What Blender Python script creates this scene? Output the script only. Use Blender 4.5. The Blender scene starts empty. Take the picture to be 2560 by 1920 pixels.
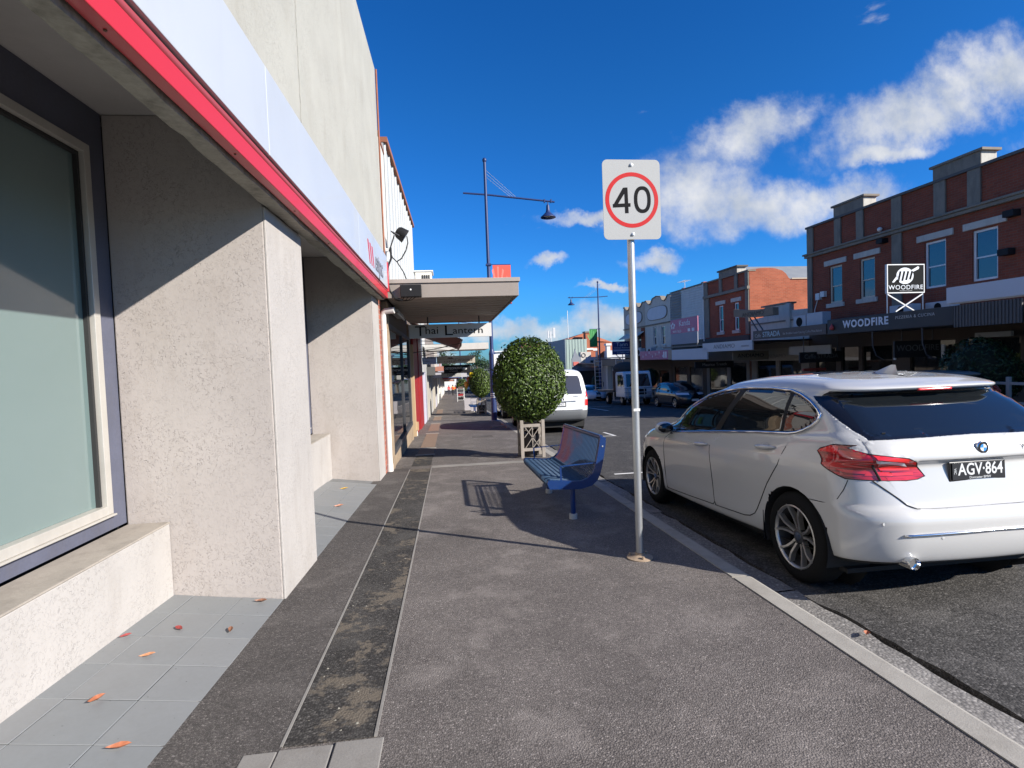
import bpy, bmesh, math, random
import numpy as np
from mathutils import Matrix, Vector
rnd = random.Random(7)
sc = bpy.context.scene
COL = sc.collection
R = math.radians
# ------------------------------------------------------------------ camera
SL = 0.042                      # the street falls away from the camera
def gz(y): return -SL * y       # footpath level
CAMH = 1.39
roll, pitch, yaw = 0.03665, 0.04069, -0.11794
def _yaw(v):
    c, s = math.cos(yaw), math.sin(yaw)
    return Vector((v[0]*c - v[1]*s, v[0]*s + v[1]*c, v[2]))
cr, sr, cp, sp = math.cos(roll), math.sin(roll), math.cos(pitch), math.sin(pitch)
rt, up, fw = _yaw((cr, -sr*sp, -sr*cp)), _yaw((sr, cr*sp, cr*cp)), _yaw((0, cp, -sp))
cam = bpy.data.cameras.new('camera'); camo = bpy.data.objects.new('camera', cam); COL.objects.link(camo)
camo.matrix_world = Matrix(((rt.x, up.x, -fw.x, 0), (rt.y, up.y, -fw.y, 0), (rt.z, up.z, -fw.z, CAMH), (0, 0, 0, 1)))
cam.sensor_width = 36; cam.lens = 36*1350/2560; cam.clip_end = 6000; cam.clip_start = 0.05
sc.camera = camo
# ------------------------------------------------------------------ sun
SUN_EL = R(27.5)
sd = Vector((0.807*math.cos(SUN_EL), -0.590*math.cos(SUN_EL), math.sin(SUN_EL)))   # towards the sun
sun = bpy.data.lights.new('sun', 'SUN'); suno = bpy.data.objects.new('sun', sun); COL.objects.link(suno)
sun.energy = 5.0; sun.angle = R(0.53); sun.color = (1.0, 0.945, 0.87)
suno.rotation_euler = sd.to_track_quat('Z', 'Y').to_euler(); suno.location = (30, -22, 20)
# ------------------------------------------------------------------ sky
world = bpy.data.worlds.new('World'); sc.world = world; world.use_nodes = True
nt = world.node_tree; N = nt.nodes; LK = nt.links; N.clear()
def nd(t, **k):
    n = N.new(t)
    for a, b in k.items():
        if a.startswith('i_'): n.inputs[int(a[2:])].default_value = b
        else: setattr(n, a, b)
    return n
def mth(op, a, b=None, c=None, clamp=False):
    n = N.new('ShaderNodeMath'); n.operation = op; n.use_clamp = clamp
    for i, v in enumerate((a, b, c)):
        if v is None: continue
        if isinstance(v, (int, float)): n.inputs[i].default_value = v
        else: LK.new(v, n.inputs[i])
    return n.outputs[0]
sky = nd('ShaderNodeTexSky', sky_type='NISHITA', sun_disc=False, sun_elevation=SUN_EL,
         sun_rotation=math.atan2(sd.x, sd.y), altitude=30, air_density=1.0, dust_density=0.15, ozone_density=3.2)
hs = nd('ShaderNodeHueSaturation'); hs.inputs['Saturation'].default_value = 1.3; hs.inputs['Hue'].default_value = 0.508; hs.inputs['Value'].default_value = 1.0
LK.new(sky.outputs[0], hs.inputs['Color'])
tint = nd('ShaderNodeMix', data_type='RGBA', blend_type='MULTIPLY'); tint.inputs[0].default_value = 1.0; LK.new(hs.outputs[0], tint.inputs[6])
tc = nd('ShaderNodeTexCoord'); sep = nd('ShaderNodeSeparateXYZ'); LK.new(tc.outputs['Generated'], sep.inputs[0])
dx, dy, dz = sep.outputs
tr_ = nd('ShaderNodeValToRGB'); e_ = tr_.color_ramp.elements; e_[0].position = 0.0; e_[0].color = (0.21, 0.50, 1.02, 1); e_[1].position = 0.42; e_[1].color = (0.37, 0.93, 1.22, 1); k_ = e_.new(0.13); k_.color = (0.27, 0.84, 1.36, 1)
LK.new(dz, tr_.inputs[0]); LK.new(tr_.outputs[0], tint.inputs[7])
def noise(vec, scale, detail=6, rough=0.55, off=None, dist=0.0):
    n = nd('ShaderNodeTexNoise'); n.inputs['Scale'].default_value = scale; n.inputs['Detail'].default_value = detail
    n.inputs['Roughness'].default_value = rough; n.inputs['Distortion'].default_value = dist
    if off:
        m = nd('ShaderNodeVectorMath', operation='ADD'); m.inputs[1].default_value = off; LK.new(vec, m.inputs[0]); vec = m.outputs[0]
    LK.new(vec, n.inputs['Vector']); return n.outputs['Fac']
# clouds: cumulus banks given by bearing and height in the sky (tangent-plane coordinates north of the street)
ys = mth('MAXIMUM', dy, 0.05); u0 = mth('DIVIDE', dx, ys); v0 = mth('DIVIDE', dz, ys)
cv = nd('ShaderNodeCombineXYZ'); LK.new(u0, cv.inputs[0]); LK.new(v0, cv.inputs[1])
wa = mth('SUBTRACT', noise(cv.outputs[0], 7, 6, 0.6), 0.5); wb = mth('SUBTRACT', noise(cv.outputs[0], 7, 6, 0.6, (5.2, 1.3, 2.2)), 0.5)
u = mth('MULTIPLY_ADD', wa, 0.16, u0); v = mth('MULTIPLY_ADD', wb, 0.13, v0)
BL = [(0.62, 0.284, 0.27, 0.060, 0.08), (0.49, 0.300, 0.16, 0.078, 0.0), (0.77, 0.308, 0.17, 0.052, 0.05), (0.30, 0.27, 0.13, 0.016, 0.06), (0.60, 0.425, 0.14, 0.058, 0.25),
      (0.95, 0.470, 0.22, 0.080, 0.30), (1.12, 0.545, 0.24, 0.095, 0.35), (0.90, 0.392, 0.14, 0.022, 0.1), (0.19, 0.18, 0.045, 0.014, 0.0), (0.405, 0.187, 0.06, 0.019, 0.05),
      (0.12, 0.052, 0.17, 0.022, 0.0), (0.30, 0.066, 0.07, 0.032, 0.0), (0.30, 0.128, 0.06, 0.008, 0.0), (1.45, 0.42, 0.3, 0.09, 0.2), (-0.75, 0.30, 0.25, 0.05, 0.1)]
tot = None
for (cu, cvv, a, b, tl) in BL:
    du = mth('SUBTRACT', u, cu); dv = mth('SUBTRACT', v, cvv); dv = mth('MULTIPLY_ADD', du, -tl, dv)
    q = mth('ADD', mth('POWER', mth('ABSOLUTE', mth('DIVIDE', du, a)), 2.0), mth('POWER', mth('ABSOLUTE', mth('DIVIDE', dv, b)), 2.0))
    q = mth('SUBTRACT', 1.0, q); q = mth('MAXIMUM', q, -3.0)
    tot = q if tot is None else mth('SMOOTH_MAX', tot, q, 0.4)
fine = mth('SUBTRACT', noise(cv.outputs[0], 16, 7, 0.62, (1.7, 4.1, 0.3)), 0.5)
den = mth('MULTIPLY_ADD', fine, 2.0, tot)
mr = nd('ShaderNodeMapRange', interpolation_type='SMOOTHERSTEP'); LK.new(den, mr.inputs[0]); mr.inputs[1].default_value = -0.45; mr.inputs[2].default_value = 1.55
front = mth('GREATER_THAN', dy, 0.12)
near = mth('MULTIPLY', mr.outputs[0], front)
# the same kind of scattered cloud everywhere else, and a low bank round the horizon
gen = tc.outputs['Generated']
sq = nd('ShaderNodeMapping'); sq.inputs['Scale'].default_value = (1, 1, 2.6); LK.new(gen, sq.inputs[0])
g1 = noise(sq.outputs[0], 2.1, 6, 0.6, (3.3, 0.4, 7.7)); mg = nd('ShaderNodeMapRange', interpolation_type='SMOOTHSTEP'); LK.new(g1, mg.inputs[0]); mg.inputs[1].default_value = 0.58; mg.inputs[2].default_value = 0.76
back = mth('MULTIPLY', mg.outputs[0], mth('SUBTRACT', 1.0, front))
g2 = noise(sq.outputs[0], 7.0, 6, 0.6, (0.3, 2.4, 1.7)); lowm = nd('ShaderNodeMapRange', interpolation_type='SMOOTHSTEP'); LK.new(dz, lowm.inputs[0]); lowm.inputs[1].default_value = 0.115; lowm.inputs[2].default_value = 0.0
lb = mth('MULTIPLY_ADD', lowm.outputs[0], 0.30, g2); ml = nd('ShaderNodeMapRange', interpolation_type='SMOOTHSTEP'); LK.new(lb, ml.inputs[0]); ml.inputs[1].default_value = 0.66; ml.inputs[2].default_value = 0.86
cl = mth('MAXIMUM', near, mth('MAXIMUM', back, mth('MULTIPLY', ml.outputs[0], 0.85)))
cl = mth('MULTIPLY', cl, mth('GREATER_THAN', dz, -0.02))
shd = nd('ShaderNodeMapRange'); LK.new(noise(cv.outputs[0], 9, 5, 0.55, (2.0, 9.0, 4.0)), shd.inputs[0]); shd.inputs[1].default_value = 0.32; shd.inputs[2].default_value = 0.68
ccol = nd('ShaderNodeMix', data_type='RGBA'); LK.new(shd.outputs[0], ccol.inputs[0]); ccol.inputs[6].default_value = (4.0, 4.45, 5.2, 1); ccol.inputs[7].default_value = (6.6, 6.7, 6.9, 1)
mx = nd('ShaderNodeMix', data_type='RGBA'); LK.new(cl, mx.inputs[0]); LK.new(tint.outputs[2], mx.inputs[6]); LK.new(ccol.outputs[2], mx.inputs[7])
bg = nd('ShaderNodeBackground'); bg.inputs[1].default_value = 0.067; LK.new(mx.outputs[2], bg.inputs[0])
wo = nd('ShaderNodeOutputWorld'); LK.new(bg.outputs[0], wo.inputs[0])
# ------------------------------------------------------------------ exposure
sc.view_settings.view_transform = 'Standard'; sc.view_settings.look = 'None'
sc.view_settings.exposure = 0.92; sc.view_settings.gamma = 1.0; sc.view_settings.use_curve_mapping = False
sc.render.engine = 'CYCLES'; sc.cycles.max_bounces = 5; sc.cycles.diffuse_bounces = 3; sc.cycles.glossy_bounces = 3;
world.cycles.sampling_method = 'MANUAL'; world.cycles.sample_map_resolution = 512; sc.cycles.transparent_max_bounces = 8
sc.render.resolution_x, sc.render.resolution_y = 1024, 768
# ------------------------------------------------------------------ helpers
class MB:
    "collects geometry, then links it as one mesh object"
    def __init__(s): s.v = []; s.f = []
    def add(s, vs, fs):
        o = len(s.v); s.v += [tuple(p) for p in vs]; s.f += [tuple(i+o for i in f) for f in fs]; return s
    def box(s, x0, x1, y0, y1, z0, z1):
        return s.add([(x0,y0,z0),(x1,y0,z0),(x1,y1,z0),(x0,y1,z0),(x0,y0,z1),(x1,y0,z1),(x1,y1,z1),(x0,y1,z1)],
                     [(0,3,2,1),(4,5,6,7),(0,1,5,4),(1,2,6,5),(2,3,7,6),(3,0,4,7)])
    def sbox(s, x0, x1, y0, y1, h0, h1):
        "box whose bottom and top follow the fall of the street"
        return s.add([(x0,y0,gz(y0)+h0),(x1,y0,gz(y0)+h0),(x1,y1,gz(y1)+h0),(x0,y1,gz(y1)+h0),(x0,y0,gz(y0)+h1),(x1,y0,gz(y0)+h1),(x1,y1,gz(y1)+h1),(x0,y1,gz(y1)+h1)],
                     [(0,3,2,1),(4,5,6,7),(0,1,5,4),(1,2,6,5),(2,3,7,6),(3,0,4,7)])
    def prism(s, poly, d0, d1, ax='x'):
        "poly in the two other axes (order x,y,z without ax), extruded along ax"
        n = len(poly)
        def pt(a, b, d): return (d, a, b) if ax == 'x' else (a, d, b) if ax == 'y' else (a, b, d)
        vs = [pt(a, b, d0) for a, b in poly] + [pt(a, b, d1) for a, b in poly]
        return s.add(vs, [tuple(range(n))[::-1], tuple(range(n, 2*n))] + [(i, (i+1) % n, n+(i+1) % n, n+i) for i in range(n)])
    def tube(s, pts, r, n=8, closed=False, cap=True):
        pts = [Vector(p) for p in pts]; m = len(pts); rr = r if isinstance(r, (list, tuple)) else [r]*m
        ring = []; prev = None
        for i, p in enumerate(pts):
            a = pts[(i-1) % m] if closed or i else p; b = pts[(i+1) % m] if closed or i < m-1 else p
            t = (b-a); t = t.normalized() if t.length > 1e-9 else Vector((0,0,1))
            if prev is None:
                q = Vector((0,0,1)) if abs(t.z) < .9 else Vector((1,0,0)); e = t.cross(q).normalized()
            else:
                e = (prev - t*prev.dot(t)); e = e.normalized() if e.length > 1e-6 else t.orthogonal().normalized()
            prev = e; g = t.cross(e)
            ring.append([p + (e*math.cos(2*math.pi*k/n) + g*math.sin(2*math.pi*k/n))*rr[i] for k in range(n)])
        vs = [q for rg in ring for q in rg]; fs = []
        for i in range(m if closed else m-1):
            j = (i+1) % m
            for k in range(n): fs.append((i*n+k, i*n+(k+1) % n, j*n+(k+1) % n, j*n+k))
        if not closed and cap: fs += [tuple(range(n))[::-1], tuple(range((m-1)*n, m*n))]
        return s.add(vs, fs)
    def bar(s, a, b, w, h, upv=(0,0,1)):
        "rectangular bar from a to b"
        a, b = Vector(a), Vector(b); t = (b-a).normalized(); e = t.cross(Vector(upv)); e = e.normalized() if e.length > 1e-6 else t.orthogonal().normalized(); g = e.cross(t)
        c = [(-w/2,-h/2),(w/2,-h/2),(w/2,h/2),(-w/2,h/2)]
        return s.add([p + e*i + g*j for p in (a, b) for i, j in c], [(0,1,2,3),(7,6,5,4),(0,4,5,1),(1,5,6,2),(2,6,7,3),(3,7,4,0)])
    def lathe(s, prof, c=(0,0,0), ax='z', n=24, caps=True):
        "prof: (radius, height) pairs"
        vs = []; fs = []
        for (r, h) in prof:
            for k in range(n):
                a = 2*math.pi*k/n; x, y = r*math.cos(a), r*math.sin(a)
                p = (x, y, h) if ax == 'z' else (h, x, y) if ax == 'x' else (y, h, x)
                vs.append((p[0]+c[0], p[1]+c[1], p[2]+c[2]))
        for i in range(len(prof)-1):
            for k in range(n): fs.append((i*n+k, i*n+(k+1) % n, (i+1)*n+(k+1) % n, (i+1)*n+k))
        if caps and prof[0][0] > 1e-4: fs.append(tuple(range(n))[::-1])
        if caps and prof[-1][0] > 1e-4: fs.append(tuple(range((len(prof)-1)*n, len(prof)*n)))
        return s.add(vs, fs)
    def ball(s, c, rx, ry, rz, n=14, m=9):
        return s.lathe2([(math.sin(math.pi*i/m), -math.cos(math.pi*i/m)) for i in range(m+1)], c, rx, ry, rz, n)
    def lathe2(s, prof, c, rx, ry, rz, n):
        vs = []; fs = []
        for (r, h) in prof:
            for k in range(n):
                a = 2*math.pi*k/n; vs.append((c[0]+r*rx*math.cos(a), c[1]+r*ry*math.sin(a), c[2]+h*rz))
        for i in range(len(prof)-1):
            for k in range(n): fs.append((i*n+k, i*n+(k+1) % n, (i+1)*n+(k+1) % n, (i+1)*n+k))
        return s.add(vs, fs)
    def build(s, name, mat, parent=None, smooth=False, bevel=0, label=None):
        o = ORG.get(parent.name, (0,0,0)) if parent is not None else (0,0,0)
        me = bpy.data.meshes.new(name)
        me.from_pydata([(p[0]-o[0], p[1]-o[1], p[2]-o[2]) for p in s.v], [], s.f); me.validate()
        bm = bmesh.new(); bm.from_mesh(me); bmesh.ops.recalc_face_normals(bm, faces=bm.faces); bm.to_mesh(me); bm.free()
        ob = bpy.data.objects.new(name, me); COL.objects.link(ob)
        if mat is not None: me.materials.append(mat)
        if parent is not None: ob.parent = parent; ORG[ob.name] = o
        if smooth:
            me.polygons.foreach_set('use_smooth', [True]*len(me.polygons))
            if smooth != 'all': me.set_sharp_from_angle(angle=R(40))
        if bevel:
            b = ob.modifiers.new('bevel', 'BEVEL'); b.width = bevel; b.segments = 2; b.limit_method = 'ANGLE'
        if label: ob['label'] = label
        return ob
ORG = {}
def tag(o, label, cat, group=None, kind=None):
    if label: o['label'] = label
    if cat: o['category'] = cat
    if group: o['group'] = group
    if kind: o['kind'] = kind
    return o
def thing(name, label, cat, o=(0,0,0), ang=0.0, group=None, rot=None):
    "Empty at the thing's base; children are given in frame coordinates (frame turned by ang degrees about the camera's foot)"
    e = bpy.data.objects.new(name, None); COL.objects.link(e); a = R(ang)
    e.location = (o[0]*math.cos(a)-o[1]*math.sin(a), o[0]*math.sin(a)+o[1]*math.cos(a), o[2]); e.rotation_euler = rot or (0, 0, a)
    e.empty_display_size = 0.2; ORG[e.name] = o
    return tag(e, label, cat, group)
def struct(ob): ob['kind'] = 'structure'; return ob
def copy_thing(src, label=None, loc=None, rotz=None, scale=None):
    def cp(o, par):
        c = o.copy(); COL.objects.link(c); c.parent = par
        for ch in o.children: cp(ch, c)
        return c
    c = cp(src, None)
    if label: c['label'] = label
    if loc is not None: c.location = loc
    if rotz is not None: c.rotation_euler = (c.rotation_euler[0], c.rotation_euler[1], rotz)
    if scale is not None: c.scale = scale
    return c
FONT = {}
def text(s, size, pos, rv, uv, mat, parent, name='lettering', ext=0.004, align='CENTER', sx=1.0, bold=0.0, shear=0.0, space=1.0):
    "flat lettering: pos is the anchor in frame coordinates, rv/uv the reading and up directions"
    cu = bpy.data.curves.new(name, 'FONT'); cu.body = s; cu.size = size; cu.extrude = ext; cu.align_x = align; cu.align_y = 'CENTER'; cu.offset = bold; cu.shear = shear; cu.space_character = space; cu.resolution_u = 3
    t = bpy.data.objects.new('tmp', cu); COL.objects.link(t); dg = bpy.context.evaluated_depsgraph_get()
    me = bpy.data.meshes.new_from_object(t.evaluated_get(dg)); bpy.data.objects.remove(t); bpy.data.curves.remove(cu)
    rv, uv = Vector(rv).normalized(), Vector(uv).normalized(); nv = rv.cross(uv); o = ORG.get(parent.name, (0,0,0))
    p = Vector(pos) - Vector(o)
    me.transform(Matrix(((rv.x*sx, uv.x, nv.x, p.x), (rv.y*sx, uv.y, nv.y, p.y), (rv.z*sx, uv.z, nv.z, p.z), (0,0,0,1))))
    me.materials.clear(); me.materials.append(mat); me.name = name
    ob = bpy.data.objects.new(name, me); COL.objects.link(ob); ob.parent = parent; ORG[ob.name] = o
    return ob
# ------------------------------------------------------------------ materials
MATS = {}
class NT:
    def __init__(s, name):
        s.m = bpy.data.materials.new(name); s.m.use_nodes = True; s.t = s.m.node_tree; s.t.nodes.clear()
        s.out = s.n('ShaderNodeOutputMaterial'); s.b = s.n('ShaderNodeBsdfPrincipled'); s.l(s.b.outputs[0], s.out.inputs[0])
        s.geo = s.n('ShaderNodeNewGeometry'); s.tc = s.n('ShaderNodeTexCoord')
    def n(s, t, **k):
        x = s.t.nodes.new(t)
        for a, b in k.items(): setattr(x, a, b)
        return x
    def l(s, a, b): s.t.links.new(a, b)
    def map(s, scale=(1,1,1), src='Object', rot=(0,0,0), loc=(0,0,0)):
        m = s.n('ShaderNodeMapping'); m.inputs['Scale'].default_value = scale; m.inputs['Rotation'].default_value = rot; m.inputs['Location'].default_value = loc; s.l(s.tc.outputs[src], m.inputs[0]); return m.outputs[0]
    def noise(s, scale, detail=4, rough=.55, vec=None, dist=0):
        x = s.n('ShaderNodeTexNoise'); x.inputs['Scale'].default_value = scale; x.inputs['Detail'].default_value = min(detail, 4); x.inputs['Roughness'].default_value = rough; x.inputs['Distortion'].default_value = dist
        s.l(vec or s.tc.outputs['Object'], x.inputs['Vector']); return x.outputs['Fac']
    def vor(s, scale, feature='F1', vec=None, out='Distance', rnd=1.0):
        x = s.n('ShaderNodeTexVoronoi', feature=feature); x.inputs['Scale'].default_value = scale; x.inputs['Randomness'].default_value = rnd
        s.l(vec or s.tc.outputs['Object'], x.inputs['Vector']); return x.outputs[out]
    def ramp(s, f, stops):
        x = s.n('ShaderNodeValToRGB'); e = x.color_ramp.elements
        while len(e) < len(stops): e.new(.5)
        for el, (p, c) in zip(e, stops): el.position = p; el.color = (c, c, c, 1) if isinstance(c, (int, float)) else (*c, 1)
        s.l(f, x.inputs[0]); return x.outputs[0]
    def mix(s, f, a, b, mode='MIX'):
        x = s.n('ShaderNodeMix', data_type='RGBA', blend_type=mode)
        for v, i in ((f, 0), (a, 6), (b, 7)):
            if isinstance(v, (int, float)): x.inputs[i].default_value = v if i == 0 else (v, v, v, 1)
            elif isinstance(v, tuple): x.inputs[i].default_value = (*v, 1)
            else: s.l(v, x.inputs[i])
        return x.outputs[2]
    def mt(s, op, a, b):
        x = s.n('ShaderNodeMath', operation=op)
        for i, v in enumerate((a, b)):
            if isinstance(v, (int, float)): x.inputs[i].default_value = v
            else: s.l(v, x.inputs[i])
        return x.outputs[0]
    def bump(s, h, strength=.3, dist=.01):
        x = s.n('ShaderNodeBump'); x.inputs['Strength'].default_value = strength; x.inputs['Distance'].default_value = dist; s.l(h, x.inputs['Height']); s.l(x.outputs[0], s.b.inputs['Normal'])
    def set(s, **k):
        for a, v in k.items():
            i = s.b.inputs[{'col':'Base Color','rough':'Roughness','metal':'Metallic','spec':'Specular IOR Level','coat':'Coat Weight','crough':'Coat Roughness','alpha':'Alpha','trans':'Transmission Weight','ior':'IOR','emc':'Emission Color','em':'Emission Strength'}[a]]
            if isinstance(v, (int, float)): i.default_value = v
            elif isinstance(v, tuple): i.default_value = (*v, 1)
            else: s.l(v, i)
        return s
def mat(name, col, rough=.6, var=.12, vs=2.0, fine=.06, fs=60, bump=0, bs=80, bd=.004, metal=0, coat=0, spec=.5, dirt=0, dcol=(.09,.075,.06), spots=0):
    "painted / rendered / metal surface: base colour with broad stains, fine grain and a little relief"
    if name in MATS: return MATS[name]
    t = NT(name); a = t.noise(vs, 5, .6); b = t.noise(fs, 3, .6)
    f = t.mt('ADD', t.mt('MULTIPLY', t.mt('SUBTRACT', a, .5), var*2.2), t.mt('MULTIPLY', t.mt('SUBTRACT', b, .5), fine*2.2))
    f = t.mt('ADD', f, 1.0); c = t.mix(1.0, col, f, 'MULTIPLY')
    if dirt:
        d = t.noise(vs*.8, 7, .7, t.map((2.5, 2.5, .5))); c = t.mix(t.mt('MULTIPLY', t.ramp(d, [(.48, 0.0), (.75, 1.0)]), dirt), c, dcol)
    if spots:
        vd = t.vor(26); gt = t.ramp(t.noise(31, 2, .6), [(.54, 0.0), (.58, 1.0)]); sp2 = t.ramp(vd, [(.07, 1.0), (.11, 0.0)]); c = t.mix(t.mt('MULTIPLY', t.mt('MULTIPLY', sp2, gt), spots), c, (.03,.03,.03))
    t.set(col=c, rough=rough, metal=metal, spec=spec, coat=coat); 
    if rough > .25: t.set(rough=t.mt('ADD', t.mt('MULTIPLY', t.mt('SUBTRACT', a, .5), .25), rough))
    if bump: t.bump(t.noise(bs, 5, .65), bump, bd)
    MATS[name] = t.m; return t.m
def asphalt(name, dark, light, spot=.5, scale=110, tan=None, big=.35, rough=.85):
    if name in MATS: return MATS[name]
    t = NT(name)
    v = t.vor(scale, out='Color'); sepx = t.n('ShaderNodeSeparateColor'); t.l(v, sepx.inputs[0]); g = sepx.outputs[0]
    d = t.vor(scale); st = t.ramp(g, [(0.0, dark), (.62, tuple((a*.6+b*.4) for a, b in zip(dark, light))), (.95, light), (1.0, tuple(min(1, x*1.5) for x in light))])
    ed = t.ramp(d, [(.25, 1.0), (.65, .66)]); c = t.mix(1.0, st, ed, 'MULTIPLY')
    a = t.noise(1.1, 6, .62); fa = t.mt('ADD', t.mt('MULTIPLY', t.mt('SUBTRACT', a, .5), big*2.4), 1.0); c = t.mix(1.0, c, fa, 'MULTIPLY')
    w = t.ramp(t.noise(2.6, 7, .65), [(.52, 0.0), (.72, 1.0)]); c = t.mix(t.mt('MULTIPLY', w, .42), c, tuple(x*1.3 for x in light))
    sp = t.ramp(t.noise(9, 4, .6), [(.70, 0.0), (.74, 1.0)]); c = t.mix(t.mt('MULTIPLY', sp, .5), c, tuple(x*.6 for x in dark))
    gm = t.mt('MULTIPLY', t.ramp(t.vor(5.5), [(.045, 1.0), (.07, 0.0)]), t.ramp(t.noise(7, 2, .5), [(.5, 0.0), (.56, 1.0)])); c = t.mix(t.mt('MULTIPLY', gm, .65), c, (.022,.021,.02))
    if tan:
        m = t.ramp(t.mt('ADD', t.noise(3.4, 8, .7), t.mt('MULTIPLY', t.noise(25, 3, .6), .25)), [(.67, 0.0), (.73, 1.0)]); c = t.mix(t.mt('MULTIPLY', m, .85), c, tan)
    t.set(col=c, rough=rough, spec=.25)
    t.bump(t.mt('ADD', t.mt('SUBTRACT', 1.0, d), t.mt('MULTIPLY', t.noise(14, 4, .6), .6)), .55, .006)
    MATS[name] = t.m; return t.m
def stucco(name, col, scr=1.0, dirt=.3, sc_=62):
    "trowelled render with short worm-like scratches"
    if name in MATS: return MATS[name]
    t = NT(name)
    mp = t.map((1, 1, 1)); ad = t.n('ShaderNodeVectorMath', operation='ADD'); nz = t.n('ShaderNodeTexNoise'); nz.inputs['Scale'].default_value = 34; nz.inputs['Detail'].default_value = 2
    t.l(mp, nz.inputs['Vector']); t.l(mp, ad.inputs[0]); sc2 = t.n('ShaderNodeVectorMath', operation='SCALE'); sc2.inputs['Scale'].default_value = .035; t.l(nz.outputs['Color'], sc2.inputs[0]); t.l(sc2.outputs[0], ad.inputs[1])
    e = t.mt('ABSOLUTE', t.mt('SUBTRACT', t.noise(sc_, 1, .4, ad.outputs[0], .6), .5), 0); gate = t.ramp(t.noise(40, 2, .6), [(.44, 0.0), (.54, 1.0)])
    gate2 = t.ramp(t.noise(3.0, 3, .6), [(.38, 0.25), (.62, 1.0)])
    line = t.ramp(e, [(.010, 1.0), (.034, 0.0)]); w = t.mt('MULTIPLY', t.mt('MULTIPLY', line, gate), gate2)
    a = t.noise(1.4, 6, .62); f = t.mt('ADD', t.mt('MULTIPLY', t.mt('SUBTRACT', a, .5), .30), 1.0)
    c = t.mix(1.0, col, f, 'MULTIPLY'); c = t.mix(t.mt('MULTIPLY', w, .42*scr), c, tuple(x*.34 for x in col))
    d = t.ramp(t.noise(2.2, 8, .7, t.map((1.6, 1.6, .45))), [(.50, 0.0), (.78, 1.0)]); c = t.mix(t.mt('MULTIPLY', d, dirt), c, (col[0]*.55, col[1]*.50, col[2]*.42))
    t.set(col=c, rough=.9, spec=.2)
    h = t.mt('SUBTRACT', t.mt('MULTIPLY', t.noise(46, 5, .65), .5), t.mt('MULTIPLY', w, .9*scr)); t.bump(h, .55, .006)
    MATS[name] = t.m; return t.m
def brickmat(name, c1, c2, mortar=(.30,.26,.23), ax='x', scale=1.0, dirt=.25):
    "face brick; ax is the direction the wall faces"
    if name in MATS: return MATS[name]
    t = NT(name); s = t.n('ShaderNodeSeparateXYZ'); t.l(t.tc.outputs['Object'], s.inputs[0]); cb = t.n('ShaderNodeCombineXYZ')
    t.l(s.outputs['Y' if ax == 'x' else 'X'], cb.inputs[0]); t.l(s.outputs['Z'], cb.inputs[1])
    b = t.n('ShaderNodeTexBrick'); t.l(cb.outputs[0], b.inputs['Vector']); b.inputs['Scale'].default_value = 1/scale; b.inputs['Brick Width'].default_value = .235; b.inputs['Row Height'].default_value = .0835
    b.inputs['Mortar Size'].default_value = .0062; b.inputs['Mortar Smooth'].default_value = .15; b.inputs['Bias'].default_value = 0; b.inputs['Color1'].default_value = (*c1, 1); b.inputs['Color2'].default_value = (*c2, 1); b.inputs['Mortar'].default_value = (*mortar, 1)
    a = t.noise(.9, 6, .65); c = t.mix(1.0, b.outputs['Color'], t.mt('ADD', t.mt('MULTIPLY', a, .7), .65), 'MULTIPLY')
    g = t.noise(40, 3, .6); c = t.mix(1.0, c, t.mt('ADD', t.mt('MULTIPLY', g, .5), .75), 'MULTIPLY')
    d = t.ramp(t.noise(1.3, 8, .7, t.map((1.5, 1.5, .5))), [(.5, 0.0), (.8, 1.0)]); c = t.mix(t.mt('MULTIPLY', d, dirt), c, (.10, .085, .07))
    t.set(col=c, rough=.88, spec=.2); t.bump(t.mt('SUBTRACT', t.mt('MULTIPLY', g, .3), b.outputs['Fac']), .5, .006)
    MATS[name] = t.m; return t.m
def glassmat(name, col=(.02,.025,.03), rough=.03, spec=.6, coat=0.0, metal=0.0):
    if name in MATS: return MATS[name]
    t = NT(name); t.set(col=col, rough=rough, spec=spec, coat=coat, metal=metal); w = t.noise(2.3, 2, .5); t.bump(w, .012, .02); MATS[name] = t.m; return t.m
def paint(name, col, rough=.25, coat=1.0, metal=0.0, flake=.03, spec=.5):
    if name in MATS: return MATS[name]
    t = NT(name); a = t.noise(3, 4, .6); c = t.mix(1.0, col, t.mt('ADD', t.mt('MULTIPLY', t.mt('SUBTRACT', a, .5), flake*2), 1.0), 'MULTIPLY')
    t.set(col=c, rough=rough, coat=coat, metal=metal, crough=.03, spec=spec); MATS[name] = t.m; return t.m
def leafmat(name, c1, c2):
    if name in MATS: return MATS[name]
    t = NT(name); o = t.n('ShaderNodeObjectInfo'); g = t.geo.outputs['Random Per Island']
    c = t.ramp(g, [(0.0, c1), (.55, tuple((a+b)/2 for a, b in zip(c1, c2))), (1.0, c2)]); t.set(col=c, rough=.42, spec=.35)
    tr = t.n('ShaderNodeBsdfTranslucent'); t.l(t.mix(1.0, c, (1.1, 1.25, .5), 'MULTIPLY'), tr.inputs[0]); ms = t.n('ShaderNodeMixShader'); ms.inputs[0].default_value = .07
    t.l(t.b.outputs[0], ms.inputs[1]); t.l(tr.outputs[0], ms.inputs[2]); t.l(ms.outputs[0], t.out.inputs[0]); MATS[name] = t.m; return t.m
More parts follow.
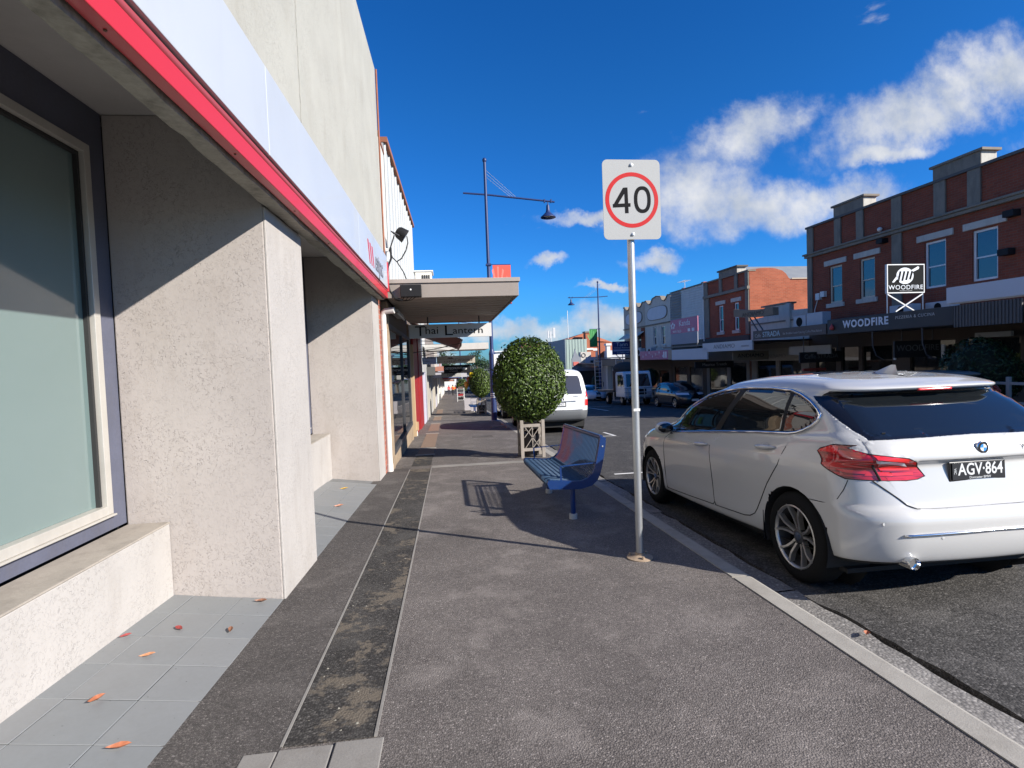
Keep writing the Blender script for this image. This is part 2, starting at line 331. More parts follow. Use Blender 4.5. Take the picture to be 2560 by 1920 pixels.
# ------------------------------------------------------------------ setting: ground, road, kerbs, footpaths
FB, FR = -0.8, 1.65             # the bank front and the far row stand at slightly different angles to the kerb
XR = 14.75; FZ = -.20          # the far side lies a little lower
def xr(y, xl=XR): return xl*1.0004 - 0.0288*y
CONC = mat('worn_concrete', (.22,.205,.185), .9, .22, 3, .18, 150, .4, 120, .004, dirt=.35)
CONC_P = mat('pale_concrete', (.30,.28,.245), .9, .2, 3, .15, 150, .4, 120, .004, dirt=.3)
CHANNEL = asphalt('channel_concrete', (.20,.188,.175), (.30,.283,.26), scale=60, big=.15)
ASP = asphalt('footpath_asphalt', (.118,.103,.094), (.215,.190,.172), scale=130, big=.42)
ASPD = asphalt('shopside_asphalt', (.070,.062,.057), (.150,.134,.122), scale=135)
ROADM = asphalt('road_asphalt', (.036,.034,.032), (.118,.111,.104), scale=82, big=.22)
GRAV = asphalt('gravel_strip_asphalt', (.030,.027,.025), (.095,.088,.079), scale=95, tan=(.135,.112,.085), big=.3)
ASPF = asphalt('far_footpath_asphalt', (.112,.098,.09), (.215,.192,.175), scale=110, big=.25)
me = MB(); n = 24
yy = [-40, 0, 150, 170, 190, 300, 900, 3000]
for i in range(len(yy)-1):
    za, zb = [(-SL*min(y, 150) - .45 - (0 if y < 150 else SL*20*(1-math.exp(-(y-150)/20)))) for y in yy[i:i+2]]
    me.add([(-1500, yy[i], za), (1500, yy[i], za), (1500, yy[i+1], zb), (-1500, yy[i+1], zb)], [(0,1,2,3)])
struct(me.build('ground', mat('distant_ground', (.10,.105,.08), .95, .3, .02, .1, 1)))
# road: ragged left edge where the seal meets the channel
me = MB(); r2 = random.Random(3); ys_ = [-14 + .14*i for i in range(240)] + [20 + 5*i for i in range(27)] + [150]
xs = [2.365 + (r2.uniform(-.012, .03) + .014*math.sin(y*3.1) if -2 < y < 16 else .005) for y in ys_]
L = [(x, y, gz(y)-.13) for x, y in zip(xs, ys_)]; Rr = [(xr(y), y, gz(y)-.13+FZ) for y in ys_]; k = len(ys_)
mid = [((x*.6+xr(y)*.4), y, gz(y)-.12) for x, y in zip(xs, ys_)]
me.add(L+mid+Rr, [(i, k+i, k+i+1, i+1) for i in range(k-1)] + [(k+i, 2*k+i, 2*k+i+1, k+i+1) for i in range(k-1)])
me.add([(x, y, z-.1) for x, y, z in L] + L, [(i, k+i, k+i+1, i+1) for i in range(k-1)])
me.add([(-14, 150, gz(150)-.11), (30, 150, gz(150)-.11), (30, 175, gz(165)-.11), (-14, 175, gz(165)-.11)], [(0,1,2,3)])
struct(me.build('road', ROADM, smooth='all'))
# left kerb and channel
kerb = bpy.data.objects.new('kerb', None); COL.objects.link(kerb); struct(kerb); chan = bpy.data.objects.new('channel', None); COL.objects.link(chan); struct(chan)
y = -3.0; j = 0
while y < 150:
    l = (2.35 if j % 2 else 2.05) if y < 30 else 15; y1 = min(y + l, 150); g = .010
    prof = [(1.886, -.14), (2.045, -.14), (2.045, -.118), (2.032, -.02), (2.018, -.002), (1.996, .006), (1.886, .006)]
    m = MB(); m.add([(px, yy_, gz(yy_)+pz) for yy_ in (y+g, y1-g) for px, pz in prof], [tuple(range(7))[::-1], tuple(range(7, 14))] + [(i, (i+1) % 7, 7+(i+1) % 7, 7+i) for i in range(7)])
    m.build('kerbstone', CONC_P, kerb)
    m = MB(); nn = 14 if y < 16 else 2; pts = [y + g + (y1-y-2*g)*i/(nn-1) for i in range(nn)]
    ed = [2.345 + (r2.uniform(-.03, .012) if y < 16 else 0) for _ in pts]
    a = [(2.046, p, gz(p)-.118) for p in pts]; b = [(2.2, p, gz(p)-.128) for p in pts]; c = [(e, p, gz(p)-.124) for e, p in zip(ed, pts)]; d = [(e, p, gz(p)-.2) for e, p in zip(ed, pts)]
    m.add(a+b+c+d, [(i+q*nn, i+1+q*nn, i+1+(q+1)*nn, i+(q+1)*nn) for q in range(3) for i in range(nn-1)]); m.build('channel_slab', CHANNEL, chan)
    y = y1; j += 1
# far kerb and far footpath
m = MB(); m.add([(xr(y, xl), y, gz(y)+h) for y in (-40, 150) for xl, h in ((XR-.3, -.126+FZ), (XR, -.126+FZ), (XR+.02, FZ), (XR+.16, .004+FZ))], [(0,1,5,4),(1,2,6,5),(2,3,7,6)])
struct(m.build('kerb_far', CONC))
m = MB(); m.add([(xr(y, xl), y, gz(y)+h) for y in (-40, 150) for xl, h in ((XR+.16, FZ), (22, .02+FZ))], [(0,1,3,2)]); struct(m.build('footpath_far', ASPF))
# near footpath
m = MB()
for a, b in ((-4, 30), (30, 150)): m.sbox(-1.35, 1.884, a, b, -.2, 0)
struct(m.build('footpath', ASP))
m = MB(); m.sbox(-1.3, -.705, -4, 9.55, .001, .005); struct(m.build('shop_side_paving', ASPD))
m = MB(); m.sbox(-.70, -.353, 2.16, 9.35, .001, .004); struct(m.build('gravel_strip', GRAV))
e = bpy.data.objects.new('strip_edging', None); COL.objects.link(e); struct(e)
for x0, x1 in ((-.352, -.340), (-.714, -.703)): MB().sbox(x0, x1, 2.16, 9.35, .001, .008).build('edging', CONC, e)
e = bpy.data.objects.new('concrete_slabs', None); COL.objects.link(e); struct(e)
for x0, x1, y0, y1 in ((-.84, -.715, 1.2, 2.13), (-.71, -.505, 1.2, 2.135), (-.497, -.31, 1.2, 2.145)): MB().sbox(x0, x1, y0, y1, .001, .009).build('slab', CONC, e, bevel=.006)
m = MB(); m.sbox(-.35, 1.884, 9.42, 9.66, .001, .005); struct(m.build('concrete_band', CONC))
m = MB(); m.sbox(-1.2, 1.884, 9.66, 150, .001, .0045); struct(m.build('footpath_far_section', ASPF))
BRP = mat('brown_pavers', (.20,.135,.095), .9, .25, 8, .3, 90, .4, 60)
e = bpy.data.objects.new('drain_covers', None); COL.objects.link(e); struct(e)
for y0, y1, mt_ in ((9.7, 11.2, GRAV), (11.3, 12.4, BRP), (12.7, 16.4, BRP), (17.5, 21, BRP), (23, 26, BRP), (29, 34, BRP)):
    MB().sbox(-.70, -.36, y0, y1, .005, .009).build('drain_cover', mt_, e)
    MB().sbox(-.73, -.33, y1+.02, y1+.16, .005, .012).build('drain_cover', CONC_P, e)
for x0, y0 in ((.15, 26.5), (.6, 14.4)): MB().sbox(x0, x0+.55, y0, y0+.5, .005, .01).build('pit_cover', ASPD, e)
# concrete build-out of the kerb by the blue lamp
m = MB(); m.sbox(1.35, 1.885, 17.6, 17.8, .005, .05); m.sbox(1.80, 1.885, 17.0, 19.0, .006, .05); struct(m.build('kerb_build_out', CONC_P))
# painted road markings
WHT = mat('road_paint', (.62,.61,.58), .8, .2, 6, .25, 90)
e = bpy.data.objects.new('road_markings', None); COL.objects.link(e); struct(e)
def rmark(x0, x1, y0, y1): 
    def h(x, y):
        a = 2.365; b = xr(y); mm = a*.6+b*.4
        return gz(y) + (-.13 + .01*(x-a)/(mm-a) if x < mm else -.12 + (FZ-.01)*(x-mm)/(b-mm)) + .006
    MB().add([(x0,y0,h(x0,y0)),(x1,y0,h(x1,y0)),(x1,y1,h(x1,y1)),(x0,y1,h(x0,y1))], [(0,1,2,3)]).build('marking', WHT, e)
rmark(3.25, 4.5, 14.2, 14.28); rmark(4.42, 4.5, 14.28, 15.3); rmark(2.6, 4.4, 8.35, 8.43); rmark(4.40, 4.48, 7.9, 8.9)
for y in (26.7, 38, 50, 62): rmark(8.0, 8.12, y, y+4.2)
for y in (32.2, 44): rmark(8.2, 9.9, y, y+.12)
# ------------------------------------------------------------------ the bank on the left (frame FB)
STU = stucco('bank_render', (.365,.328,.302), 1.0, .3)
STUW = stucco('bank_render_front', (.37,.346,.322), .6, .28, 55)
ROUGHCAST = stucco('parapet_roughcast', (.345,.338,.302), .5, .2, 90)
BEAMM = mat('stained_concrete', (.30,.275,.23), .95, .35, 3, .25, 30, .6, 25, .012, dirt=.7, dcol=(.07,.06,.045))
SOFF = mat('painted_soffit', (.42,.40,.385), .8, .12, 1.5, .05, 60, dirt=.12)
RED = paint('red_sign_metal', (.46,.022,.032), .45, .15)
REDD = paint('dark_red_channel', (.30,.05,.06), .5, .1)  # red darkened to paint in the shade below the sign panel
SIGNG = mat('pale_grey_sign_face', (.41,.435,.465), .4, .03, 1.2, .01, 60, coat=.25, dirt=.14, dcol=(.30,.30,.29))
BLUEW = mat('slate_blue_timber', (.085,.090,.125), .6, .18, 5, .12, 60, .25, 40, dirt=.2)
ALU = mat('satin_aluminium', (.50,.475,.43), .42, .08, 4, .04, 80, metal=.35, dirt=.15)
TEAL = NT('green_tinted_window'); TEAL.set(col=TEAL.mix(TEAL.noise(.7, 4, .5), (.115,.165,.158), (.15,.205,.20)), rough=.12, spec=.8, coat=1.0, crough=.015); TEAL = TEAL.m
TILEM = [mat('grey_tile_%d' % i, c, .5, .10, 5, .06, 50, .05, 60, dirt=.1, dcol=(.12,.11,.1), spots=.8) for i, c in enumerate([(.188,.194,.195), (.194,.199,.199), (.182,.190,.192)])]
bank = thing('bank_building', 'pale rendered bank with piers, red band and long pale grey sign fascia', 'bank', (-1.9, 5.0, gz(5)), FB)
def pier(y0, y1):
    p = MB().box(-2.168, -1.215, y0, y1, gz(y1)-.2, 3.05).build('pier', STU, bank, bevel=.008)
    MB().box(-1.215, -1.2, y0+.002, y1-.002, gz(y1)-.2, 2.468).build('render_face', STUW, p, bevel=.004)
pier(3.736, 4.57); pier(8.34, 9.0)
for y0, y1, zt in ((-2.5, 3.73, .425), (4.575, 8.335, .42)):
    w = MB().box(-2.15, -1.905, y0, y1, gz(y1)-.3, zt-.012).build('sill_wall', STUW, bank, bevel=.006)
    MB().box(-2.165, -1.9, y0, y1, zt-.012, zt).build('sill_cap', mat('worn_sill', (.30,.265,.225), .85, .2, 4, .12, 70, .3, 60, dirt=.35), w, bevel=.006)
for y0, y1, zb in ((-2.5, 3.734, .437), (4.572, 8.338, .432)):
    s = MB(); s.box(-2.26, -2.17, y1-.145, y1, zb, 3.05); s.box(-2.26, -2.17, y0, y1-.145, 2.80, 3.05); s.box(-2.26, -2.17, y0, y1-.145, zb, zb+.10); s.box(-2.26, -2.17, y0, y0+.145, zb+.10, 2.80)
    s = s.build('window_surround', BLUEW, bank)
    a, b, c, d = y0+.15, y1-.147, zb+.102, 2.798
    f = MB(); f.box(-2.235, -2.155, b-.055, b, c, d); f.box(-2.235, -2.155, a, b-.055, d-.055, d); f.box(-2.235, -2.155, a, b-.055, c, c+.055); f.box(-2.235, -2.155, a, a+.055, c+.055, d-.055); f.box(-2.175, -2.135, a, b, c-.012, c-.001)
    f = f.build('window_frame', ALU, s, bevel=.003)
    f2 = MB(); e_ = .057; f2.box(-2.225, -2.185, b-e_-.02, b-e_, c+e_, d-e_); f2.box(-2.225, -2.185, a+e_, b-e_-.02, d-e_-.02, d-e_)
    f2.build('window_gasket', mat('black_gasket', (.02,.02,.02), .7), s)
    MB().box(-2.222, -2.21, a+.056, b-.056, c+.056, d-.056).build('glass', TEAL, s)
MB().box(-2.3, -1.2, -2.5, 9.0, 3.052, 3.12).build('soffit', SOFF, bank)
m = MB(); prof = [(-1.198, 2.475), (-1.10, 2.47), (-1.10, 3.2), (-1.198, 3.2)]
ys_ = [-2.5 + .12*i for i in range(96)]; ys_[-1] = 8.98; q = random.Random(5)
pts = [[(px + q.uniform(-.006, .006)*(pz < 3), y, pz + q.uniform(-.006, .004)*(pz < 3)) for px, pz in prof] for y in ys_]
m.add([p for r_ in pts for p in r_], [(i*4+k, i*4+(k+1) % 4, (i+1)*4+(k+1) % 4, (i+1)*4+k) for i in range(len(ys_)-1) for k in range(4)] + [(0,1,2,3), tuple(len(ys_)*4-4+k for k in (3,2,1,0))])
m.build('concrete_beam', BEAMM, bank)
fas = MB().box(-1.088, -1.03, -2.5, 8.93, 2.49, 2.588).build('red_band', RED, bank, bevel=.004)
m = MB()
for y in np.arange(-2.2, 8.9, 1.02): m.lathe([(.006, 2.486), (.006, 2.491)], (-1.06, float(y), 0), 'z', 8)
m.build('rivets', mat('rust_rivet', (.12,.05,.03), .8), fas)
m = MB(); m.tube([(-1.052, -2.5, 2.612), (-1.052, 8.86, 2.612)], .022, 10); m.build('red_gutter', REDD, fas, smooth=True)
for y0, y1 in ((-2.5, .28), (.284, 3.30), (3.304, 6.30), (6.304, 8.862)): MB().box(-1.079, -1.015, y0, y1, 2.637, 3.145).build('sign_panel', SIGNG, fas, bevel=.004)
MB().box(-1.079, -1.002, 8.866, 8.935, 2.59, 3.06).build('red_end_cap', RED, fas, bevel=.004)
# lettering on the sign: three slanted red strokes then the name
m = MB()
for k in range(3):
    a = 6.90 + k*.165; sl = .09
    m.prism([(a, 2.985-.012*k), (a+.075, 2.985-.012*k), (a+.080+sl, 2.705), (a+.03+sl, 2.705)], -1.015, -1.011, 'x')
m.build('red_w_emblem', RED, fas)
text('estpac', .40, (-1.011, 7.50, 2.83), (0, 1, 0), (0, 0, 1), mat('slate_lettering', (.16,.165,.20), .6), fas, align='LEFT', sx=.74)
# upper wall in two roughcast panels with a ragged joint
def upanel(y0, y1):
    m = MB(); z = [3.05 + .06*i for i in range(52)]; z[-1] = 6.13; q = random.Random(9)
    je = [q.uniform(-.008, .008) for _ in z]
    a = [(-1.08, y0 + (je[i] if y0 > 0 else 0), z[i]) for i in range(len(z))]; b = [(-1.08, y1 + (je[i]*.8 if y1 < 8 else 0), z[i]) for i in range(len(z))]
    a2 = [(-1.3, p[1], p[2]) for p in a]; b2 = [(-1.3, p[1], p[2]) for p in b]; k = len(z)
    m.add(a+b+a2+b2, [(i, k+i, k+i+1, i+1) for i in range(k-1)] + [(i, i+1, 2*k+i+1, 2*k+i) for i in range(k-1)] + [(k+i, 3*k+i, 3*k+i+1, k+i+1) for i in range(k-1)] + [(k-1, 2*k-1, 4*k-1, 3*k-1)])
    m.build('wall_panel', ROUGHCAST, bank)
upanel(-2.5, 4.285); upanel(4.31, 8.95)
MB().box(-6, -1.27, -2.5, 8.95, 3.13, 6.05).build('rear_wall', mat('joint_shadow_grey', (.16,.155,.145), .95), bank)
MB().box(-6, -2.27, -2.5, 8.95, -.6, 3.12).build('inner_wall', mat('dark_interior', (.03,.03,.03), .9), bank)
MB().tube([(-1.06, 8.955, 6.12), (-1.06, 8.965, 2.6)], .016, 6).build('rusty_flashing', mat('rust', (.24,.09,.05), .9, .4, 6, .2), bank)
# tiled apron in front: grey tiles laid to a fall
ap = MB(); ap.add([(x, y, gz(y)+h) for y in (-2.5, 8.36) for x, h in ((-1.215, -.008), (-1.95, .085))] + [(x, y, gz(y)+h-.1) for y in (-2.5, 8.36) for x, h in ((-1.215, -.0), (-1.95, .085))], [(0,1,3,2),(0,2,6,4)])
apron = thing('tiled_apron', None, None, (-1.5, 3, gz(3)), FB); struct(apron)
ap.build('grout_bed', mat('tile_grout', (.145,.147,.145), .95, .3, 8, .2, 60), apron)
cols = [(-1.213, -1.478), (-1.481, -1.782), (-1.785, -1.92)]; T = .3055; q = random.Random(11); meshes = []
def tz(x, y): return gz(y) + .004 + .124*(-1.2 - x)
for ci, (xa, xb) in enumerate(cols):
    for i in range(-13, 21):
        y0 = 2.235 + T*i + .0018; y1 = y0 + T - .0036
        if y1 > 8.34 or y0 < -2: continue
        if xb > -2 and 3.72 < y1 and y0 < 4.58 and True:
            if xa < -1.19: 
                if y0 < 3.734 and y1 > 3.74: y1 = 3.734
                elif y0 < 4.575 < y1: y0 = 4.575
                elif 3.734 <= y0 and y1 <= 4.575: continue
        dz = q.uniform(-.0012, .0012); b = .002
        vs = [(x, y, tz(x, y)+dz - d) for d, sx_, in ((0, b), (.003, 0)) for x, y in ((xa-sx_, y0+sx_), (xb+sx_, y0+sx_), (xb+sx_, y1-sx_), (xa-sx_, y1-sx_))]
        MB().add(vs, [(0,1,2,3)] + [(k, 4+k, 4+(k+1) % 4, (k+1) % 4) for k in range(4)]).build('tile', TILEM[q.randrange(3)], apron)
# fallen leaves on the apron, one stray by the kerb
def leaf(label, x, y, h, rz, col, curl, size=.05, k_=.74, name='fallen_leaf', ang=FB):
    size *= k_
    pts = [(-.5, 0), (-.25, .2), (.05, .26), (.35, .15), (.55, 0), (.35, -.15), (.05, -.26), (-.25, -.2)]
    vs = [(0, 0, .004)]; 
    for a, b in pts: vs.append((a*size*1.7, b*size*1.7, .003 + curl*size*(abs(b)*1.6 + abs(a)*.5)))
    vs += [(-.72*size*1.7, .02*size, .004+curl*size*.5)]
    m = MB(); m.add(vs, [(0, i, i % 8 + 1) for i in range(1, 9)] + [(1, 9, 2)])
    z = (tz(x, y) if h is None else h); o = m.build(name, mat('leaf_' + '%d_%d' % (col[0]*100, col[1]*100), col, .6, .3, 30, .2, 80), None)
    a = R(ang); o.location = (x*math.cos(a)-y*math.sin(a), x*math.sin(a)+y*math.cos(a), z+.002); o.rotation_euler = (q.uniform(-.15,.15), q.uniform(-.15,.15), rz)
    tag(o, label, 'leaf', 'fallen leaves'); return o
ORA, BRO, REDL, YEL = (.33,.11,.05), (.20,.09,.05), (.27,.045,.04), (.48,.29,.05)
leaf('broad orange fallen leaf nearest the camera, close to the asphalt edge of the grey tiles', -1.37, 2.22, None, .5, ORA, .5, .055)
leaf('dull orange fallen leaf standing on edge in the middle of the near grey tiles', -1.64, 2.53, None, 1.2, ORA, .9, .052)
leaf('pale orange fallen leaf on the joint between tiles near the low wall', -1.64, 2.93, None, .2, (.50,.22,.11), .5, .05)
leaf('small red fallen leaf lying in the middle row of grey tiles', -1.64, 3.24, None, 2.6, REDL, .7, .045)
leaf('crimson fallen leaf tucked against the foot of the low white wall', -1.86, 3.13, None, .9, REDL, .8, .04)
leaf('little rust coloured leaf on the outer row of grey tiles', -1.36, 3.24, None, 1.8, BRO, .9, .042)
leaf('curled brown leaf at the foot of the near rendered pier', -1.33, 3.66, None, .1, BRO, 1.0, .05)
leaf('bright yellow leaf on the tiles beyond the near pier', -1.57, 7.55, None, .4, YEL, .6, .07)
leaf('dry pink brown leaf on the tiles just past the near pier', -1.42, 6.5, None, .2, (.42,.2,.13), .8, .07)
leaf('orange leaf caught at the broken edge of the kerb channel', 2.30, 2.75, gz(2.75)-.117, .8, ORA, .9, .05, ang=0)
# loose pale stones in the gravel strip
e = tag(bpy.data.objects.new('loose_stones', None), None, None); COL.objects.link(e); struct(e)
STO = mat('pale_stone', (.20,.185,.15), .9, .2, 30)
q = random.Random(21)
for i in range(30):
    y = 2.2 + q.random()**1.7*6.5; x = q.uniform(-.67, -.38); s = q.uniform(.003, .008)
    MB().add([(x+s*q.uniform(.6, 1.3)*math.cos(k*1.257), y+s*q.uniform(.6, 1.3)*math.sin(k*1.257), gz(y)+.004) for k in range(5)] + [(x+q.uniform(-.3, .3)*s, y+q.uniform(-.3, .3)*s, gz(y)+.004+s*q.uniform(.4, .8))], [(k, (k+1) % 5, 5) for k in range(5)]).build('stone', STO, e)
# ------------------------------------------------------------------ left-hand shops beyond the bank
BRK = brickmat('red_brick_strip', (.36,.12,.075), (.26,.085,.06), ax='y')
PVC = mat('white_pvc', (.58,.56,.53), .4, .06, 5, .03, 60, dirt=.1)
TIMB = mat('weathered_timber', (.27,.20,.13), .85, .35, 3, .25, 25, .5, 30, dirt=.45)
TAN = mat('tan_paint', (.40,.28,.16), .7, .15, 4)
BEIGE = mat('beige_canopy_metal', (.24,.205,.178), .6, .07, 2, .03, 60, dirt=.12)
BEIGEL = mat('light_beige_trim', (.30,.26,.228), .6, .06, 2)
SOFB = mat('soffit_board_paint', (.28,.24,.205), .7, .10, 3, .05, 40, dirt=.12)
BLK = mat('black_plastic', (.012,.012,.013), .6, .1, 5, spec=.2)
SHOPGL = glassmat('shop_window_glass', (.012,.015,.017), .015, .9, 0, .0)
CLADW = mat('white_ribbed_steel', (.36,.375,.37), .55, .06, 2, .03, 50, dirt=.15, dcol=(.3,.2,.14))
RUST = mat('rust', (.24,.09,.05), .9, .4, 6, .2)
DKMET = mat('dark_metal', (.05,.05,.055), .5, .1)
WHITE = mat('white_paint', (.62,.62,.60), .55, .08, 3, .03, 60, dirt=.08)
GREYP = mat('grey_paint', (.33,.33,.33), .6, .1, 3)
# white downpipe between bank and shop
pv = thing('downpipe', 'white plastic downpipe with elbow at the end of the bank', 'pipe', (-1.03, 9.27, gz(9.27)))
MB().tube([(-1.035, 9.27, gz(9.27)+.10), (-1.035, 9.27, 2.20), (-1.032, 9.268, 2.25), (-1.015, 9.262, 2.295), (-.985, 9.25, 2.318), (-.84, 9.22, 2.325)], .052, 14).build('pipe', PVC, pv, smooth=True)
MB().tube([(-1.035, 9.27, gz(9.27)-.02), (-1.035, 9.27, gz(9.27)+.13)], .060, 14).build('socket', PVC, pv, smooth=True)
MB().tube([(-1.035, 9.27, 2.0), (-1.035, 9.27, 2.012)], .058, 14).build('pipe_clip', PVC, pv)
# Thai restaurant shop
th = thing('restaurant_shop', 'shop with ribbed white upper wall, beige awning box and large street window', 'shop', (-1.5, 12, gz(12)))
MB().box(-1.5, -1.075, 9.03, 9.42, gz(9.4)-.2, 2.50).build('brick_pier', BRK, th)
for y0, y1 in ((9.46, 9.74), (14.68, 14.95)):
    MB().box(-1.25, -.985, y0, y1, gz(y1)-.1, 2.5).build('timber_post', TIMB, th, bevel=.01)
q = random.Random(4)
for k in range(6):
    y0 = 9.75 + k*.82; MB().box(-1.06, -1.0 + q.uniform(-.004, .004), y0+.004, y0+.815, gz(y0+.8)-.1, -.19-.012*k).build('base_panel', TIMB, th, bevel=.004)
f = MB(); f.box(-1.05, -.975, 9.76, 14.66, -.19, -.10); f.box(-1.05, -.985, 9.76, 9.83, -.10, 2.07); f.box(-1.05, -.985, 14.6, 14.67, -.10, 2.07); f.box(-1.05, -.985, 12.42, 12.47, -.1, 2.07); f.box(-1.05, -.985, 9.76, 14.66, 2.07, 2.15)
wf = f.build('window_frame', DKMET, th)
for y0, y1 in ((9.83, 12.42), (12.47, 14.6)): MB().box(-1.03, -1.018, y0, y1, -.10, 2.07).build('glass', SHOPGL, wf)
MB().box(-1.25, -1.04, 9.76, 18.3, 2.16, 2.62).build('lintel_wall', mat('brown_lintel', (.12,.09,.07), .8), th)
MB().box(-1.6, -1.25, 14.95, 15.7, gz(15.7), 2.5).build('recessed_door', mat('dark_door', (.05,.04,.035), .5), th)
MB().box(-5.8, -1.26, 9.05, 18.3, gz(18.3)-.2, 5.0).build('inner_wall', mat('dark_interior', (.03,.03,.03), .9), th)
# ribbed upper wall
n = 12; y0_, y1_ = 9.98, 18.3
def ztop(y): return 5.40 + (y-9.98)*.0675
for k in range(n):
    a = y0_ + (y1_-y0_)*k/n; w = (y1_-y0_)/n; prof = [(0, 0), (.04, 0), (.07, .028), (.12, .028), (.15, 0), (.36, 0), (.375, .010), (.40, .010), (.415, 0), (w-.008, 0)]
    m = MB(); vs = []; 
    for py, px in prof: vs += [(-.965+px, a+py, 2.76), (-.965+px, a+py, ztop(a+py))]
    m.add(vs, [(2*i, 2*i+2, 2*i+3, 2*i+1) for i in range(len(prof)-1)]); m.build('cladding_sheet', CLADW, th)
MB().box(-1.12, -.975, 9.045, 9.97, 2.76, 5.16).build('end_return', mat('grey_render', (.50,.48,.44), .9, .15, 3, .1, 60, .3, 60, dirt=.3), th)
MB().add([(-1.14, 9.97, 5.48), (-.90, 9.97, 5.48), (-.90, 18.32, 6.04), (-1.14, 18.32, 6.04), (-1.14, 9.97, 5.39), (-.90, 9.97, 5.39), (-.90, 18.32, 5.95), (-1.14, 18.32, 5.95)], [(0,1,2,3),(7,6,5,4),(0,4,5,1),(1,5,6,2),(2,6,7,3)]).build('capping', RUST, th)
MB().box(-1.14, -.96, 9.03, 9.98, 5.165, 5.20).build('capping', RUST, th)
MB().box(-1.3, -.97, 9.98, 18.3, 2.7, 5.38).build('upper_wall', GREYP, th)
# awning box over the footpath
can = MB(); can.box(-.93, 1.25, 9.10, 9.135, 2.51, 2.745); can.box(1.215, 1.25, 9.135, 14.72, 2.51, 2.745); can.box(-.93, 1.215, 14.69, 14.72, 2.51, 2.745)
can = can.build('awning_fascia', BEIGE, th, bevel=.004)
m = MB(); m.box(-.95, 1.275, 9.075, 9.15, 2.748, 2.815); m.box(1.2, 1.275, 9.15, 14.74, 2.748, 2.815); m.build('cap_flashing', BEIGEL, can, bevel=.004)
MB().box(-.95, 1.21, 9.13, 14.7, 2.69, 2.74).build('awning_roof', GREYP, can)
nb = 13
for k in range(nb):
    a = 9.14 + (14.68-9.14)*k/nb; w = (14.68-9.14)/nb
    MB().add([(x, y, z) for x in (-.95, 1.21) for y, z in ((a+.03, 2.556), (a+.034, 2.530), (a+w-.034, 2.530), (a+w-.03, 2.556))], [(0,1,5,4),(1,2,6,5),(2,3,7,6)]).build('soffit_board', SOFB, can)
MB().box(-.95, 1.21, 9.14, 14.68, 2.557, 2.57).build('soffit_backing', DKMET, can)
m = MB(); m.tube([(-.86, 10.2, 2.36), (-.86, 11.6, 2.36)], .018, 8); m.build('tube_light', WHITE, th)
m = MB(); m.box(-1.0, -.86, 10.15, 11.65, 2.385, 2.44); m.build('light_batten', GREYP, th)
# hanging sign
hsn = thing('hanging_sign', 'pale hanging sign lettered Thai Lantern under the beige awning', 'sign', (.1, 13.03, 2.03))
MB().box(-.86, 1.09, 13.0, 13.06, 2.03, 2.352).build('sign_board', mat('pale_sign_board', (.56,.55,.53), .5, .06, 2), hsn, bevel=.004)
for x in (-.42, .80): MB().box(x-.015, x+.015, 13.02, 13.04, 2.353, 2.534).build('hanger', DKMET, hsn)
text('T', .34, (-.60, 12.997, 2.185), (1,0,0), (0,0,1), BLK, hsn, sx=1.25); text('hai', .25, (-.33, 12.997, 2.20), (1,0,0), (0,0,1), BLK, hsn, sx=1.15)
text('L', .34, (.06, 12.997, 2.185), (1,0,0), (0,0,1), BLK, hsn, sx=1.35); text('antern', .23, (.53, 12.997, 2.185), (1,0,0), (0,0,1), BLK, hsn, sx=1.22)
# floodlight, junction box and cables
fl = thing('floodlight', 'black round-backed floodlight on a bracket on the ribbed white wall', 'floodlight', (-.95, 9.7, 3.3))
m = MB(); c = Vector((-.70, 9.62, 3.68)); ax = Vector((.82, .15, -.55)).normalized(); e1 = ax.cross(Vector((0,0,1))).normalized(); e2 = ax.cross(e1)
vs = []; prof = [(-.10, .02), (-.09, .07), (-.05, .10), (.05, .115), (.07, .12), (.085, .12)]
for d, r_ in prof: vs += [c + ax*d + (e1*math.cos(2*math.pi*k/16)*1.25 + e2*math.sin(2*math.pi*k/16))*r_ for k in range(16)]
m.add(vs, [(i*16+k, i*16+(k+1) % 16, (i+1)*16+(k+1) % 16, (i+1)*16+k) for i in range(len(prof)-1) for k in range(16)] + [tuple(range(16))]); m.build('lamp_head', BLK, fl, smooth=True)
m = MB(); m.add([c + ax*.08 + (e1*math.cos(2*math.pi*k/16)*1.25 + e2*math.sin(2*math.pi*k/16))*.112 for k in range(16)], [tuple(range(16))]); m.build('lens', mat('lamp_lens', (.35,.36,.36), .15), fl)
m = MB(); m.tube([(-.97, 9.66, 3.30), (-.88, 9.66, 3.50), (-.82, 9.63, 3.66)], .012, 6); m.tube([(-.86, 9.5, 3.7), (-.72, 9.48, 3.62)], .01, 6); m.tube([(-.86, 9.5, 3.7), (-.82, 9.63, 3.68)], .01, 6); m.build('bracket', DKMET, fl)
MB().box(-.97, -.93, 9.55, 9.75, 3.2, 3.42).build('mount_plate', WHITE, fl)
jb = thing('junction_box', 'black cable box fixed to the end of the beige awning', 'electrical box', (-.54, 9.07, 2.51))
MB().box(-.71, -.37, 8.985, 9.098, 2.515, 2.71).build('box', BLK, jb, bevel=.008)
MB().lathe([(.014, 8.978), (.014, 8.986)], (-.54, 0, 2.63), 'y', 12).build('white_dot', WHITE, jb)
for k, d in enumerate((0, .07, .14, .2)): MB().tube([(-.66+d, 9.05, 2.52), (-.68+d*.7, 9.06, 2.47), (-.74+d*.5, 9.1, 2.46), (-.82+d*.3, 9.14, 2.49)], .006, 5).build('lead', BLK, jb)
cb = thing('cable_bundle', 'black cables looping down the wall from floodlight to box', 'cable', (-.9, 9.5, 2.5))
